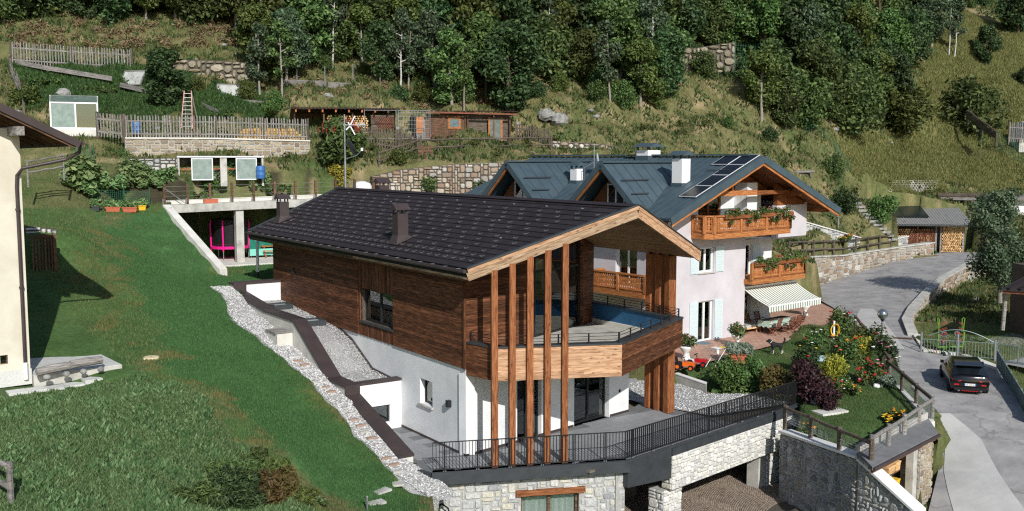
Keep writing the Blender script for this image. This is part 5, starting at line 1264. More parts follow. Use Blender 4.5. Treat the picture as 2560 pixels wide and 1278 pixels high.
wall_w('stone_wall', 'long fieldstone retaining wall beside the road, under the dark rail fence', RWP, STONE['field'], K['mortar'], .24, .07, .35, .009, .6, K['concrete'], 91, wmax=4, hmax=2)
wall_px('stone_wall', 'low pale stone wall with flat coping behind the dark rail fence', [(1975,608,640,84.5),(2080,608,640,87),(2200,606,634,91),(2270,592,625,95)], STONE['ashlar'], K['mortar'], .22, .07, .3, .02, .4, K['paleconc'], 95)
wall_px('stone_wall', 'narrow stone wall stepping down the grassy slope beside the chalet eave', [(2010,556,580,zG(2010,580)),(2080,576,600,zG(2080,600)),(2150,596,614,zG(2150,614))], STONE['ashlar'], K['mortar'], .22, .07, .3, .02, .3, K['paleconc'], 96)
wall_px('stone_wall', 'short grey stone wall behind the wooden balcony at the left', [(62,566,650,48.5),(142,574,650,49.2)], STONE['ashlar'], K['darkjoint'], .22, .09, .35, .01, .5, None, 99)
ek = thing('lawn_kerb', 'white concrete kerb between the lower lawn and the road', 'kerb', (0, 0, 0)); a_, b_ = atz(2234, 958, .14), atz(2326, 1056, -.04)
for k in range(5): q0, q1 = a_.lerp(b_, k/5), a_.lerp(b_, (k+.97)/5); MB().slab([q0, q1, q1+Vector((.26,.12,0)), q0+Vector((.26,.12,0))][::-1], (0,0,-.5)).build('kerb_stone', K['paleconc'], ek)
dg_ = thing('drain_channel', 'rusty drain channel crossing the road beside the lamp post', 'drain', (0, 0, 0)); a_, b_ = atz(2172, 842, .68), atz(2284, 846, .59); MB().bar(a_, b_, .16, .03).build('grating', K['oldwood'], dg_); MB().bar(a_+Vector((0,.14,0)), b_+Vector((0,.14,0)), .06, .04).build('frame', K['galv'], dg_)
# wall and kerb on the right side of the road, towards the lower garden
KP = []
for i in range(9, 17):
    b = ROADV[i][1]; KP.append((b.x+.1, b.y, b.z+.12, min(b.z-.35, .1-.3)))
KP[0] = (KP[0][0], KP[0][1], KP[0][2], KP[0][3])
wall_w('stone_wall', 'curved fieldstone wall with concrete coping on the right side of the road bend', KP, STONE['field'], K['mortar'], .25, .09, .35, .02, .45, K['concrete'], 97, wmax=4, hmax=2)
kb = thing('kerb', 'pale concrete kerb running from the road bend down towards the black car', 'kerb', (0, 0, 0))
for i in range(6, 9):
    a, b = ROADV[i][1], ROADV[i+1][1]; MB().slab([a+Vector((-.05,0,.1)), b+Vector((-.05,0,.14)), b+Vector((.45,.1,.14)), a+Vector((.45,.1,.1))][::-1], (0, 0, -.4)).build('kerb_stone', K['paleconc'], kb)
# rubble wing wall beside the garage
wall_w('rubble_wall', 'grey rubble wall with white coping between the garage pillar and the lawn', [(11.75,42.6,-.55,-3.6),(13.35,37.5,-.15,-3.6)], STONE['rubble'], K['mortar'], .15, .07, .42, .014, .5, K['whitepaint'], 101, wmax=4, hmax=3)
wall_w('rubble_wall', 'short stepped end of the rubble wall with steep white coping by the ramp', [(13.36,37.45,-.2,-3.6),(14.75,35.2,-1.5,-3.6)], STONE['rubble'], K['mortar'], .15, .07, .42, .014, .5, K['whitepaint'], 103, wmax=4, hmax=3)
bw_ = thing('garden_edge_wall', 'low concrete wall with white top between the lawn and the gravel bed', 'wall', (0, 0, 0))
a, b, c = atz(1682, 934, .45), atz(1765, 962, .35), (12.7, 47.8, .2)
MB().slab([a, b, b+Vector((.1,.3,0)), a+Vector((.1,.3,0))], (0,0,-.7)).build('wall_body', K['concrete'], bw_); MB().slab([a+Vector((0,-.03,.05)), b+Vector((0,-.03,.05)), b+Vector((.12,.34,.05)), a+Vector((.12,.34,.05))], (0,0,-.048)).build('coping', K['whitepaint'], bw_)

# ================================================================ FENCES
def picket_fence(label, pts, h=1.5, sp=.19, m='silver', rails=(.3, 1.1), wd=.085, tilt=0, group=None):
    t = thing('picket_fence', label, 'fence', pts[0]); o0 = Vector(pts[0]); rg = random.Random(len(label))
    me_ = MB().add([(-wd/2,0,0),(wd/2,0,0),(wd/2,0,h-.06),(0,0,h),(-wd/2,0,h-.06),(-wd/2,.022,0),(wd/2,.022,0),(wd/2,.022,h-.06),(0,.022,h),(-wd/2,.022,h-.06)], [(0,1,2,3,4),(9,8,7,6,5),(0,5,6,1),(1,6,7,2),(2,7,8,3),(3,8,9,4),(4,9,5,0)]).mesh('picket', K[m])
    for a, b in zip(pts[:-1], pts[1:]):
        a, b = Vector(a)-o0, Vector(b)-o0; d = b-a; L_ = math.hypot(d.x, d.y); az = math.atan2(d.y, d.x); k = max(1, int(L_/sp))
        for i in range(k):
            p = a+d*((i+.5)/k); o = link('picket', me_, t); o.matrix_local = fr(p+Vector((0,0,rg.uniform(-.05, .04))), az) @ Matrix.Rotation(rg.gauss(0, .02+tilt), 4, 'Y')
        for z in rails: beam('rail', a+Vector((0,0,z*h/1.5))+Vector((0,.05,0)), b+Vector((0,0,z*h/1.5))+Vector((0,.05,0)), .05, .1, K[m], t)
        n_ = max(1, round(L_/3.2))
        for i in range(n_+1): p = a+d*(i/n_); beam('post', p+Vector((0,.08,-.3)), p+Vector((0,.08,h+.05)), .14, .14, K['darkwood'], t)
    return t
G = lambda px, py, dz=0: onground(px, py)+Vector((0, 0, dz))
picket_fence('long weathered grey picket fence on top of the mortared garden wall', [aty(312,346,68.15), aty(540,347,70.8), aty(770,353,73.1)], 1.6)
picket_fence('short grey picket gate section between the glasshouse and the long fence', [aty(243,340,68.4), aty(308,346,68.2)], 1.6, .2)
picket_fence('upper grey picket fence high on the slope at the left', [aty(28,160,80), aty(180,170,80.5), aty(330,178,81)], 1.75, .21)
picket_fence('collapsing row of grey boards leaning down the slope at the far left', [aty(25,180,79), aty(50,240,75), aty(60,300,71)], 1.2, .35, 'silver', (.2, .7), .11, .25)
picket_fence('dark grey picket fence between the sumac shrub and the hen house', [aty(905,368,75.5), aty(1000,378,75.5), aty(1052,396,75)], 1.65, .2, 'darkwood')
picket_fence('grey picket fence at the right end of the hen house', [aty(1290,352,80.5), aty(1330,358,80.3), aty(1374,368,79.8)], 1.4, .18, 'darkwood')
picket_fence('silvery picket fence around the far tunnel at the right edge', [aty(2522,355,110), aty(2600,360,111)], 2.2, .25, 'silver')
def rail_fence(label, pts, h=1.1, r=.07, m='darkwood', nr=2, post=None, netting=False, sp=2.2):
    t = thing('rail_fence', label, 'fence', pts[0]); o0 = Vector(pts[0]); rg = random.Random(len(label)+1)
    for a, b in zip(pts[:-1], pts[1:]):
        a, b = Vector(a)-o0, Vector(b)-o0; d = b-a; L_ = d.length; n_ = max(1, round(L_/sp))
        for i in range(n_+1):
            p = a+d*(i/n_); MB().tube([p+Vector((0,0,-.3)), p+Vector((0,0,h+.12))], r*1.15, 8).build('post', K[m], t)
        for k in range(nr):
            z = h*(1-k*.55/max(1, nr-1)*1.0) if nr > 1 else h
            q = [a+d*(i/6)+Vector((rg.uniform(-.02,.02), -r, z+rg.uniform(-.03,.03))) for i in range(7)]; MB().tube(q, [r*rg.uniform(.85, 1.1) for _ in q], 8).build('rail', K[m], t)
        if netting:
            nb = MB(); k = int(L_/.1)
            for j in range(6): nb.bar(a+Vector((0,0,.08+j*h/6.5)), b+Vector((0,0,.08+j*h/6.5)), .008, .008)
            for i in range(k): nb.bar(a+d*(i/k)+Vector((0,0,.05)), a+d*(i/k)+Vector((0,0,h)), .006, .006)
            stuff(nb.build('wire_netting', K['galv'], t))
    return t
rail_fence('dark log rail fence climbing to the lawn in front of the hen house', [G(948,418), aty(1040,386,75), aty(1150,380,77), aty(1270,378,78.5), aty(1378,376,79)], 1.0, .06)
rail_fence('dark two rail fence on top of the road retaining wall', [Vector((p[0], p[1]+.3, p[2]+.1)) for p in RWP[:4]], 1.15, .075, 'darkwood', 2)
rail_fence('thick log handrail with wire netting between the lower lawn and the road', [atz(2222,948,.15), atz(2330,1045,-.05)], .85, .085, 'darkwood', 1, netting=True, sp=2.4)
rail_fence('log handrail with netting along the garage roof edge of the lower lawn', [atz(2330,1045,.0), atz(2178,1150,.1)], .85, .085, 'silver', 1, netting=True, sp=2.0)
rail_fence('log handrail with netting above the rubble wall', [atz(2178,1152,.1), (12.1,43.2,-.3)], .7, .085, 'darkwood', 1, netting=True, sp=2.4)
rail_fence('dark log handrail hidden among the roses above the road', [atz(2138,830,.75), atz(2225,945,.2)], .9, .085, 'darkwood', 1, sp=2.6)
rail_fence('single log handrail beside the stone steps near the chalet', [G(2022,520), G(2095,570)], .9, .07, 'silver', 1, sp=5)
rail_fence('grey plank fence behind the cream house downpipe', [aty(70,455,55), aty(160,438,57)], 1.1, .05, 'silver', 3)
rail_fence('grey wooden barrier at the lower left corner', [G(-75,1195), G(28,1262)], 1.0, .07, 'silver', 2)
rail_fence('dark plank fence running down the meadow to the green net', [aty(2418,305,112), aty(2490,360,107)], 1.2, .12, 'darkwood', 3, sp=3)
# green plastic nets
netm = mat('green_net', [srgb(30,86,62), srgb(48,108,80)], 5, .7)
def net(label, pts, h, sp=.16):
    t = thing('garden_net', label, 'net', pts[0]); o0 = Vector(pts[0]); b_ = MB()
    for a, b in zip(pts[:-1], pts[1:]):
        a, b = Vector(a)-o0, Vector(b)-o0; L_ = (b-a).length; k = int(L_/sp)
        for i in range(k+1): p = a.lerp(b, i/k); b_.bar(p, p+Vector((0,0,h)), .014, .014)
        for j in range(int(h/sp)+1): b_.bar(a+Vector((0,0,j*sp)), b+Vector((0,0,j*sp)), .014, .014)
        for i in range(max(1, round(L_/2))+1): p = a.lerp(b, i/max(1, round(L_/2))); MB().tube([p+Vector((0,0,-.2)), p+Vector((0,0,h+.25))], .03, 6).build('stake', netm, t)
    stuff(b_.build('mesh', netm, t))
net('green plastic net fencing on the right meadow edge', [aty(2494,372,106), aty(2575,415,104)], 1.6, .22)
net('green net stretched across the slope right of the high boulder wall', [aty(1838,165,98), aty(1900,170,98.5)], 2.2, .25)
net('green net fence along the slope above the chalet gable', [G(2120,430), G(2060,350), G(2010,330)], 1.0, .25)
net('low green net around the pumpkin bed', [G(245,510), G(375,515)], .9, .12)
net('green net by the raised bed left of the stone wall', [G(190,400), G(235,410)], 1.1, .14)

# ================================================================ CARPORT WITH GARDEN ROOF
Ya, Yb = Vector((-21.7, 62.0, 0)), Vector((-9.0, 69.8, 0)); cd_ = (Yb-Ya).normalized(); caz = math.atan2(cd_.y, cd_.x); CL = (Yb-Ya).length
cp = thing('carport', 'concrete shelter with planted roof cut into the slope behind the wooden house', 'carport', (Ya.x, Ya.y, 0), caz)
MB().add([(0,0,7.95),(CL,0,8.25),(CL,0,8.75),(0,0,8.45),(0,7,7.95),(CL,7,8.25),(CL,7,8.75),(0,7,8.45)], [(0,1,2,3),(3,2,6,7),(1,0,4,5),(5,4,7,6),(0,3,7,4),(1,5,6,2)]).build('roof_slab', K['concrete'], cp)
MB().add([(.3,.9,8.4),(CL,.9,8.7),(CL,.9,9.0),(.3,.9,8.72),(.3,1.1,8.4),(CL,1.1,8.7),(CL,1.1,9.0),(.3,1.1,8.72)], [(0,1,2,3),(3,2,6,7),(5,4,7,6),(0,3,7,4),(1,5,6,2)]).build('upstand', K['paleconc'], cp)
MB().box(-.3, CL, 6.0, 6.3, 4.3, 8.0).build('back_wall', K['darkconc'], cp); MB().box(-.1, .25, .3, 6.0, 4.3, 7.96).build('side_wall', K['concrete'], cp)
MB().box(-.3, CL, -1.2, 6.0, 4.3, 4.62).build('floor', K['paleconc'], cp)
for s in (.35, 4.55, 9.6): MB().box(s, s+.5, .15, .65, 4.6, 8.05).build('column', K['concrete'], cp)
for k in range(11):
    s = .15+k*1.42; o = MB().box(s-.07, s+.07, .35, .5, 8.5+.02*k, 9.75+.02*k).build('rail_post', K['oldwood'], cp); MB().box(s-.12, s-.074, .34, .52, 8.45+.02*k, 8.85+.02*k).build('post_bracket', K['galv'], o)
for z in (9.0, 9.3, 9.6): MB().bar((.15, .42, z), (14.3, .42, z+.2), .012, .012).build('cable', K['galv'], cp)
MB().bar((.2, .4, 9.5), (1.5, .5, 8.5), .04, .04).build('brace', K['galv'], cp)
# sloping wing wall
ww = thing('wing_wall', 'sloping concrete wing wall dividing the steep lawn from the shelter', 'wall', (0, 0, 0))
a, b = Vector((-21.75, 62.0, 8.5)), Vector((-17.0, 57.5, 4.95)); n_ = Vector((.35, .35, 0))
MB().add([a, b, b+n_, a+n_, Vector((a.x,a.y,3.5)), Vector((b.x,b.y,3.5)), Vector((b.x,b.y,3.5))+n_, Vector((a.x,a.y,3.5))+n_], [(0,1,2,3),(1,0,4,5),(2,1,5,6),(3,2,6,7),(0,3,7,4)]).build('wall_body', K['paleconc'], ww)
# things on the slab roof and in the carport
pl_ = thing('terracotta_planter', 'empty terracotta trough on the edge of the planted concrete roof', 'planter', (Ya+cd_*3.0)+Vector((0,0,8.52)), caz)
MB().box(-.45, .45, .2, .42, 0, .26).build('trough', K['terracotta'], pl_)
tp = thing('trampoline', 'pink trampoline with black safety net under the concrete shelter', 'trampoline', (0, 0, 0)); tc_ = atz(551, 652, 4.62)+Vector((.3, 1.3, 0)); tp.location = tc_
MB().lathe([(1.2, .72), (1.28, .76), (1.28, .88), (1.2, .92), (1.0, .92), (1.0, .86)], 28).build('pad_ring', K['pink'], tp)
MB().lathe([(.02, .84), (1.0, .85), (1.0, .87), (.02, .86)], 24).build('jump_mat', K['black'], tp)
for k in range(6):
    t = 2*math.pi*k/6+math.radians(-95); x, y = 1.22*math.cos(t), 1.22*math.sin(t)
    o = MB().tube([(x, y, .6), (x*1.04, y*1.04, 2.4), (x*.98, y*.98, 2.65)], .055, 8).build('net_pole', K['pink'], tp); MB().tube([(x, y, 0), (x, y, .75)], .03, 8).build('leg', K['galv'], tp)
nm = MB().lathe([(1.15, .9), (1.2, 2.65)], 28); nm.f = nm.f[:-2]
netb = nt('black_safety_net')[0]; _n = netb.node_tree.nodes; _l = netb.node_tree.links; _t = _n.new('ShaderNodeBsdfTransparent'); _m = _n.new('ShaderNodeMixShader'); _m.inputs[0].default_value = .72
_n['Principled BSDF'].inputs['Base Color'].default_value = (.012, .012, .013, 1); _l.new(_t.outputs[0], _m.inputs[1]); _l.new(_n['Principled BSDF'].outputs[0], _m.inputs[2]); _l.new(_m.outputs[0], _n['Material Output'].inputs[0])
nm.build('safety_net', netb, tp); MB().lathe([(1.19, 2.62), (1.24, 2.66), (1.19, 2.7)], 28).build('net_ring', K['black'], tp)
tb_ = thing('green_table_tennis_table', 'folded green table tennis table standing behind the concrete column', 'table', atz(632, 648, 4.62)+Vector((0, 1.2, 0)), caz)
gm = mat('green_board', [srgb(24,110,90), srgb(40,130,108)], 3, .5)
MB().box(-.6, 1.0, 0, .05, .3, 1.55).build('board', gm, tb_); MB().box(-.6, 1.2, -.3, -.2, .15, .6).build('lower_board', mat('mint_board', [srgb(120,200,180), srgb(140,214,196)], 3, .5), tb_)
for x in (-.5, .9): MB().bar((x, -.3, 0), (x, .3, .9), .03, .03).build('leg', K['galv'], tb_)
wb = thing('picnic_bench', 'orange wooden picnic bench beside the green table in the shelter', 'bench', atz(667, 645, 4.62)+Vector((0, .6, 0)), caz)
for z, y in ((.45, -.35), (.75, 0), (.75, .2), (1.0, .4)): MB().box(-.5, .8, y-.09, y+.09, z-.03, z+.03).build('plank', K['chalet'], wb)
for x in (-.35, .65): MB().bar((x, -.5, 0), (x, .45, 1.05), .06, .08).bar((x, .5, 0), (x, -.2, .8), .06, .08).build('leg', K['chalet'], wb)
bl_ = thing('pool_ball', 'light blue ball lying at the foot of the sloping wing wall', 'ball', atz(541, 678, 4.75)); MB().ball((0, 0, 0), .18, 14, 10).build('ball', mat('sky_blue_plastic', [srgb(90,180,210), srgb(110,195,220)], 3, .4), bl_, True)
tbl = thing('garden_table', 'small slatted wooden table at the left side of the shelter', 'table', atz(498, 600, 4.62)+Vector((1.0, 3.2, 0)), caz)
for k in range(6): MB().box(-.8, .8, -.5+k*.17, -.36+k*.17, 1.4, 1.44).build('slat', K['silver'], tbl)
for x, y in ((-.7, -.4), (.7, -.4), (-.7, .4), (.7, .4)): MB().box(x-.04, x+.04, y-.04, y+.04, 0, 1.4).build('leg', K['post'], tbl)

# ================================================================ GLASSHOUSES AND GARDEN GEAR
def glazed(o, w, d, h, posts, x0=0):
    b = MB()
    for x in posts: b.box(x-.04, x+.04, -.04, .04, 0, h)
    b.box(0, w, -.04, .04, h-.04, h+.06); b.box(0, w, -.04, .04, -.02, .08)
    return b
roofpane = mat('dirty_roof_glass', [srgb(74,88,80), srgb(104,118,108)], 3, .4, spec=.3)
gh = thing('glasshouse', 'small white framed glasshouse with pitched glass roof on the upper terrace', 'glasshouse', aty(128, 322, 68.2), R(22))
w_, d_, h_ = 2.95, 1.6, 1.75
f_ = MB()
for x in (0, 1.55, w_):
    for y in (0, d_): f_.box(x-.05, x+.05, y-.05, y+.05, 0, h_)
for y in (0, d_): f_.box(-.05, w_+.05, y-.04, y+.04, h_-.03, h_+.07); f_.box(-.05, w_+.05, y-.04, y+.04, -.02, .1)
for x in (0, w_): f_.box(x-.04, x+.04, .05, d_-.05, h_-.03, h_+.05); f_.bar((x, 0, h_), (x, d_/2, h_+.5), .06, .06); f_.bar((x, d_, h_), (x, d_/2, h_+.5), .06, .06)
f_.bar((-.05, d_/2, h_+.52), (w_+.05, d_/2, h_+.52), .07, .07)
f_.build('frame', K['whitepaint'], gh)
for (a, b) in ((.05, 1.5), (1.6, w_-.05)): MB().box(a, b, .0, .012, .1, h_-.03).build('pane', mat('misted_pane', [srgb(116,136,128), srgb(150,166,158)], 3, .25, spec=.5) if a < 1 else K['greyglass'], gh)
for y0, y1, z0, z1 in ((0, d_/2, h_, h_+.5), (d_, d_/2, h_, h_+.5)): MB().slab([(0, y0, z0+.06), (w_, y0, z0+.06), (w_, y1, z1+.06), (0, y1, z1+.06)], (0, 0, .012)).build('roof_pane', roofpane, gh)
for x in (0, w_): MB().box(x-.006, x+.006, .05, d_-.05, .1, h_-.03).build('side_pane', K['greyglass'], gh)
MB().box(.1, w_-.1, .4, d_-.1, 0, .5).build('plant_bed', leafmat('bed_green', [srgb(50,84,40), srgb(80,110,52)]), gh)
MB().box(-.1, w_+.1, -.15, d_+.1, -.5, -.021).build('stone_sill', K['paleconc'], gh)
co = thing('lean_to_glasshouse', 'concrete lean-to glasshouse with two sliding glass panes against the stone wall', 'glasshouse', aty(446, 452, 66.9), R(21))
W_ = 5.5; hh = 1.55
for x in (0, 2.75, W_): MB().box(x-.02, x+(.42 if x == 2.75 else .1), 0, 1.2, -.4, hh).build('pier', K['concrete'], co)
MB().box(-.05, W_+.12, -.1, 1.3, hh, hh+.1).build('roof_frame', K['whitemetal'], co); MB().box(0, W_, 1.15, 1.3, -.4, hh).build('back_wall', K['darkconc'], co)
MB().box(.1, W_, .25, .3, .75, .8).build('shelf', K['terracotta'], co)
for x in (.85, 3.75):
    o = MB(); o.box(x, x+.07, -.04, .02, .02, hh-.05); o.box(x+1.33, x+1.4, -.04, .02, .02, hh-.05); o.box(x+.07, x+1.33, -.04, .02, hh-.12, hh-.05); o.box(x+.07, x+1.33, -.04, .02, .02, .09); o = o.build('sliding_frame', K['whitemetal'], co)
    MB().box(x+.07, x+1.33, -.015, -.005, .09, hh-.12).build('pane', mat('dusty_pane', [srgb(110,130,124), srgb(148,164,158)], 3, .2, spec=.5), o)
cs_ = [(random.uniform(.2, W_-.2), .7, random.uniform(.2, 1.3), .3) for _ in range(14)]
link('tomato_plants', leaf_mesh('tomato_plants', cs_, 1500, .12, LEAF['dark'], seed=4), co)
def barrel(label, loc, r=.3, h=.88):
    t = thing('barrel', label, 'barrel', loc, 0, 'blue barrels'); MB().lathe([(r*.94,0),(r,.05),(r*1.0,h*.3),(r*1.05,h*.33),(r*1.0,h*.36),(r*1.0,h*.64),(r*1.05,h*.67),(r*1.0,h*.7),(r,h-.05),(r*.94,h)], 18).build('drum', K['bluebarrel'], t, True); MB().lathe([(r*.85, h), (r*.85, h+.02)], 16).build('lid', K['black'], t)
    return t
barrel('blue plastic barrel at the right end of the lean-to glasshouse', aty(652, 447, 68.6)); barrel('blue plastic barrel behind the left part of the long picket fence', aty(341, 336, 70.5))
la = thing('ladder', 'red and white step ladder standing by the fruit tree', 'ladder', aty(467, 322, 72.5))
redm = mat('red_white_paint', [srgb(196,80,84), srgb(220,180,176)], 6, .5)
for x0, x1 in ((-.42, -.26), (.42, .26)): MB().bar((x0, 0, 0), (x1, .5, 2.75), .06, .05).build('stile', redm, la)
for k in range(9): t = (k+.6)/9.3; MB().bar((-.42+.16*t, .5*t, 2.75*t), (.42-.16*t, .5*t, 2.75*t), .05, .03).build('rung', K['whitemetal'], la)
for s in (-1, 1): MB().bar((s*.5, 1.3, 0), (s*.24, .52, 2.7), .05, .05).build('rear_leg', K['silver'], la)
def cold_frame(label, px, py, Yd, w, h, rz, tilt, roll=0):
    t = thing('cold_frame', label, 'cold frame', aty(px, py, Yd), rz); M_ = Matrix.Rotation(tilt, 4, 'X') @ Matrix.Rotation(roll, 4, 'Y')
    f = MB(); f.box(0, w, -.05, .05, 0, .1); f.box(0, w, -.05, .05, h-.1, h); f.box(0, .1, -.05, .05, .1, h-.1); f.box(w-.1, w, -.05, .05, .1, h-.1)
    f.build('frame', K['silver'], t).matrix_local = M_; MB().box(.1, w-.1, -.01, .01, .1, h-.1).build('pane', mat('cloudy_pane', [srgb(140,146,138), srgb(196,198,192)], 2, .25, spec=.5), t).matrix_local = M_
    MB().box(0, w, 0, h*.8, -.25, -.05).build('box', K['silver'], t)
cold_frame('whitish glazed cold frame propped open beside the fruit tree', 296, 215, 79, 2.0, 1.5, R(-16), R(-35))
cold_frame('dusty glazed cold frame leaning below the boulder wall', 540, 248, 79.8, 2.0, 1.35, R(6), R(-25))
# plank edges on the slope
pk = thing('plank_edging', 'long weathered plank edging across the upper slope', 'planks', (0, 0, 0))
for a, b in (((40,158,80),(110,172,79)),((110,172,79),(280,200,78)),((300,215,78),(370,232,77.5)),((470,248,78),(545,285,75)),((545,252,79),(660,262,79))):
    beam('plank', aty(*a)+Vector((0,0,.1)), aty(*b)+Vector((0,0,.1)), .06, .35, K['silver'], pk)
sf = thing('timber_edge', 'long grey timber edge with metal stakes above the firewood shed', 'planks', (0, 0, 0))
for a, b in (((705,206,84),(815,210,84.5)),((820,212,84.5),(930,218,85))): beam('plank', aty(*a), aty(*b), .1, .5, K['silver'], sf)
for px, yt, yb in ((742,170,215),(812,165,215),(882,160,215),(950,190,225)): p0 = aty(px, yb, 84.3); MB().tube([p0, aty(px, yt, 84.3)], .04, 6).build('stake', K['galv'], sf)
bdp = thing('raised_bed', 'grey raised garden bed with potato plants left of the stone wall', 'garden bed', aty(190, 398, 67)); MB().box(0, 3.4, 0, 1.6, -.6, .05).build('bed_wall', K['concrete'], bdp); link('plants', leaf_mesh('plants', [(x*.4+.3, .7, .25, .42) for x in range(8)], 1500, .13, LEAF['bright'], seed=9), bdp)

# ================================================================ SHEDS ON THE TERRACE
corr = mat('rusty_sheet', [srgb(58,40,36), srgb(86,58,48), srgb(70,60,56)], 3, .7, .2, 10)
def corrugated(w, d, n):
    b = MB()
    for i in range(n*4+1):
        x = w*i/(n*4); z = .03*math.sin(i*math.pi/2); b.v += [(x, 0, z), (x, d, z)]
    b.f = [(2*i, 2*i+2, 2*i+3, 2*i+1) for i in range(n*4)]
    return b
def firewood(name, o, x0, x1, z0, z1, y, m, r=.075, seed=1, lim=300, length=.35):
    rg = random.Random(seed); cnt = 0; rest = MB(); z = z0+r
    row = 0
    while z < z1-r*.5:
        x = x0+r+(row % 2)*r
        while x < x1-r*.5:
            q = r*rg.uniform(.7, 1.08); n = rg.choice((3, 4, 5)); ph = rg.uniform(0, 6.28); yy = y+rg.uniform(-.05, .05); b = MB()
            vs = [(x+q*math.cos(ph+2*math.pi*k/n), yy, z+q*math.sin(ph+2*math.pi*k/n)) for k in range(n)]; vs += [(a, yy+length, c) for a, _, c in vs]
            fs = [tuple(range(n))[::-1]]+[(k, (k+1) % n, (k+1) % n+n, k+n) for k in range(n)]
            if cnt < lim: b.add(vs, fs).build(name, m, o); cnt += 1
            else: rest.add(vs, fs)
            x += 2*r*rg.uniform(.92, 1.05)
        z += r*1.72; row += 1
    if rest.v: stuff(rest.build('stacked_logs', m, o))
s1o = aty(738, 352, 77.2); sh1 = thing('firewood_shed', 'open firewood shed with sheet roof and pale rafters behind the sumac shrub', 'shed', s1o, R(12))
sw = 7.7
for x in (0, 2.2, 4.4, 6.0, 7.5): MB().box(x-.06, x+.06, -.06, .06, 0, 2.2).build('post', K['oldwood'], sh1)
MB().box(-.2, sw, 2.2, 2.3, 0, 2.4).build('back_wall', K['oldwood'], sh1)
cr = corrugated(sw+.6, 3.2, 30).build('roof', corr, sh1); cr.matrix_local = Matrix.Translation((-.3, -.7, 2.42)) @ Matrix.Rotation(R(5), 4, 'X')
for k in range(8): x = .1+k*1.0; MB().box(x-.06, x+.06, -.78, 2.2, 2.18, 2.36).build('rafter', K['chalet'] if k < 7 else K['oldwood'], sh1)
fwd = thing('firewood_stack', 'stack of split pale firewood in the open shed', 'firewood', s1o, R(12)); firewood('log', fwd, 2.4, 5.6, .6, 2.0, .1, K['logwood'], .1, 3)
MB().box(5.8, 7.6, -.15, -.05, 0, 2.0).build('lattice_dark_backing', K['darkwood'], sh1)  # solid panel behind the slats, coloured dark to stand for the unlit shed interior
lt = sh1
for s in (0, 1):
    for k in range(12):
        x0 = 5.85+k*.145; 
        if s == 0: beam('lattice_slat', (x0, -.2-.02, .4), (min(x0+1.0, 7.58), -.22, .4+min(1.0, 7.58-x0)*1.5), .02, .035, K['redwood'], sh1)
        else: beam('lattice_slat', (x0, -.245, 1.9), (min(x0+1.0, 7.58), -.245, 1.9-min(1.0, 7.58-x0)*1.5), .02, .035, K['redwood'], sh1)
mp_ = thing('metal_fence_panel', 'galvanised mesh fence panel leaning in front of the lattice shed', 'fence panel', aty(912, 350, 76.6), R(10))
b_ = MB(); 
for x in (0, 2.4, 2.55, 5.0): b_.tube([(x,0,0),(x,0,2.3)], .03, 6)
for x0, x1 in ((0, 2.4), (2.55, 5.0)):
    for z in (.1, 2.25): b_.tube([(x0,0,z),(x1,0,z)], .025, 6)
b_.build('frame', K['galv'], mp_); b2 = MB()
for x in np.arange(2.6, 5.0, .12): b2.bar((x,0,.1), (x,0,2.25), .01, .01)
for z in np.arange(.3, 2.2, .3): b2.bar((2.55,0,z), (5.0,0,z), .01, .01)
stuff(b2.build('wire_mesh', K['galv'], mp_))
hno = aty(1040, 352, 79.3); hn = thing('hen_house', 'patched dark wooden hen house with flat sheet roof, window and glass door', 'shed', hno, R(8))
hw_ = 7.6; hh2 = 2.1
for k in range(22):
    x = .9+k*.14; MB().box(x, x+.13, -.02-.01*(k % 2), .04, 0, hh2).build('board', K['oldwood'], hn)
MB().box(4.0, hw_, .3, .36, 0, hh2).build('inner_wall', K['darkwood'], hn); MB().box(0, .88, .1, .2, 0, hh2-.2).build('side_panel', K['silver'], hn); MB().box(.05, .55, .04, .09, .6, 1.9).build('orange_panel', K['chalet'], hn)
cr = corrugated(hw_+.9, 2.8, 28).build('roof', corr, hn); cr.matrix_local = Matrix.Translation((-.2, -.6, hh2+.18)) @ Matrix.Rotation(R(4), 4, 'X')
MB().bar((.8, -.62, hh2+.12), (hw_+.5, -.62, hh2-.02), .1, .12).build('front_beam', K['redwood'], hn)
for x in (.85, 3.9, 4.1, 6.2, 7.5): MB().box(x-.06, x+.06, -.12, .0, 0, hh2).build('post', K['oldwood'], hn)
wf = MB(); x0, x1, z0, z1 = 2.55, 3.55, .95, 1.85; y = -.09
wf.box(x0,x0+.14,y,y+.06,z0,z1); wf.box(x1-.14,x1,y,y+.06,z0,z1); wf.box(x0+.14,x1-.14,y,y+.06,z0,z0+.14); wf.box(x0+.14,x1-.14,y,y+.06,z1-.14,z1)
wf = wf.build('window', K['chalet'], hn); MB().box(x0+.14,x1-.14,y+.02,y+.04,z0+.14,z1-.14).build('pane', mat('bluish_pane', [srgb(60,84,92), srgb(96,120,128)], 3, .15, spec=.6), wf)
dd_ = MB().box(5.9, 6.75, -.06, -.01, .05, 1.75).build('glass_door', mat('grey_pane', [srgb(70,86,84), srgb(110,124,120)], 3, .2, spec=.6), hn); MB().box(5.75, 5.9, -.08, 0, 0, 1.85).build('jamb', K['chalet'], hn); MB().box(6.75, 6.9, -.08, 0, 0, 1.85).build('jamb', K['chalet'], hn)
MB().box(1.0, 2.3, -.11, -.06, .1, 1.9).build('door', K['oldwood'], hn); MB().bar((1.05,-.12,.2),(2.25,-.12,1.8),.04,.1).build('door_brace', K['redwood'], hn)
MB().box(2.5, 3.8, -.5, -.2, .42, .47).build('bench_seat', K['oldwood'], hn)
pt = thing('pallet', 'old wooden pallet leaning at the corner of the log fence', 'pallet', aty(1046, 408, 74.4), R(10))
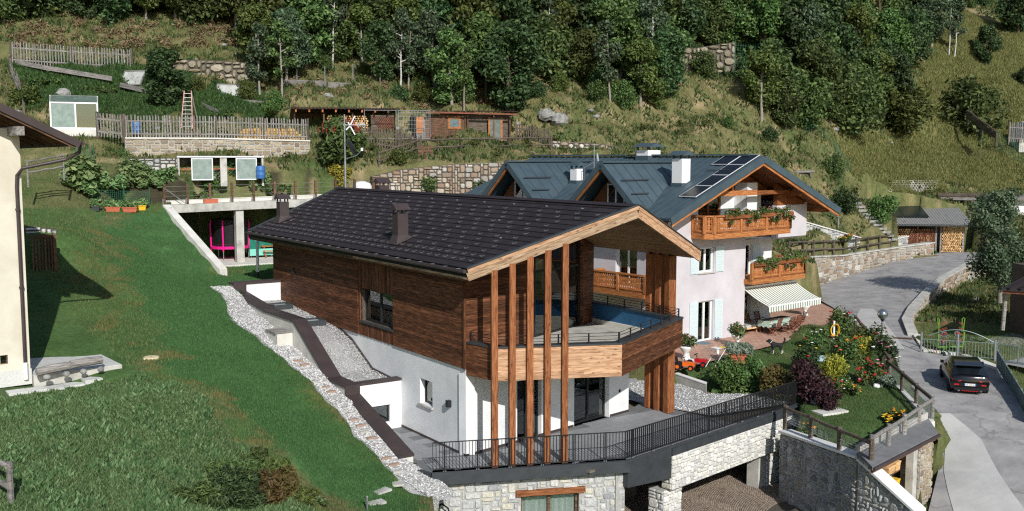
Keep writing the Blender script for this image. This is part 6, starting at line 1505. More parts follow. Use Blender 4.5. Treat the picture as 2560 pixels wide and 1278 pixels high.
for k in range(5): beam('slat', (0, -.05, .1+k*.26), (1.1, -.05, .12+k*.26), .03, .2, K['oldwood'], pt)
for x in (.2, .55, .9): beam('runner', (x, .02, -.1), (x, .02, 1.35), .08, .08, K['oldwood'], pt)
lp = thing('lumber_pile', 'long stack of yellow sawn lumber behind the picket fence', 'lumber', aty(600, 348, 72.2), R(14))
for j in range(4):
    for k in range(14-j): beam('board', (k*.34+j*.1, -.2, .08+j*.2), (k*.34+j*.1+.02, 1.8, .1+j*.2), .3, .17, mat('yellow_lumber', [srgb(196,150,70), srgb(222,180,100)], 6, .8, rnd=.15) if (j == 0 and k == 0) else bpy.data.materials['yellow_lumber'], lp)
for i, (px, py, Yd, s, lab) in enumerate(((1365,285,83.5,.62,'left of two grey boulders on the dry slope'),(1400,298,83.2,.66,'right of two grey boulders on the dry slope'),(160,232,75,.5,'dark boulder on the green slope above the glasshouse'),(296,258,75,.55,'pale boulder right of the glasshouse roof'))):
    o = thing('boulder', lab, 'boulder', aty(px, py+12, Yd)); MB().ball((0,0,s*.5), s, 12, 9, (1.15, .9, .85), .13).build('rock', K['rockgrey'], o)
wrk = thing('boulder', 'whitish boulder at the left end of the stone base wall', 'boulder', aty(1072, 1262, 35.3))
MB().ball((0,0,.42), .34, 14, 12, (.85, .8, 1.55), .07).build('rock', mat('pale_rock', [srgb(186,184,178), srgb(224,223,218)], 3, .95, .8, 10), wrk)
hs_ = thing('garden_hose', 'green and black hose coiled by the corner of the base wall', 'hose', aty(1092, 1262, 35.4))
MB().tube([(0,.1,1.0),(.03,.05,.6),(.02,.0,.1),(-.05,0,-.1)], .022, 8).build('green_hose', mat('green_rubber', [srgb(40,110,60), srgb(50,126,70)], 3, .5), hs_); MB().tube([(.05,0,-.05),(.2,-.05,.05),(.42,-.1,-.1),(.5,-.15,-.4)], .035, 8).build('black_hose', K['black'], hs_)
# stepping stones
for i, (px, py) in enumerate(((955,1228),(985,1212),(940,1258))):
    p = onground(px, py); o = thing('stepping_stone', ['grey stepping stone nearest the white boulder', 'grey stepping stone just below the gravel', 'lowest grey stepping stone in the lawn'][i], 'stone', p, random.uniform(0, 1)); MB().box(-.3, .3, -.18, .18, -.03, .05).build('slab', K['concrete'], o)
bstep = mat('brown_step', [srgb(150,124,108), srgb(172,150,134)], 5, .9)
stp = thing('step_blocks', 'row of small flat step stones down the gravel path', 'steps', (0, 0, 0))
for k in range(22):
    l = 9.4-k*.46; a = strip_at(l); p = hw(-2.98-.1*(k % 2), l, a[3]+.01); o = MB().obox((p.x, p.y, p.z+.03)  , .4, .16, .1, A1+random.uniform(-.15, .15)).build('step_stone', (K['concrete'], bstep, bstep)[k % 3], stp)
# satellite mast on the wooden house
ms = thing('antenna_mast', 'tall mast with grey satellite dish and white aerial behind the wooden house ridge', 'antenna', hw(5.2, 21.7, 0), 0)
MB().tube([(0,0,9.5),(0,0,13.9)], .045, 8).build('mast', K['galv'], ms); MB().tube([(0,0,9.5),(0,0,11.2)], .065, 8).build('mast_foot', K['galv'], ms)
d = MB(); d.lathe([(.02, -.04), (.3, -.01), (.5, .07), (.56, .12)], 16); d = d.build('dish', K['anthracite'], ms); d.matrix_local = Matrix.Translation((.35, -.1, 11.95)) @ Matrix.Rotation(R(62), 4, 'Y') @ Matrix.Rotation(R(-20), 4, 'X')
MB().bar((.1, -.1, 11.35), (.75, -.35, 11.55), .04, .04).bar((.75, -.35, 11.55), (1.05, -.45, 11.85), .04, .04).build('feed_arm', K['galv'], ms); MB().box(1.0, 1.12, -.5, -.38, 11.8, 11.98).build('feed_horn', K['whitemetal'], ms)
MB().bar((-.1, 0, 13.3), (1.25, -.2, 13.3), .03, .03).build('aerial_boom', K['whitemetal'], ms)
for k in range(5): x = .75+k*.1; MB().bar((x, -.1, 13.2), (x, -.1, 13.45), .02, .02).build('aerial_element', K['whitemetal'], ms)
for (dx, dz) in ((.35, .7), (-.15, .25), (-.3, -.3), (.35, -.65)): MB().bar((.35, -.15, 13.25), (.35+dx*.8, -.15, 13.25+dz*.8), .03, .07).build('reflector_blade', K['whitemetal'], ms)
mk = thing('marker_pole', 'thin grey pole at the bottom edge of the lawn', 'pole', onground(918, 1276)); MB().tube([(0,0,-.1),(0,0,.42)], .03, 8).build('shaft', K['galv'], mk); MB().ball((0,0,.45), .045, 8, 6).build('cap', K['galv'], mk)
cy = thing('white_tank', 'white rounded tank half hidden behind the wooden house ridge', 'tank', aty(905, 475, 70)); MB().lathe([(.7,-.5),(.7,.25),(.6,.45),(.3,.58),(.05,.62)], 16).build('tank', K['paper'], cy, True)
bnch = thing('log_bench', 'log bench on the grass behind the chalet gable', 'bench', onground(2010, 440)); MB().tube([(-.9,0,.35),(.9,.1,.38)], .12, 8).build('seat', K['silver'], bnch)
for x in (-.6, .6): MB().tube([(x,0,-.1),(x,0,.3)], .1, 8).build('leg', K['silver'], bnch)
# ================================================================ RIGHT GARAGE BELOW THE LAWN
ga = thing('small_garage', 'small garage with grey sheet roof edge and stone pillar beside the concrete ramp', 'garage', (13.0, 35.4, 0), R(46.2))
GLn = 6.65
MB().slab([(.35,0,.1),(GLn,0,.1),(GLn+1.75,1.1,.2),(1.5,1.1,.2)], (0,0,-.14)).build('roof_slab', mat('grey_roofing_felt', [srgb(108,109,110), srgb(128,129,130)], 2, .9, .2, 30), ga)
MB().slab([(1.35,1.05,.19),(GLn+1.6,1.05,.19),(GLn+1.65,1.15,.19),(1.4,1.15,.19)], (0,0,.28)).build('upstand', K['concrete'], ga)
MB().bar((.4,-.04,.0), (GLn+.05,-.04,.0), .1, .12).build('gutter', K['copperdark'], ga); MB().bar((.6,.12,-.13), (GLn,.12,-.13), .1, .16).build('edge_beam', K['redwood'], ga)
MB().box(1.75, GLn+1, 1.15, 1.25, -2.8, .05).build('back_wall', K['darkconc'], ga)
MB().box(4.55, 4.95, .15, .45, -2.9, -.07).build('door_post', K['concrete'], ga)
p_ = MB().box(5.15, 6.35, .1, .9, -2.9, -.05).build('pillar', K['mortar'], ga)
stones(p_, Matrix.Translation((5.15,.1,0)), 1.2, -2.9, -.06, STONE['warm'], .16, .06, .35, .015, seed=131); stones(p_, Matrix.Translation((5.15,.9,0)) @ Matrix.Rotation(-math.pi/2, 4, 'Z'), .8, -2.9, -.06, STONE['field'], .16, .06, .35, .015, seed=132)
for z in (-1.9, -1.1, -.55): MB().box(2.3, 4.4, .6, 1.12, z, z+.04).build('shelf', K['oldwood'], ga)
for i, (x, z, w, h) in enumerate(((3.1,-1.86,.45,.5),(3.6,-1.86,.45,.42),(3.3,-1.06,.6,.3),(4.0,-1.06,.4,.34),(2.4,-1.86,.5,.4),(4.05,-1.86,.35,.4))):
    o = thing('storage_crate', ['yellow plastic crate low on the garage shelf', 'second yellow plastic crate low on the garage shelf', 'cardboard box on the upper garage shelf', 'small cardboard box on the upper garage shelf', 'white tub low on the garage shelf', 'yellow tub beside the garage door post'][i], 'crate', ga.matrix_basis @ Vector((x, .62, z)), R(46.2))
    m_ = (K['yellow'], K['yellow'], K['logwood'], K['logwood'], K['paper'], K['yellow'])[i]
    MB().add([(0,0,0),(w,0,0),(w,.4,0),(0,.4,0),(-.02,-.02,h),(w+.02,-.02,h),(w+.02,.42,h),(-.02,.42,h)], [(0,3,2,1),(0,1,5,4),(1,2,6,5),(2,3,7,6),(3,0,4,7)]).build('crate_body', m_, o); MB().box(-.03,w+.03,-.03,.43,h-.05,h+.02).build('rim', m_, o)
# things inside the big garage
def bucket(label, w, l, m_, text=None):
    p = hw(w, l, -3.44); t = thing('paint_bucket', label, 'bucket', p); MB().lathe([(.2,0),(.24,.55),(.26,.56),(.26,.6)], 16).build('tub', m_, t); MB().lathe([(.25,.6),(.25,.64)], 16).build('lid', K['yellow'], t)
    MB().tube([(.25,0,.5),(.18,-.15,.34),(-.1,-.24,.3),(-.25,0,.5)], .008, 5).build('handle', K['galv'], t)
    if text:
        cu = bpy.data.curves.new('lettering', 'FONT'); cu.body = text; cu.size = .2; cu.align_x = 'CENTER'; tmp = bpy.data.objects.new('tmp', cu); COL.objects.link(tmp)
        me_ = bpy.data.meshes.new_from_object(tmp); bpy.data.objects.remove(tmp); me_.materials.clear(); me_.materials.append(K['black'])
        o = link('lettering', me_, t); o.matrix_local = Matrix.Rotation(R(14), 4, 'Z') @ Matrix.Translation((0, -.262, .2)) @ Matrix.Rotation(R(90), 4, 'X')
bucket('blue and white paint bucket with yellow lid in the garage', 12.45, 2.3, mat('blue_white_label', [srgb(70,110,170), srgb(214,220,226)], 4, .5)); bucket('yellow bucket with black lettering in the garage', 13.3, 1.7, K['yellow'], 'sto')
for i, (w, l, wd, hh, m_, lab, ry) in enumerate(((11.6,3.6,.9,1.0,K['logwood'],'pinkish board leaning on the garage back wall',.1),(14.0,2.6,.9,1.7,K['paleconc'],'pale green panel leaning in the garage',.18))):
    t = thing('leaning_board', lab, 'board', hw(w, l, -3.45), A1+R(10)); MB().box(0,wd,0,.05,0,hh).build('board', m_, t).matrix_local = Matrix.Rotation(-ry, 4, 'X')
t = thing('timber_post', 'long dark post leaning beside the garage pillar', 'post', hw(14.6, 1.2, -3.45)); MB().bar((0,0,0),(.35,.5,2.3),.1,.1).build('post', K['oldwood'], t)

# ================================================================ STREET LAMP, CAR, HAY TEDDER, GATES
lmp = thing('street_lamp', 'grey lamp post with silver globe rising from the roses by the road', 'street lamp', atz(2203, 890, .4))
MB().tube([(0,0,-.3),(0,0,2.0)], [.07, .055], 10).build('post', K['galv'], lmp); MB().lathe([(.06,1.95),(.13,2.08),(.13,2.16)], 12).build('collar', K['blackmetal'], lmp)
gl = MB().ball((0,0,2.36), .29, 18, 12); gl.build('globe', mat('silver_globe', [srgb(150,158,162), srgb(190,196,198)], 3, .18, metal=.85), lmp, True)
ldl = thing('garden_spotlight', 'small grey dome light at the edge of the lower lawn', 'lamp', atz(2225, 968, .1)); MB().lathe([(.08,0),(.08,.18),(.22,.2),(.16,.32),(.02,.38)], 14).build('dome', K['galv'], ldl)
# ---- car
cr_ = atz(2424, 990, -.12); HD = R(90-16)
car = thing('parked_car', 'black hatchback with red tail lights parked facing uphill beside the gate', 'car', (cr_.x, cr_.y, -.12), HD)
car.rotation_euler = (0, -math.atan(.04), HD)
paint = mat('black_car_paint', [srgb(14,14,16), srgb(20,20,22)], 2, .12, spec=.7); cglass = mat('tinted_glass', [srgb(20,24,28), srgb(30,36,42)], 2, .06, spec=.8)
ST = [  # x, half width low, mid, shoulder; z low, mid, shoulder
 (0.0,.70,.80,.74,.42,.62,.92),(.08,.80,.88,.82,.32,.60,.98),(.35,.86,.90,.86,.24,.58,1.0),(.9,.88,.90,.87,.22,.56,.99),(1.8,.88,.90,.87,.22,.55,.97),(2.8,.88,.90,.86,.22,.55,.94),(3.3,.87,.89,.82,.23,.55,.90),(3.9,.84,.86,.76,.25,.55,.80),(4.2,.74,.78,.62,.28,.52,.70),(4.32,.55,.6,.5,.36,.5,.62)]
b = MB()
for x, a, m_, s_, zl, zm, zs in ST:
    b.v += [(x,-a,zl),(x,-m_,zm),(x,-s_,zs),(x,-s_*.5,zs+.02),(x,s_*.5,zs+.02),(x,s_,zs),(x,m_,zm),(x,a,zl)]
for i in range(len(ST)-1):
    for k in range(8): o = i*8; b.f.append((o+k, o+(k+1) % 8, o+8+(k+1) % 8, o+8+k))
b.f.append(tuple(reversed(range(8)))); b.f.append(tuple(range(len(ST)*8-8, len(ST)*8)))
b.build('body', paint, car, True)
CB = [(.18,.80,.95),(.55,.66,1.36),(.8,.63,1.44),(1.6,.62,1.47),(2.3,.63,1.42),(3.2,.80,.95)]
g = MB()
for x, w_, z in CB: g.v += [(x,-w_,z),(x,w_,z)]
base_ = [(.18,.83,.94),(.55,.85,.96),(.8,.85,.96),(1.6,.85,.95),(2.3,.85,.94),(3.2,.82,.93)]
for x, w_, z in base_: g.v += [(x,-w_,z),(x,w_,z)]
for i in range(5):
    g.f += [(2*i,2*i+2,2*i+3,2*i+1), (12+2*i,12+2*i+2,2*i+2,2*i), (2*i+1,2*i+3,12+2*i+3,12+2*i+1)]
g.build('cabin', cglass, car, True)
rf_ = MB(); 
for x, w_, z in ((.42,.66,1.40),(.8,.63,1.455),(1.6,.62,1.485),(2.25,.62,1.44)): rf_.v += [(x,-w_,z),(x,w_,z)]
rf_.f = [(2*i,2*i+2,2*i+3,2*i+1) for i in range(3)]; rf_.build('roof', paint, car, True)
MB().slab([(.30,-.66,1.40),(.30,.66,1.40),(.55,.66,1.42),(.55,-.66,1.42)], (0,0,.03)).build('spoiler', paint, car)
redl = mat('red_lens', [srgb(170,16,22), srgb(200,30,34)], 4, .15, spec=.6)
for s in (-1, 1):
    MB().add([(.0,s*.40,.78),(.03,s*.80,.84),(.30,s*.875,.90),(.30,s*.88,.80),(.03,s*.82,.72),(-.02,s*.42,.70)], [(0,1,4,5),(1,2,3,4)]).build('tail_light', redl, car)
    MB().box(-.02,.03,min(s*.5,s*.72),max(s*.5,s*.72),.52,.58).build('reflector', redl, car)
    MB().tube([(-.03,s*.5,.27),(.2,s*.5,.27)], .055, 12).build('exhaust', K['galv'], car)
    MB().box(2.72,2.85,s*.88-.02 if s > 0 else -1.02,1.02 if s > 0 else -.86,.95,1.08).build('mirror', paint, car)
    for x in (.72, 3.45):
        tyre = MB().lathe([(.20,-.1),(.31,-.11),(.325,-.06),(.325,.06),(.31,.11),(.20,.1)], 20).build('wheel', K['black'], car, True); tyre.matrix_local = Matrix.Translation((x, s*.80, .325)) @ Matrix.Rotation(R(90), 4, 'X')
        MB().lathe([(.02,-.1),(.2,-.095),(.2,.095),(.02,.1)], 10).build('rim', K['galv'], tyre)
MB().box(-.02,.02,-.38,.38,.23,.26).build('diffuser_strip', redl, car); MB().box(-.03,.05,-.7,.7,.26,.42).build('rear_bumper', K['black'], car)
plate = MB().box(-.025,.01,-.26,.26,.50,.61).build('number_plate', K['whitepaint'], car)
for s in (-1, 1): MB().box(-.028,-.0251,min(s*.22,s*.26),max(s*.22,s*.26),.50,.61).build('plate_band', K['bluebarrel'], plate)
cu = bpy.data.curves.new('plate_text', 'FONT'); cu.body = 'GK 055WK'; cu.size = .085; cu.align_x = 'CENTER'; tmp = bpy.data.objects.new('tmp', cu); COL.objects.link(tmp); me_ = bpy.data.meshes.new_from_object(tmp); bpy.data.objects.remove(tmp)
me_.materials.clear(); me_.materials.append(K['black']); o = link('plate_text', me_, plate); o.matrix_local = Matrix.Translation((-.029, 0, .525)) @ Matrix.Rotation(R(-90), 4, 'Z') @ Matrix.Rotation(R(90), 4, 'X')
MB().bar((.28,-.3,1.05),(.3,.1,1.03),.02,.02).build('rear_wiper', K['black'], car)
# ---- hay tedder
gm2 = mat('machine_green', [srgb(84,126,44), srgb(106,148,60)], 4, .45); rdm = mat('machine_red', [srgb(166,66,50), srgb(188,90,70)], 4, .5)
td = thing('hay_tedder', 'lime green hay tedder with folded arms and red tines behind the black car', 'farm machine', atz(2375, 890, .1), R(8)); td.scale = (.8, .8, .72)
MB().bar((-1.0,0,.75),(1.0,0,.75),.12,.12).build('main_beam', gm2, td); MB().bar((0,0,.75),(0,1.3,.6),.12,.12).build('drawbar', gm2, td)
for s in (-1, 1):
    MB().tube([(s*.95,0,.7),(s*1.0,0,1.3),(s*.95,.0,2.2),(s*1.05,.05,3.0),(s*1.0,.1,3.05),(s*.88,.1,2.95),(s*.9,.1,1.9)], .04, 6).build('folded_arm', gm2, td)
    MB().bar((s*.95,0,.9),(s*1.0,0,1.9),.12,.14).build('arm_case', gm2, td)
    MB().tube([(s*.55,-.2,.1),(s*.6,-.1,.5),(s*.2,0,.8)], .045, 6).build('strut', gm2, td)
    for (zc, xc) in ((1.75, s*.5), (1.1, s*.62)):
        hb = MB().lathe([(.03,-.06),(.24,-.05),(.24,.05),(.03,.06)], 14).build('rotor', K['anthracite'], td); hb.matrix_local = Matrix.Translation((xc, .05, zc)) @ Matrix.Rotation(R(75), 4, 'X')
        MB().ball((xc, -.03, zc+.08), .11, 8, 6).build('hub_cap', rdm, td)
    for k in range(4):
        z = 1.2+k*.42; MB().bar((s*.95,.0,z),(s*.45,-.25,z+.22),.025,.025).bar((s*.95,.04,z+.08),(s*.45,-.2,z+.3),.02,.02).build('tine', rdm, td)
    wh = MB().lathe([(.1,-.07),(.22,-.08),(.22,.08),(.1,.07)], 14).build('wheel', K['black'], td); wh.matrix_local = Matrix.Translation((s*.75, -.35, .22)) @ Matrix.Rotation(R(90), 4, 'Y')
    MB().bar((s*1.1,-.2,.1),(s*1.3,-.3,.7),.03,.03).bar((s*1.2,-.2,.1),(s*1.25,-.3,.6),.03,.03).build('tine', rdm, td)
# ---- ornamental gate behind it and light fence at the right
iron = mat('grey_green_iron', [srgb(112,130,128), srgb(140,156,152)], 4, .45, metal=.3)
gt = thing('iron_gate', 'ornamental iron gate with arched top behind the hay tedder', 'gate', (0, 0, 0)); a = atz(2302, 888, .15); b2_ = atz(2486, 905, .05); gt.location = a
d = b2_-a; L_ = d.length; gt.rotation_euler = (0, 0, math.atan2(d.y, d.x)); nbar = int(L_/.16)
MB().tube([(0,0,-.2),(0,0,1.35)], .06, 8).build('gate_post', K['galv'], gt); MB().tube([(L_*.5,0,-.2),(L_*.5,0,1.35)], .06, 8).build('gate_post', K['galv'], gt); MB().tube([(L_,0,-.2),(L_,0,1.15)], .06, 8).build('gate_post', K['galv'], gt)
for i in range(1, nbar): x = L_*i/nbar; MB().bar((x,0,.1),(x,0,.95),.022,.022).build('bar', iron, gt)
MB().bar((0,0,.95),(L_,0,.95),.04,.03).bar((0,0,.1),(L_,0,.1),.04,.03).build('rail', iron, gt)
arc = [(L_*(.1+.9*t), 0, .97+.62*math.sin(math.pi*(.1+.9*t))) for t in np.linspace(0, 1, 16)]; MB().tube(arc, .025, 6).build('arch', iron, gt)
for i in range(6):
    x = L_*(.25+.11*i); MB().tube([(x+.14*math.cos(t)*(1-t/9), 0, 1.13+.12*math.sin(t)*(1-t/9)) for t in np.linspace(0, 7, 14)], .014, 5).build('scroll', iron, gt)
for nm_, lab, A0, B0 in (('iron_fence', 'pale grey metal panel fence along the right side of the car', atz(2492, 925, .0), atz(2580, 1080, -.75)), ('iron_fence', 'iron fence continuing right of the arched gate', atz(2490, 905, .05), atz(2600, 925, 0))):
    t = thing(nm_, lab, 'fence', A0, math.atan2(B0.y-A0.y, B0.x-A0.x)); L_ = math.hypot(B0.x-A0.x, B0.y-A0.y); dz = B0.z-A0.z; n_ = max(2, round(L_/1.4))
    for i in range(n_+1): x = L_*i/n_; MB().box(x-.035,x+.035,-.035,.035,-.2+dz*i/n_,1.12+dz*i/n_).build('post', iron, t)
    for z in (.18, 1.05): MB().bar((0,0,z),(L_,0,z+dz),.04,.04).build('rail', iron, t)
    for i in range(int(L_/.13)): x = .13*i; zz = dz*x/L_; MB().bar((x,0,.18+zz),(x,0,1.05+zz),.018,.018).build('bar', iron, t)
    if 'panel' in lab: MB().slab([(0,.02,.2),(L_,.02,.2+dz),(L_,.02,1.03+dz),(0,.02,1.03)], (0,.008,0)).build('sheet_panel', mat('pale_blue_sheet', [srgb(150,166,170), srgb(176,190,192)], 6, .5), t); MB().slab([(0,-.1,.0),(L_,-.1,dz),(L_,.15,dz),(0,.15,0)], (0,0,.12)).build('kerb', K['concrete'], t)
sg = MB().poly([atz(2305,885,.02)+Vector((.3,.3,.05)), atz(2480,905,.05)+Vector((0,.2,.02)), atz(2600,930,.1)+Vector((0,0,.05)), Vector((38,60,.22)), Vector((32,63,.22))]).build('paved_yard', asphalt); struct(sg)
# ---- roof corner at the right edge
nr = thing('neighbour_roof', 'grey tiled roof corner on a white post at the right edge', 'house', (0, 0, 0)); p0 = aty(2503, 722, 58)
MB().slab([p0, p0+Vector((9,-2.7,-.25)), p0+Vector((15,0,2.6)), p0+Vector((6,2.5,2.3))], (0,0,-.12)).build('roof', K['rooftile'], nr); MB().slab([p0+Vector((.15,.1,-.13)), p0+Vector((9.1,-2.6,-.38)), p0+Vector((15,0,2.4)), p0+Vector((6,2.5,2.15))], (0,0,-.15)).build('eave_boards', K['redwood'], nr)
MB().tube([p0+Vector((.7,.8,-.25)), p0+Vector((.6,.8,-2.6))], .12, 8).build('post', K['silver'], nr); MB().box(p0.x+3.6, p0.x+13, p0.y+1.5, p0.y+6, -.2, p0.z+.9).build('wall', K['darkwood'], nr)
for k in range(16): q = p0.lerp(p0+Vector((9,-2.7,-.25)), (k+.5)/16); beam('tile_course', q+Vector((0,0,.04)), (p0+Vector((6,2.5,2.3))).lerp(p0+Vector((15,0,2.6)), (k+.5)/16)+Vector((0,0,.04)), .5, .03, K['rooftile'], nr)

# ================================================================ WOODSHED BY THE ROAD
wso = atz(2208, 632, 2.4); ws = thing('woodshed', 'open woodshed with grey corrugated roof and black solar panels at the road end', 'shed', (wso.x, wso.y+.8, 2.4), R(-6))
WL = 7.6
cr = corrugated(WL+1.0, 5.4, 34).build('roof', mat('grey_corrugated', [srgb(98,98,98), srgb(134,134,132), srgb(112,110,106)], 2, .8, .3, 12), ws); cr.matrix_local = Matrix.Translation((-.4, -1.1, 2.75)) @ Matrix.Rotation(R(17), 4, 'X')
MB().bar((-.45,-1.1,2.66),(WL+.6,-1.1,2.66),.12,.14).build('gutter', K['anthracite'], ws)
MB().bar((-.4,-1.1,2.62),(-.4,4.1,4.2),.1,.22).build('verge', K['redwood'], ws)
for x in (-.1, 1.55, 3.4, 5.1, 5.55, WL): MB().box(x-.08,x+.08,-.08,.08,0,2.75).build('post', K['redwood'] if x < 5 else K['silver'], ws)
MB().box(-.2, WL, 3.0, 3.1, 0, 4.0).build('back_wall', K['darkwood'], ws); MB().box(-.3,3.3,-.1,.25,-.1,.45).build('plinth', K['paleconc'], ws)
for k in range(14): MB().box(3.5+k*.11,3.5+k*.11+.04,-.12,-.06,.1,2.2).build('slat', K['redwood'], ws)
for s in range(12): x0 = 1.62+s*.16; beam('lattice_slat', (x0,-.1,.5), (min(x0+1.2,3.35),-.1,.5+min(1.2,3.35-x0)*1.1), .03, .06, K['redwood'], ws); 
for s in range(7): x0 = .0+s*.22; beam('lattice_slat', (x0,-.13,2.0), (min(x0+1.2,1.5),-.13,2.0-min(1.2,1.5-x0)*1.1), .03, .07, K['redwood'], ws)
for k, x in enumerate((-.05, 2.25)):
    sp_ = MB().box(0,2.2,0,3.3,0,.08).build('solar_panel', mat('black_collector', [srgb(24,30,32), srgb(32,40,42)], 1, .2, spec=.5), ws) if k == 0 else link('solar_panel', sp_.data, ws); sp_.matrix_local = Matrix.Translation((x+.1, .5, 3.32)) @ Matrix.Rotation(R(17), 4, 'X')
fw2 = thing('firewood_stack', 'tall stack of pale split logs at the right end of the woodshed', 'firewood', (wso.x, wso.y+.8, 2.4), R(-6)); firewood('log', fw2, 5.6, 7.5, .05, 2.65, -.15, K['logwood'], .085, 5)
fw3 = thing('firewood_stack', 'firewood stacked behind the red lattice of the woodshed', 'firewood', (wso.x, wso.y+.8, 2.4), R(-6)); firewood('log', fw3, .1, 5.0, .5, 2.2, .25, K['logwood'], .11, 6)
wbd = thing('white_outbuilding', 'white rendered outbuilding with flat dark roof behind the leafy tree', 'building', aty(2395, 600, 99), R(-10)); MB().box(0,12,0,6,-2,4.0).build('wall', K['whitepaint'], wbd)
MB().box(-2.2,12.4,-.8,6,4.0,4.35).build('roof', K['silver'], wbd); MB().box(-2.3,5,-.9,-.5,4.36,4.7).build('roof_edge', K['darkwood'], wbd); MB().box(-2.1,0,.3,6,-2,3.99).build('stone_wall', K['darkjoint'], wbd)
grid = thing('grass_pavers', 'pale lattice grid stones holding the bank above the woodshed', 'bank', (0, 0, 0)); gb_ = MB()
for i in range(16):
    for j in range(5):
        p = onground(2225+i*7+j*3, 478-j*5.5)
        for k in range(6): t0, t1 = k*math.pi/3, (k+1)*math.pi/3; gb_.bar(p+Vector((.2*math.cos(t0), .1*math.sin(t0), .06+.16*math.sin(t0))), p+Vector((.2*math.cos(t1), .1*math.sin(t1), .06+.16*math.sin(t1))), .035, .04)
stuff(gb_.build('grid_stones', K['concrete'], grid))
sts = thing('stone_steps', 'rough stone steps climbing the grassy slope right of the chalet', 'steps', (0, 0, 0))
for k in range(12):
    p = onground(2228-k*9, 600-k*9); MB().obox(p+Vector((0,0,.05)), 1.1, .4, .2, R(12)+random.uniform(-.2,.2)).build('step', K['rockgrey'], sts)
tn_ = thing('poly_tunnel', 'white poly tunnel and concrete block at the right edge', 'tunnel', aty(2550, 345, 112)); MB().tube([(0,0,.2),(4,1,.2)], 1.6, 16).build('cover', K['paper'], tn_); MB().box(-.8,.2,-1.5,-.5,-1.6,-.1).build('block', K['concrete'], tn_)

# ================================================================ THINGS ON THE PATIO
PZ = .70
def urn(label, px, py, seed, tall=1.0):
    t = thing('flower_urn', label, 'flower pot', atz(px, py, PZ)); MB().lathe([(.24,0),(.22,.06),(.12,.16),(.1,.3),(.2,.42),(.34,.62),(.36,.7),(.32,.7)], 16).build('urn', K['whitepaint'], t, True)
    rg = random.Random(seed); cs_ = [(rg.uniform(-.32,.32), rg.uniform(-.32,.32), .85+rg.uniform(-.1,.3), .28) for _ in range(9)]
    link('foliage', leaf_mesh('foliage', cs_, 1100, .09, LEAF['bright'], seed=seed), t)
    blossoms('pink_blossoms', cloud_pts(cs_, 16, rg), .055, FLOW['pink'], t); blossoms('red_blossoms', cloud_pts(cs_, 12, rg), .055, FLOW['red'], t); blossoms('white_blossoms', cloud_pts(cs_, 8, rg), .05, FLOW['white'], t)
urn('white flower urn at the left side of the chalet patio door', 1714, 898, 301); urn('white flower urn between the patio door and the dining corner', 1843, 867, 302); urn('white flower urn behind the dining table', 2012, 788, 303)
lv = thing('lavender_planter', 'terracotta planter with grey lavender on the patio edge', 'flower pot', atz(1845, 905, PZ)); MB().add([(-.38,-.3,0),(.38,-.3,0),(.38,.3,0),(-.38,.3,0),(-.48,-.38,.5),(.48,-.38,.5),(.48,.38,.5),(-.48,.38,.5)], [(0,3,2,1),(0,1,5,4),(1,2,6,5),(2,3,7,6),(3,0,4,7)]).build('planter', K['terracotta'], lv); MB().box(-.5,.5,-.4,.4,.44,.53).build('rim', K['terracotta'], lv)
link('lavender', leaf_mesh('lavender', [(x*.16, y*.16, .72, .27) for x in range(-3, 4) for y in range(-2, 3)], 2600, .1, LEAF['sage'], seed=31, elong=3.2), lv); link('trailing_leaves', leaf_mesh('trailing_leaves', [(.45,-.35,.25,.2),(-.4,-.35,.15,.18),(.55,-.1,.2,.2)], 260, .08, LEAF['bright'], seed=32), lv)
# dining set
tx = h2(9.6, -.55, PZ); dt = thing('dining_table', 'patio dining table with patterned cloth under the awning', 'table', tx, A2+R(2))
for x in (-1.1, 1.1):
    for y in (-.38, .38): MB().box(x-.04,x+.04,y-.04,y+.04,0,.72).build('leg', K['redwood'], dt)
MB().box(-1.3,1.3,-.48,.48,.72,.76).build('tabletop', K['redwood'], dt)
clo = thing('tablecloth', 'pale green flowered tablecloth with brown runner on the dining table', 'tablecloth', tx, A2+R(2)); c_ = MB(); n_ = 40
for i in range(n_):
    t = 2*math.pi*i/n_; x = max(-1, min(1, 1.35*math.cos(t))); y = max(-1, min(1, 1.35*math.sin(t))); c_.v += [(x*1.32,y*.5,.775),(x*1.36,y*.54,.42+.05*math.sin(i*2.1))]
c_.f = [(2*i,2*((i+1) % n_),2*((i+1) % n_)+1,2*i+1) for i in range(n_)]+[tuple(2*i for i in range(n_))]
c_.build('cloth', mat('flowered_cloth', [srgb(206,222,210), srgb(150,176,160), srgb(226,230,222)], 9, .9), clo); MB().box(-1.2,-.2,-.3,.3,.777,.80).build('runner', K['bark'], clo); MB().box(.2,1.2,-.25,.3,.777,.81).build('runner', K['bark'], clo)
def fold_chair():
    t = thing('folding_chair', 'x', 'chair', (0,0,0)); m_ = K['redwood']
    for s in (-.24, .24):
        MB().bar((s,.28,0),(s*.98,-.26,.44),.03,.045).build('front_leg', m_, t); MB().bar((s*.9,-.34,0),(s*.9,.24,.46),.03,.045).bar((s*.9,.24,.46),(s*.9,.42,1.05),.03,.045).build('rear_leg', m_, t); MB().bar((s*1.1,.28,.68),(s*1.1,-.2,.66),.05,.03).build('armrest', m_, t)
    for k in range(6): MB().box(-.22,.22,-.24+k*.085,-.17+k*.085,.44,.462).build('seat_slat', m_, t)
    for k in range(7): MB().obox((0,.27+k*.024,.56+k*.078), .43, .018, .062, 0, R(-16)).build('back_slat', m_, t)
    return t
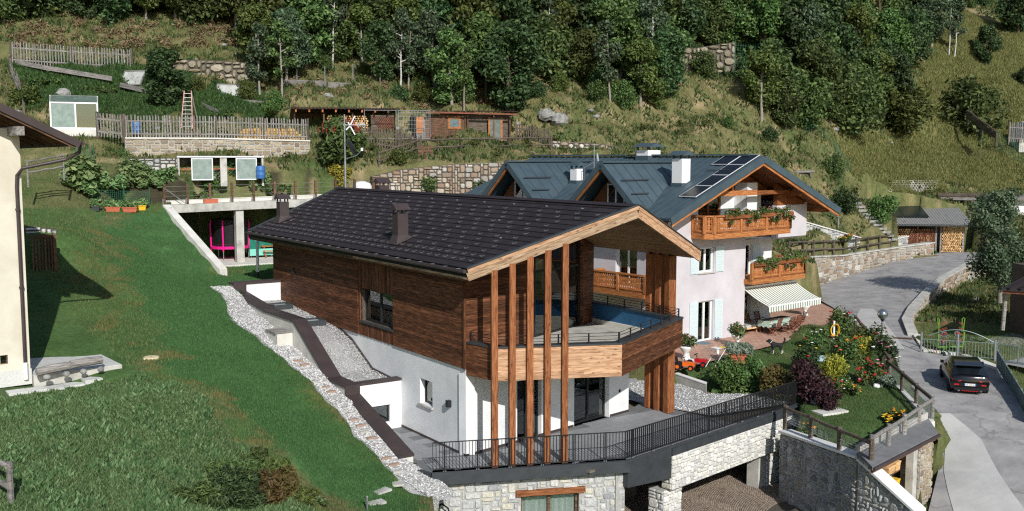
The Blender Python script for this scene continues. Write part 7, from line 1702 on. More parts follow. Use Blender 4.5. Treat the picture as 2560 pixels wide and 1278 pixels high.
chd = [((8.3,-1.35),R(185),'nearest dark slatted folding chair at the front left of the table'),((9.5,-1.45),R(178),'middle folding chair on the sunny side of the dining table'),((10.5,-1.3),R(172),'folding chair at the sunny right corner of the dining table'),((11.5,-.9),R(235),'folding chair at the far right end of the dining table'),((8.6,.45),R(10),'left folding chair on the wall side of the table in shade'),((9.6,.55),R(-5),'right folding chair on the wall side of the table in shade')]
proto = fold_chair()
for i, ((w, l), rz, lab) in enumerate(chd):
    c = proto if i == 0 else copy_tree(proto); c.location = h2(w, l, PZ); c.rotation_euler = (0, 0, A2+rz); c['label'] = lab; c['group'] = 'folding chairs around the dining table'
bn = thing('day_bed', 'low wooden bench with grey mattress in the shaded recess', 'bench', h2(7.15, .75, PZ), A2); MB().box(-.05,1.4,-.75,.6,.34,.5).build('mattress', K['concrete'], bn); MB().box(-.05,1.4,-.78,.62,.26,.338).build('frame', K['logwood'], bn)
for x in (.05, 1.3):
    for y in (-.7, .5): MB().bar((x,y,0),(x,y,.26),.06,.06).build('leg', K['logwood'], bn)
cu_ = thing('cushion', 'olive green cushion on the shaded bench', 'cushion', h2(7.5, .95, PZ+.72), A2); MB().ball((0,0,0), .3, 14, 10, (1,.5,.85)).build('cushion', mat('olive_cloth', [srgb(128,124,44), srgb(150,146,60)], 8, .9), cu_, True)
mt_ = thing('door_mat', 'grey blue oval mat before the chalet patio door', 'mat', atz(1757, 858, PZ+.005)); MB().lathe([(.5,0),(.48,.02)], 20).build('mat', mat('blue_grey_mat', [srgb(96,108,116), srgb(120,132,138)], 30, .9), mt_)
rk = thing('drying_rack', 'white folding laundry rack standing on the patio', 'drying rack', atz(1790, 918, PZ), R(30)); wm = K['whitepaint']
for y in (-.3, .3):
    MB().bar((-.45,y,0),(.35,y,.95),.025,.03).build('leg', wm, rk); MB().bar((.4,y,0),(-.35,y,.95),.02,.02).build('leg', K['galv'], rk)
MB().bar((-.8,-.3,.97),(.8,-.3,.97),.02,.02).bar((-.8,.3,.97),(.8,.3,.97),.02,.02).build('frame', K['galv'], rk)
for k in range(9): MB().bar((-.75+k*.19,-.3,.98),(-.75+k*.19,.3,.98),.008,.008).build('line', K['galv'], rk)
lc = thing('laundry', 'yellow and white cloths lying on the laundry rack', 'laundry', rk.location+Vector((0,0,.99)), R(30)); MB().slab([(-.2,-.25,0),(.15,-.25,.01),(.15,.22,.02),(-.2,.2,0)], (0,0,.02)).build('white_cloth', K['paper'], lc); MB().slab([(.2,-.2,0),(.5,-.15,.01),(.48,.2,.02),(.22,.15,0)], (0,0,.02)).build('yellow_cloth', K['yellow'], lc); MB().slab([(-.2,-.27,-.25),(-.05,-.27,-.25),(-.05,-.27,.02),(-.2,-.27,.02)], (0,.01,0)).build('hanging_cloth', K['paper'], lc)
def toy(label, px, py, rz, c1, c2, seat):
    t = thing('toy_tractor', label, 'toy', atz(px, py, PZ), rz, 'toy tractors')
    MB().box(-.1,.5,-.13,.13,.22,.42).build('bonnet', c1, t); MB().box(-.45,-.1,-.16,.16,.18,.3).build('chassis', c2, t)
    MB().box(-.42,-.12,-.15,.15,.30,.36).build('seat', seat, t); MB().obox((-.44,0,.5), .06, .3, .32, 0, 0, R(-12)).build('seat_back', seat, t); MB().bar((.02,0,.42),(-.06,0,.62),.03,.03).build('steering_column', K['black'], t); sw_ = MB().lathe([(.08,-.01),(.12,-.015),(.12,.015),(.08,.01)], 12).build('steering_wheel', K['black'], t); sw_.matrix_local = Matrix.Translation((-.07,0,.63)) @ Matrix.Rotation(R(-25), 4, 'Y')
    for x, r in ((-.32, .19), (.36, .15)):
        for s in (-1, 1):
            o = MB().lathe([(.06,-.06),(r*.95,-.06),(r,-.04),(r,.04),(r*.95,.06),(.06,.06)], 14).build('wheel', K['black'], t); o.matrix_local = Matrix.Translation((x, s*.24, r)) @ Matrix.Rotation(R(90), 4, 'X'); MB().lathe([(.02,-.065),(r*.5,-.065),(r*.5,.065),(.02,.065)], 10).build('rim', c1, o)
og = mat('orange_plastic', [srgb(226,96,24), srgb(236,116,40)], 4, .4); rp_ = mat('red_plastic', [srgb(176,20,30), srgb(192,34,42)], 4, .35)
toy('orange toy tractor nearest the terrace corner', 1712, 925, R(-25), og, K['black'], K['black']); toy('red toy tractor with white seat behind the orange one', 1742, 916, R(-22), rp_, K['concrete'], K['whitepaint'])
# ---- dog
def skinned(name, pts, edges, rad, m_, parent, sub=2):
    me_ = bpy.data.meshes.new(name); me_.from_pydata(pts, edges, []); o = bpy.data.objects.new(name, me_); COL.objects.link(o); o.modifiers.new('skin', 'SKIN'); sd = o.modifiers.new('sub', 'SUBSURF'); sd.levels = sub; sd.render_levels = sub
    if not me_.skin_vertices: pass
    for v, r in zip(me_.skin_vertices[0].data, rad): v.radius = r if hasattr(r, '__len__') else (r, r)
    me_.skin_vertices[0].data[0].use_root = True
    dg = bpy.context.evaluated_depsgraph_get(); out = bpy.data.meshes.new_from_object(o.evaluated_get(dg)); bpy.data.objects.remove(o); out.materials.clear(); out.materials.append(m_)
    out.polygons.foreach_set('use_smooth', [True]*len(out.polygons)); return link(name, out, parent)
dog = thing('dog', 'black and white dog with raised tail walking on the patio edge', 'dog', atz(1942, 884, PZ), R(172))
dm, dn_, dl_, db_ = nt('black_white_fur'); tcx = dn_.new('ShaderNodeTexCoord'); sx = dn_.new('ShaderNodeSeparateXYZ'); dl_.new(tcx.outputs['Object'], sx.inputs[0])
rz_ = ramp(dn_, [srgb(200,196,188), srgb(190,186,178), srgb(24,23,24), srgb(20,20,21)], [0, .2, .27, 1]); nz_ = dn_.new('ShaderNodeTexNoise'); nz_.inputs['Scale'].default_value = 6; ad_ = dn_.new('ShaderNodeMath'); ad_.operation = 'MULTIPLY_ADD'; dl_.new(nz_.outputs['Fac'], ad_.inputs[0]); ad_.inputs[1].default_value = .12; dl_.new(sx.outputs['Z'], ad_.inputs[2]); dl_.new(ad_.outputs[0], rz_.inputs['Fac']); dl_.new(rz_.outputs[0], db_.inputs['Base Color']); db_.inputs['Roughness'].default_value = .8
P_ = [(-.18,0,.50),(0,0,.49),(.2,0,.50),(.30,0,.60),(.40,0,.70),(.52,0,.68),(.60,0,.65),(-.27,0,.52),(-.38,0,.66),(-.42,0,.82),(-.36,0,.9),
 (.2,.09,.36),(.2,.09,.2),(.18,.09,.03),(.24,.09,.02),(.22,-.09,.36),(.27,-.09,.2),(.26,-.09,.03),(.32,-.09,.02),(-.2,.09,.38),(-.16,.1,.26),(-.27,.1,.15),(-.25,.1,.03),(-.2,.1,.02),(-.24,-.09,.38),(-.2,-.1,.26),(-.33,-.1,.15),(-.33,-.1,.03),(-.28,-.1,.02),(.40,.05,.80),(.40,-.05,.80)]
E_ = [(0,1),(1,2),(2,3),(3,4),(4,5),(5,6),(0,7),(7,8),(8,9),(9,10),(2,11),(11,12),(12,13),(13,14),(2,15),(15,16),(16,17),(17,18),(0,19),(19,20),(20,21),(21,22),(22,23),(0,24),(24,25),(25,26),(26,27),(27,28),(4,29),(4,30)]
R_ = [.12,.12,.145,.10,.095,.055,.035,.06,.05,.06,.03,.055,.035,.03,.03,.055,.035,.03,.03,.08,.055,.035,.03,.03,.08,.055,.035,.03,.03,.03,.03]
skinned('body', P_, E_, R_, dm, dog); cl_ = MB().lathe([(.105,-.015),(.112,-.01),(.112,.01),(.105,.015)], 16).build('collar', K['whitepaint'], dog); cl_.matrix_local = Matrix.Translation((.335,0,.635)) @ Matrix.Rotation(R(48), 4, 'Y')
# ================================================================ TREES
def grow(seed, h, cw, kind):
    """trunk polyline, limbs and clump centres of a tree of height h, crown width cw"""
    rg = random.Random(seed); tr = MB(); cl = []
    def limb(p, d, L_, r, lev):
        pts = [Vector(p)]; n = 4; dd = Vector(d).normalized()
        for i in range(n):
            dd = (dd+Vector((rg.uniform(-.18,.18), rg.uniform(-.18,.18), rg.uniform(-.02,.16)))).normalized(); pts.append(pts[-1]+dd*L_/n)
        tr.tube(pts, [r*(1-.2*i) for i in range(n+1)], 5, False); return pts
    if kind == 'bush':
        for k in range(7):
            t = rg.uniform(0, 6.28); pts = limb((0,0,-.2), (math.cos(t)*.5, math.sin(t)*.5, 1), h*.75, .05, 0)
            for q in pts[1:]: cl.append((q.x, q.y, q.z, cw*rg.uniform(.16,.26)))
        for k in range(26):
            t = rg.uniform(0, 6.28); u = rg.random()**.6; z = rg.uniform(.1, 1)*h; w = cw/2*math.sqrt(max(.08, 1-(z/h-.35)**2*1.9)); cl.append((w*u*math.cos(t), w*u*math.sin(t), z*.92, cw*rg.uniform(.12,.22)))
    else:
        lean = Vector((rg.uniform(-.05,.05), rg.uniform(-.05,.05), 1)); stem = [Vector((0,0,-.4))]
        n = 7
        for i in range(n): stem.append(stem[-1]+(lean+Vector((rg.uniform(-.06,.06), rg.uniform(-.06,.06), 0)))*(h*.95/n))
        r0 = .10+.011*h if kind == 'tree' else .075+.006*h
        tr.tube(stem, [r0*(1-.12*i) for i in range(n+1)], 7, False)
        lo = .10 if kind == 'tree' else .3
        for k in range(22 if kind == 'tree' else 14):
            u = rg.uniform(lo, .97); i = min(n-1, int(u*n)); b = stem[i].lerp(stem[i+1], u*n-i); t = rg.uniform(0, 6.28); wr = cw/2*(math.sin(math.pi*min(1, (u-lo)/(1-lo)*.8+.16)))*rg.uniform(.75,1.1)
            pts = limb(b, (math.cos(t), math.sin(t), rg.uniform(.25,.8)), wr, .035+.003*h, 1)
            for q in pts[2:]: cl.append((q.x+rg.uniform(-.2,.2), q.y+rg.uniform(-.2,.2), q.z, cw*rg.uniform(.10,.19)))
        for k in range(6): cl.append((stem[-1].x+rg.uniform(-.4,.4), stem[-1].y+rg.uniform(-.4,.4), stem[-1].z-rg.uniform(0,.2*h), cw*rg.uniform(.1,.17)))
    return tr, cl
PROTO = {}
def proto(key, seed, h, cw, kind, leaf, bark, n, size):
    tr, cl = grow(seed, h, cw, kind); PROTO[key] = (tr.mesh('trunk', bark, True), leaf_mesh('crown', cl, n, size, leaf, seed=seed), h)
B_ = K['bark']; GB = K['greybark']
for k, (kind, leaf, h, cw, n, s, bark) in enumerate((('tree','forest',8,5.6,9000,.25,GB),('tree','dark',8,5.8,9000,.25,B_),('tree','olive',8,5.2,8000,.25,GB),('tree','grey',8,4.8,7000,.23,GB),('tree','bright',8,4.8,7500,.23,B_),('slim','grey',8,3.0,3000,.19,GB),('slim','forest',8,2.6,2400,.19,GB),
  ('bush','dark',4,4.4,5200,.22,B_),('bush','forest',4,4.6,5200,.22,B_),('bush','olive',4,4.2,4600,.2,B_),('bush','autumn',2,2.4,1800,.16,B_))):
    proto('%s%d' % (kind, k), 500+k, h, cw, kind, LEAF[leaf], bark, n, s)
rt = random.Random(77)
def plant(name, label, cat, loc, key, h, group=None, wide=1.0):
    t = thing(name, label, cat, loc, rt.uniform(0, 6.28), group); tr, cr, h0 = PROTO[key]; s = h/h0; t.scale = (s*wide, s*wide, s)
    link('trunk', tr, t); link('crown', cr, t); return t
bound = [(-200,70),(0,60),(150,52),(300,62),(420,55),(600,75),(630,200),(720,215),(750,165),(900,170),(950,215),(1080,235),(1200,255),(1335,262),(1355,190),(1450,170),(1490,245),(1560,270),(1660,262),(1700,175),(1800,135),(1860,160),(1890,300),(1960,330),(2080,305),(2200,300),(2330,312),(2440,300),(2460,235),(2380,150),(2300,80),(2290,20)]
bpx = [b[0] for b in bound]; bpy_ = [b[1] for b in bound]
placed = []
def free(p, d):
    return all((p.x-q[0])**2+(p.y-q[1])**2 > d*d for q in placed)
# front rank along the forest edge, then the wood behind it
cand = []
for px in np.arange(-120, 2440, 38): cand.append((px+rt.uniform(-14,14), float(np.interp(px, bpx, bpy_))-rt.uniform(0,14), 0))
for _ in range(1600):
    px = rt.uniform(-200, 2420); yb = float(np.interp(px, bpx, bpy_)); cand.append((px, yb-rt.random()**.8*(yb+170), 1))
nt_ = 0
for px, py, rank in cand:
    if nt_ > 330: break
    p = onground(px, py) if py > -120 else None
    if p is None or p.y > 135: continue
    if not free(p, 1.9 if rank == 0 else 2.3): continue
    placed.append((p.x, p.y)); right = px > 1870
    key = rt.choice(['tree0','tree0','tree1','tree1','tree2','tree3','tree4','slim5','bush8'] if not right else ['tree1','tree0','tree2','bush8','bush7','tree4'])
    hh = rt.uniform(5.0, 8.0) if rank == 0 else rt.uniform(6.5, 10)
    if px < 600: key = rt.choice(['tree0','tree1','tree1','tree2','bush8'])
    if 'slim' in key: hh *= 1.1
    if 'bush' in key: hh = min(hh, 5)
    nm = 'forest_shrub' if 'bush' in key else ('slender_tree' if 'slim' in key else 'forest_tree')
    look = {'tree0': 'mid green broadleaf tree', 'tree1': 'dark green broadleaf tree', 'tree2': 'olive green broadleaf tree', 'tree3': 'greyish green broadleaf tree', 'tree4': 'fresh green broadleaf tree', 'slim5': 'slender grey stemmed tree', 'slim6': 'slender thin tree', 'bush7': 'dark dense shrub', 'bush8': 'mid green dense shrub', 'bush9': 'olive dense shrub'}[key]
    where = [(620, 'above the upper left picket fence'), (800, 'above the timber edge'), (960, 'above the firewood shed'), (1120, 'above the metal fence panel'), (1350, 'above the hen house'), (1480, 'above the two grey boulders'), (1700, 'above the chalet ridge'), (1880, 'around the high boulder wall'), (2060, 'above the chalet gable'), (2260, 'left of the meadow'), (9999, 'at the meadow edge')]
    lab = look+(' at the wood edge ' if rank == 0 else ' deep in the wood ' if py < float(np.interp(px, bpx, bpy_))-70 else ' in the wood ')+next(t for lim, t in where if px < lim)
    plant(nm, lab, 'shrub' if 'bush' in key else 'tree', p, key, hh, {'forest_shrub': 'shrubs in the hillside wood', 'slender_tree': 'slender trees in the hillside wood', 'forest_tree': 'broadleaf trees in the hillside wood'}[nm]); nt_ += 1
# undergrowth at the forest foot
ug = 0
for _ in range(400):
    if ug > 70: break
    px = rt.uniform(640, 2460); yb = float(np.interp(px, bpx, bpy_)); py = yb+rt.uniform(-60, 12); p = onground(px, py)
    if not free(p, 1.1): continue
    placed.append((p.x, p.y)); ug += 1
    key = rt.choice(['bush7','bush8','bush9','bush8']); plant('undergrowth_bush', {'bush7': 'dark', 'bush8': 'mid green', 'bush9': 'olive'}[key]+' low bush in the undergrowth '+next(t for lim, t in where if px < lim), 'shrub', p, key, rt.uniform(1.0, 2.2), 'bushes at the foot of the wood')
for px, py, h in ((1640,175,2.2),(1690,178,1.6),(1760,182,2.4),(1800,172,1.4),(1850,185,2.2),(420,205,1.4),(500,222,1.2),(620,240,1.8),(1000,240,1.6),(1060,245,1.8),(1400,215,1.6),(1470,205,1.8)):
    p = onground(px, py)-Vector((0,.8,0)); p.z = ground(p.x, p.y); plant('wall_foot_bush', 'low bush growing against the dry boulder wall near '+('the green net' if px > 1780 else 'the high slope' if px > 1600 else 'the two grey boulders' if px > 1300 else 'the hen house' if px > 900 else 'the dusty cold frame'), 'shrub', p, rt.choice(['bush7','bush8','bush9']), h, 'bushes along the boulder walls')
cs_ = []
for _ in range(95):
    p = onground(rt.uniform(0, 620), rt.uniform(58, 125)); r = rt.uniform(.25, .6); cs_.append((p.x, p.y, p.z+r*.4, r))
for _ in range(60):
    p = onground(rt.uniform(640, 1340), rt.uniform(190, 275)); r = rt.uniform(.2, .45); cs_.append((p.x, p.y, p.z+r*.4, r))
stuff(link('dry_scrub', leaf_mesh('dry_scrub', cs_, 12000, .11, LEAF['dry'], seed=78, elong=2.6)))
# trees one can single out
for lab, px, py, key, h, wd in (
 ('round dark fruit tree beside the red step ladder', 415, 268, 'tree1', 4.4, 1.25), ('small tree in front of the firewood shed roof', 690, 330, 'tree4', 3.2, .9),
 ('slim trees clump left of the timber edge', 650, 245, 'slim5', 6.5, 1.1), ('second slim tree right beside the boulder wall end', 705, 250, 'slim6', 6.8, 1.1),
 ('thin leaning tree above the hen house roof', 1160, 285, 'slim6', 6.0, .8), ('dense tall tree behind the right end of the hen house', 1270, 285, 'tree1', 7.5, 1.1), ('broad tree left of the dense tall tree behind the hen house', 1130, 262, 'tree0', 6.5, 1.0),
 ('small round tree on the slope right of the chalet ridge', 2085, 448, 'bush8', 2.3, .8), ('round dark shrub beside the chalet eave', 2112, 530, 'bush7', 2.3, .9), ('small shrub on the slope above the chalet gable', 1925, 352, 'bush7', 1.4, .9), ('little shrub on the dry slope above the chimney', 1820, 320, 'bush8', 1.1, 1),
 ('young thin tree alone on the right meadow', 2452, 395, 'slim6', 3.2, .8), ('spreading dark tree right of the birch pair', 2465, 165, 'tree1', 5.0, 1.0), ('dark tree at the top right corner', 2545, 85, 'tree1', 7.5, 1.2), ('dark shrub at the right edge of the meadow', 2565, 215, 'bush7', 2.4, 1), ('leafy tree left of the birch pair', 2330, 120, 'tree3', 7, 1.1),
 ('bushy tree at the lower end of the meadow wood', 2420, 322, 'bush8', 5.5, 1.1), ('wide hazel bush hanging over the dry slope', 2250, 335, 'bush9', 5.5, 1.2), ('hazel bush beside the green net fence', 2120, 325, 'bush8', 5.0, 1.1)):
    plant('single_tree' if 'tree' in key or 'slim' in key else 'single_shrub', lab, 'tree' if 'bush' not in key else 'shrub', onground(px, py), key, h, None, wd)
proto('birch', 900, 9, 3.4, 'slim', LEAF['grey'], K['birchbark'], 2600, .2); proto('rightbirch', 901, 9, 6.2, 'tree', LEAF['grey'], K['greybark'], 15000, .15)
for lab, px, py in (('left white birch trunk of the pair high on the meadow', 2372, 140), ('right white birch trunk of the pair high on the meadow', 2386, 142), ('white birch on the slope above the boulder wall', 1632, 215), ('birch with pale stem in front of the high wood', 2010, 235), ('pale birch behind the sumac and boulder wall', 830, 175), ('pale birch stem above the hen house door', 1375, 170), ('thin birch near the timber stakes', 1000, 240), ('thin birch high in the wood centre', 1500, 180)):
    plant('birch_tree', lab, 'tree', onground(px, py), 'birch', rt.uniform(7.5, 9.5), None, .9)
plant('leafy_tree', 'large loose leafed tree by the road at the right edge', 'tree', aty(2500, 745, 70), 'rightbirch', 8.0, None, 1.0)
plant('leafy_tree', 'darker leafy bush below the large tree at the right edge', 'tree', aty(2545, 745, 71), 'tree3', 4.5, None, 1.3)

# ================================================================ GARDEN PLANTS
def shrub(name, label, px, py, w, h, leaf, n, size, flowers=(), at=None, elong=1.6, up=0, cat='shrub', fill=14):
    p = at if at is not None else onground(px, py); t = thing(name, label, cat, p); rg = random.Random(len(label)*7+int(px))
    cs_ = []
    for _ in range(fill):
        a = rg.uniform(0, 6.28); u = rg.random()**.6*.62; z = rg.uniform(.15, .8); r = rg.uniform(.2, .34)*min(w, h); cs_.append((w/2*u*math.cos(a), w/2*u*math.sin(a), h*z, r))
    st_ = MB()
    for c in cs_[:6]: st_.tube([(c[0]*.15, c[1]*.15, -.15), (c[0]*.6, c[1]*.6, c[2]*.6), c[:3]], [.025, .018, .01], 5, False)
    st_.build('stems', K['bark'], t); link('foliage', leaf_mesh('foliage', cs_, n, size, LEAF[leaf], seed=int(px), elong=elong, up=up), t)
    for col, k, s in flowers: blossoms(col+'_blossoms', [q for q in cloud_pts(cs_, k, rg)], s, FLOW[col], t, k)
    return t
SH = [
 ('leafy_shrub','big bright green shrub by the end of the gravel bed',1832,1002,2.2,2.3,'bright',4200,.10,(('white',8,.06),)),
 ('leafy_shrub','smaller green shrub right behind the big bright one',1880,985,1.6,1.9,'bright',2600,.10,(('white',6,.06),)),
 ('brown_shrub','brownish olive shrub behind the terrace railing',1935,985,2.1,1.5,'autumn',3000,.10,()),
 ('purple_shrub','dark purple smoke bush above the railing end',2028,1000,2.0,2.1,'purple',3600,.11,()),
 ('purple_shrub','low purple barberry beside the rough stone steps',2072,1020,1.6,.9,'purple',2200,.08,()),
 ('yellow_shrub','yellow green spindle bush below the coral roses',2085,945,1.9,1.3,'yellowg',2600,.08,()),
 ('yellow_shrub','yellow flowering bush beside the log handrail',2150,905,1.6,1.5,'yellowg',2400,.08,(('yellow',40,.05),)),
 ('rose_bush','tall rose bush with coral and white roses at the patio corner',2098,850,1.9,2.3,'forest',2800,.10,(('coral',14,.13),('white',10,.14),('red',8,.12))),
 ('rose_bush','green rose bush with white flowers at the patio edge',2040,872,1.6,1.2,'forest',2000,.10,(('white',6,.1),('red',6,.08))),
 ('rose_bush','large rose bush with orange and red roses by the yellow hose',2105,908,2.3,1.9,'forest',3400,.10,(('coral',16,.13),('orange',10,.12),('red',10,.12))),
 ('rose_bush','rose bush with pink roses along the upper log handrail',2165,890,1.8,1.9,'forest',2600,.10,(('pink',10,.12),('red',8,.11),('magenta',6,.11))),
 ('rose_bush','pale pink rose climbing around the lamp post foot',2215,925,1.2,2.0,'dark',1700,.10,(('white',14,.13),('pink',10,.12))),
 ('rose_bush','dense red rose bush above the lower lawn',2172,962,1.5,1.4,'forest',2200,.09,(('red',46,.09),('pink',12,.09))),
 ('dark_shrub','dark leafed shrub with yellow and red flowers left of the steps',2015,935,1.8,1.5,'dark',2600,.10,(('yellow',10,.1),('red',8,.09))),
 ('sage_cushion','grey blue cushion plant beside the white stone',2220,970,1.3,.7,'sage',2400,.06,()),
 ('flower_clump','red geranium clump at the edge of the lower lawn',2085,985,1.2,.8,'bright',1400,.08,(('red',22,.08),)),
 ('flower_clump','yellow and red annuals beside the lower lawn',2135,990,1.2,.7,'bright',1400,.07,(('yellow',26,.06),('red',14,.07),('white',6,.07))),
 ('flower_clump','tall whitish snapdragons between the red clumps',2110,975,.8,.8,'bright',900,.07,(('white',12,.07),)),
 ('marigolds','orange marigolds at the end of the terrace railing',1958,1020,1.2,.75,'bright',1100,.08,(('orange',26,.09),)),
 ('marigolds','yellow marigolds in a trough by the garage roof fence',2238,1058,1.5,.55,'bright',1100,.07,(('orange',34,.08),('yellow',30,.08))),
 ('marigolds','few orange flowers at the start of the log handrail',2018,1085,.6,.5,'bright',400,.07,(('orange',8,.08),)),
 ('flower_bed','orange and yellow flower bed above the low stone wall near the chalet',2100,600,3.6,.6,'bright',1800,.1,(('orange',40,.09),('red',24,.09),('yellow',20,.09))),
 ('climber','vine hanging over the left end of the woodshed',2205,560,3.0,2.6,'bright',3200,.15,()),
 ('geranium_pot','magenta geranium in a red pot before the log stack',2358,632,.8,1.0,'bright',700,.1,(('magenta',14,.1),)),
 ('green_shrub','round green shrub on the rough wall behind the ridge',1060,490,2.4,1.8,'forest',2400,.13,()),
 ('leafy_shrub','low spreading shrub by the log fence corner',1000,415,1.6,1.3,'olive',1400,.1,()),
 ('yellow_shrub','yellow leafed currant bush left of the antenna mast',850,468,2.6,1.6,'yellowg',2200,.12,()),
 ('dark_shrub','dark thicket under the wall right of the ridge',1200,490,2.2,1.2,'dark',1600,.12,()),
 ('white_flowers','small white flowers at the lower lawn edge',800,1262,1.0,.35,'forest',400,.07,(('white',14,.05),)),
]
for nm, lab, px, py, w, h, lf, n, sz, fl_ in SH: shrub(nm, lab, px, py, w, h, lf, n, sz, fl_)
for i, (px, py, w, h, lf, lab) in enumerate(((600,1265,2.0,1.25,'dark','tallest dark willowherb bush in the lower foreground'),(655,1255,1.7,.95,'autumn','reddish tinged willowherb right of the tallest one'),(545,1262,1.8,.85,'forest','green willowherb left of the tallest one'),(705,1240,1.5,.8,'autumn','brownish willowherb nearest the lawn'),(620,1205,1.7,.75,'forest','willowherb patch behind the tallest bush'),(560,1195,1.5,.5,'forest','low green weeds behind the foreground thicket'),(690,1190,1.4,.55,'olive','olive weeds at the upper edge of the thicket'),(480,1255,1.6,.5,'forest','low weeds at the left end of the thicket'),(760,1262,1.4,.5,'olive','low olive weeds at the right end of the thicket'),(640,1150,1.4,.4,'forest','thin weeds uphill of the thicket'))):
    shrub('willowherb', lab, px, py, w, h, lf, int(2600*w*h**.5), .06, (), None, 3.0, .2, 'weeds', 26)
# sumac with red cones
sm = shrub('sumac', 'large sumac shrub with red cones at the right end of the stone wall', 848, 405, 4.3, 3.0, 'forest', 6000, .2, (), aty(848, 404, 72.0), 2.4)
rg = random.Random(5); cn = MB()
for _ in range(46):
    a = rg.uniform(0, 6.28); u = rg.random()**.5; z = 1.5+1.5*math.sqrt(max(0, 1-u*u*.8))*rg.uniform(.75, 1.05); x, y = 1.55*u*math.cos(a), 1.55*u*math.sin(a)-.2; cn.tube([(x,y,z-.1),(x,y,z+.12),(x,y,z+.3)], [.03, .045, .012], 6)
stuff(cn.build('red_cones', mat('sumac_red', [srgb(112,28,30), srgb(140,40,40)], 8, .8), sm))
# vegetable beds
VEG = [('pumpkin_patch','sprawling pumpkin plants at the top of the steep lawn',250,490,4.6,1.5,'pumpkin',1500,.3),('pumpkin_patch','pale pumpkin leaves at the left end of the bed',200,480,2.6,2.2,'pumpkin',1000,.3),('pumpkin_patch','pumpkin leaves running towards the lean-to glasshouse',385,470,2.6,1.0,'pumpkin',700,.26),('bean_rows','climbing beans behind the pots',335,470,3.0,1.8,'pumpkin',1100,.2),
 ('vegetable_row','courgette leaves left of the lean-to glasshouse',400,455,3.0,1.0,'pumpkin',700,.24),('vegetable_row','potato plants below the lean-to glasshouse',540,468,2.6,.7,'bright',900,.16),('vegetable_row','leafy cabbage row right of the blue barrel',660,470,3.4,1.0,'pumpkin',1100,.2),('vegetable_row','low strawberry row along the concrete roof edge',520,492,4.2,.4,'forest',1000,.12),('vegetable_row','second strawberry row near the flue',690,478,3.6,.45,'forest',900,.12),('leek_clump','bluish leek clump between the glass panes',545,452,1.0,.9,'sage',500,.2),
 ('raspberry_row','raspberry canes behind the glasshouse',70,265,3.0,1.6,'olive',1500,.14),('squash_plants','squash plants on the slope left of the fruit tree',110,215,4.0,.7,'forest',1500,.18),('vegetable_row','green vegetables between the cold frames',250,235,4.0,.6,'forest',1400,.15),('vegetable_row','low greens behind the picket fence',560,290,4.5,.5,'forest',1400,.14)]
for nm, lab, px, py, w, h, lf, n, sz in VEG: shrub(nm, lab, px, py, w, h, lf, n, sz, (('yellow', 5, .06),) if 'pump' in nm else (), cat='vegetables', up=.5)
for i, (px, py, m_, lab) in enumerate(((283,530,'terracotta','left terracotta trough before the bean net'),(325,531,'terracotta','right terracotta trough before the bean net'),(356,526,'yellow','yellow tub beside the terracotta troughs'),(240,528,'anthracite','black pot at the left end of the troughs'))):
    p = onground(px, py); t = thing('planter', lab, 'planter', p, R(15)); w = .42 if i < 2 else .22
    MB().add([(-w*.85,-.12,0),(w*.85,-.12,0),(w*.85,.12,0),(-w*.85,.12,0),(-w,-.16,.3),(w,-.16,.3),(w,.16,.3),(-w,.16,.3)], [(0,3,2,1),(0,1,5,4),(1,2,6,5),(2,3,7,6),(3,0,4,7)]).build('trough', K[m_], t); MB().box(-w-.02,w+.02,-.18,.18,.26,.31).build('rim', K[m_], t)
    link('plants', leaf_mesh('plants', [(x*w*.4, 0, .5, .25) for x in (-2,-1,0,1,2)], 300, .12, LEAF['pumpkin'], seed=i), t)
fp = thing('flagstone', 'pale flagstone at the foot of the garden steps', 'stone', onground(2075, 1030), R(25)); MB().box(-.75,.75,-.38,.38,-.04,.06).build('slab', K['paleconc'], fp)
gs = thing('garden_steps', 'rough stone blocks stepping up beside the purple barberry', 'steps', (0, 0, 0))
for k, (px, py) in enumerate(((2050,1010),(2043,1000),(2030,990))): p = onground(px, py); MB().obox(p+Vector((0,0,.1+.06*k)), .75, .4, .28, R(20+7*k)).build('step', K['concrete'], gs)
for i, (px, py, s) in enumerate(((2070,943,.18),(2115,982,.17),(2192,968,.19),(2035,866,.2))): o = thing('white_stone', ['white stone at the top of the purple barberry','white stone below the snapdragons','white stone beside the cushion plant','white stone at the patio rose bed'][i], 'stone', onground(px, py)); MB().ball((0,0,.05), s, 10, 7, (1,.85,.8), .1).build('rock', K['paper'], o)
hr = thing('hose_reel', 'yellow garden hose coiled on a white post among the roses', 'hose', onground(2085, 868)); MB().tube([(0,.1,0),(0,.1,1.5)], .06, 8).build('post', K['paper'], hr)
for k in range(4): MB().tube([((.2+.02*k)*math.cos(t), -.05-.03*k, 1.0+(.3+.02*k)*math.sin(t)) for t in np.linspace(0, 6.28, 20)], .018, 6, False).build('coil', K['yellow'], hr)
bs = thing('bird_bath', 'pale blue flat basin in the flower bed', 'basin', onground(2058, 905)); MB().box(-.45,.45,-.35,.35,.1,.3).build('basin', mat('pale_blue_plastic', [srgb(150,180,190), srgb(172,198,206)], 3, .5), bs)

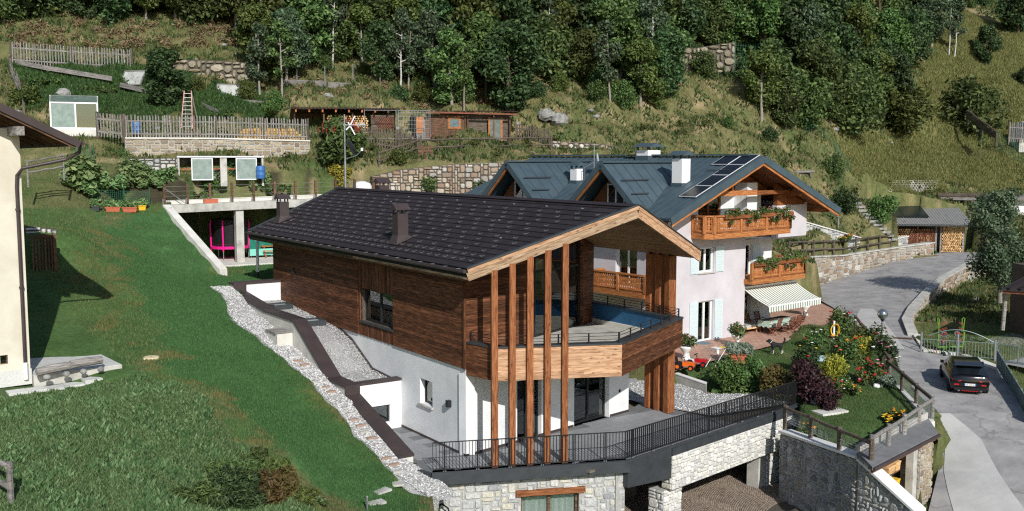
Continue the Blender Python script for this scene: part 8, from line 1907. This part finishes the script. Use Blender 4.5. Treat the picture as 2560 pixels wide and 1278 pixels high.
# ================================================================ GRASS
def blades(name, mask, n, h, w, m, seed, lean=.5, leafy=False):
    g = np.random.default_rng(seed); J, I = np.where(mask.reshape(NY, NX)[:-1, :-1]); 
    if not len(J): return
    area = (XS[I+1]-XS[I])*(YS[J+1]-YS[J]); k = g.choice(len(J), n, p=area/area.sum()); i, j = I[k], J[k]; tx, ty = g.random(n), g.random(n)
    x = XS[i]+tx*(XS[i+1]-XS[i]); y = YS[j]+ty*(YS[j+1]-YS[j]); z = (GZ[j,i]*(1-tx)+GZ[j,i+1]*tx)*(1-ty)+(GZ[j+1,i]*(1-tx)+GZ[j+1,i+1]*tx)*ty
    steep = np.maximum.reduce([np.abs(GZ[j,i]-GZ[j,i+1])/(XS[i+1]-XS[i]), np.abs(GZ[j,i]-GZ[j+1,i])/(YS[j+1]-YS[j])]) < 3.5
    x, y, z = x[steep], y[steep], z[steep]; n = len(x)
    a = g.uniform(0, 6.283, n); hh = h*g.uniform(.5, 1.4, n); ww = w*g.uniform(.6, 1.3, n); ld = g.uniform(0, 6.283, n); ll = hh*lean*g.random(n)
    P0 = np.stack([x-np.cos(a)*ww/2, y-np.sin(a)*ww/2, z-.02], 1); P1 = np.stack([x+np.cos(a)*ww/2, y+np.sin(a)*ww/2, z-.02], 1); P2 = np.stack([x+np.cos(ld)*ll, y+np.sin(ld)*ll, z+hh], 1)
    if leafy:
        mid = (P0+P1)/2; s = P1-P0; c1 = mid*.5+P2*.5+s*.7; c0 = mid*.5+P2*.5-s*.7; V = np.stack([mid, c1, P2, c0], 1).reshape(-1, 3); me_ = numpy_mesh(name, V, np.arange(4*n).reshape(n, 4), m, 4)
    else: me_ = numpy_mesh(name, np.stack([P0, P1, P2], 1).reshape(-1, 3), np.arange(3*n).reshape(n, 3), m, 3)
    return stuff(link(name, me_))
inview = (px_ > -60) & (px_ < 2620) & (py_ > -80) & (py_ < 1420)
bare = inpoly(gx, gy, YARD) | inpoly(gx, gy, BACK) & (gy > 64) | inpoly(gx, gy, GRAVEL_R) | inpoly(gx, gy, PATIO) | inpoly(gx, gy, BLOCK) | inpoly(gx, gy, road_poly) | inpoly(gx, gy, GAR2)
strip_poly = [tuple(hw(a[1]+.3, a[0]))[:2] for a in STRIP]+[tuple(hw(a[2]-.1, a[0]))[:2] for a in reversed(STRIP)]
slab_poly = [tuple(lh.matrix_basis @ Vector(v))[:2] for v in ((-9,-1.1,0),(3.2,-1.1,0),(3.2,-.3,0),(3.2,13,0),(-9,13,0))]
hpad = [tuple(hw(-2.4,-1))[:2], tuple(hw(-2.4,19.3))[:2], tuple(hw(11,21))[:2], tuple(hw(17,5))[:2], tuple(hw(17,-2))[:2], tuple(hw(4.8,-4))[:2]]
bare |= inpoly(gx, gy, strip_poly) | inpoly(gx, gy, slab_poly) | inpoly(gx, gy, hpad); ok = inview & ~bare
gl_ = lambda nm, c: leafmat(nm, [srgb(*q) for q in c], .4, 0, .6)
dryish = inpoly(px_+n1*60, py_+n2*50, dry) | inpoly(px_+n1*60, py_+n2*50, dry3)
blades('lawn_grass', ok & (zone == 1), 190000, .065, .026, gl_('lawn_blades', ((60,98,54),(80,122,70),(112,146,92))), 1)
blades('tall_weeds', ok & (zone == 2) & ~dryish, 110000, .12, .03, gl_('weed_leaves', ((66,100,60),(98,130,82),(142,166,118))), 2, 1.2, True)
blades('dock_leaves', ok & (zone == 2) & ~dryish & (n3 > .05), 7000, .18, .07, gl_('dock_green', ((70,104,62),(102,134,84),(148,170,122))), 22, 1.2, True)
blades('weed_grass', ok & (zone == 2), 70000, .11, .025, gl_('weed_blades', ((72,104,60),(104,128,78),(150,152,106))), 3)
blades('slope_grass', ok & (zone == 0) & (gy < 66), 90000, .10, .035, gl_('slope_blades', ((74,106,58),(100,126,72),(138,142,94))), 4)
blades('hill_grass', ok & (zone == 0) & (gy >= 66) & (n4 > -.12), 120000, .26, .055, gl_('hill_blades', ((60,78,42),(94,108,60),(134,136,86))), 5, .8)
blades('dry_hill_grass', ok & (zone == 0) & (gy >= 66), 60000, .3, .08, gl_('dry_blades', ((98,92,58),(138,126,86),(168,152,112))), 6, .9)
blades('hill_herbs', ok & ((zone == 0) | (zone == 6)) & (gy >= 66) & (n3 > .02), 60000, .3, .13, gl_('herb_leaves', ((52,76,42),(76,100,56),(102,122,72))), 7, .9, True)
blades('meadow_grass', ok & (zone == 3), 190000, .3, .1, gl_('meadow_blades', ((90,104,56),(126,134,78),(168,162,108))), 8, .7)
blades('garden_lawn_grass', ok & (zone == 4), 60000, .07, .03, gl_('garden_blades', ((60,96,54),(84,116,66),(116,134,84))), 9)
blades('upper_garden_greens', ok & (zone == 6), 50000, .28, .12, gl_('upper_leaves', ((50,78,42),(74,100,54),(100,122,70))), 10, .8, True)
blades('dry_patch_grass', ok & dryish & (n3 > .0), 16000, .07, .026, gl_('straw_blades', ((122,112,66),(160,144,96),(98,104,56))), 11)
# scrub clumps scattered over the dry slope
rs = random.Random(12); J_, I_ = np.where((ok & (zone == 0) & (gy >= 68)).reshape(NY, NX)); cs_ = []
for _ in range(420):
    k = rs.randrange(len(J_)); j, i = J_[k], I_[k]; r = rs.uniform(.18, .5); cs_.append((XS[i], YS[j], GZ[j, i]+r*.5, r))
stuff(link('slope_scrub', leaf_mesh('slope_scrub', cs_, 26000, .13, LEAF['olive'], seed=77)))
rk_ = MB()
for _ in range(160):
    k = rs.randrange(len(J_)); j, i = J_[k], I_[k]; rk_.ball((XS[i], YS[j], GZ[j, i]), rs.uniform(.08, .32), 7, 5, (1.2, 1, .7), .2)
stuff(rk_.build('slope_rocks', K['rockgrey']))
# loose pebbles on the gravel
g = np.random.default_rng(3)
def pebbles(name, pts, parent, s=.03):
    b = MB()
    for p in pts:
        r = s*random.uniform(.6, 1.4); N = len(b.v); b.v += [(p[0]+r,p[1],p[2]),(p[0]-r*.5,p[1]+r*.85,p[2]),(p[0]-r*.5,p[1]-r*.85,p[2]),(p[0]+random.uniform(-.3,.3)*r,p[1]+random.uniform(-.3,.3)*r,p[2]+r*.8)]; b.f += [(N,N+1,N+3),(N+1,N+2,N+3),(N+2,N,N+3)]
    return stuff(b.build(name, stonemat(name+'_stone', [srgb(116,116,116), srgb(158,158,156), srgb(188,188,186), srgb(220,220,218)], .3), parent))
pp = []
for _ in range(9000):
    l = random.uniform(-2.1, 19.5); a = strip_at(l); w = a[1]+(a[2]-a[1])*random.random()*.95; p = hw(w, l, a[3]); g_ = ground(p.x, p.y); pp.append((p.x, p.y, max(a[3], g_+.03)+.015))
pebbles('loose_pebbles', pp, None, .04)
pp = []
for _ in range(6000):
    l = random.uniform(5.7, 18.5); z = float(np.interp(-l, [-q[0] for q in gp], [q[1] for q in gp])); pp.append((random.uniform(-1.95, -.05), l, z+.04))
pebbles('roof_pebbles', pp, house, .035)
pp = []
for _ in range(5000):
    q = Vector((random.uniform(10.9, 16.8), random.uniform(-1.3, 6), 0)); p = hw(q.x, q.y, 0)
    if inpoly(np.array([p.x]), np.array([p.y]), [tuple(hw(11.2,2.6))[:2], tuple(hw(12.2,-.9))[:2], tuple(hw(16.9,-1.4))[:2], (12.7,47.6), tuple(atz(1765,985,0))[:2], tuple(atz(1700,945,0))[:2], tuple(hw(12,14))[:2]])[0]: pp.append((p.x, p.y, 0))
pebbles('bed_pebbles', pp, None, .04)
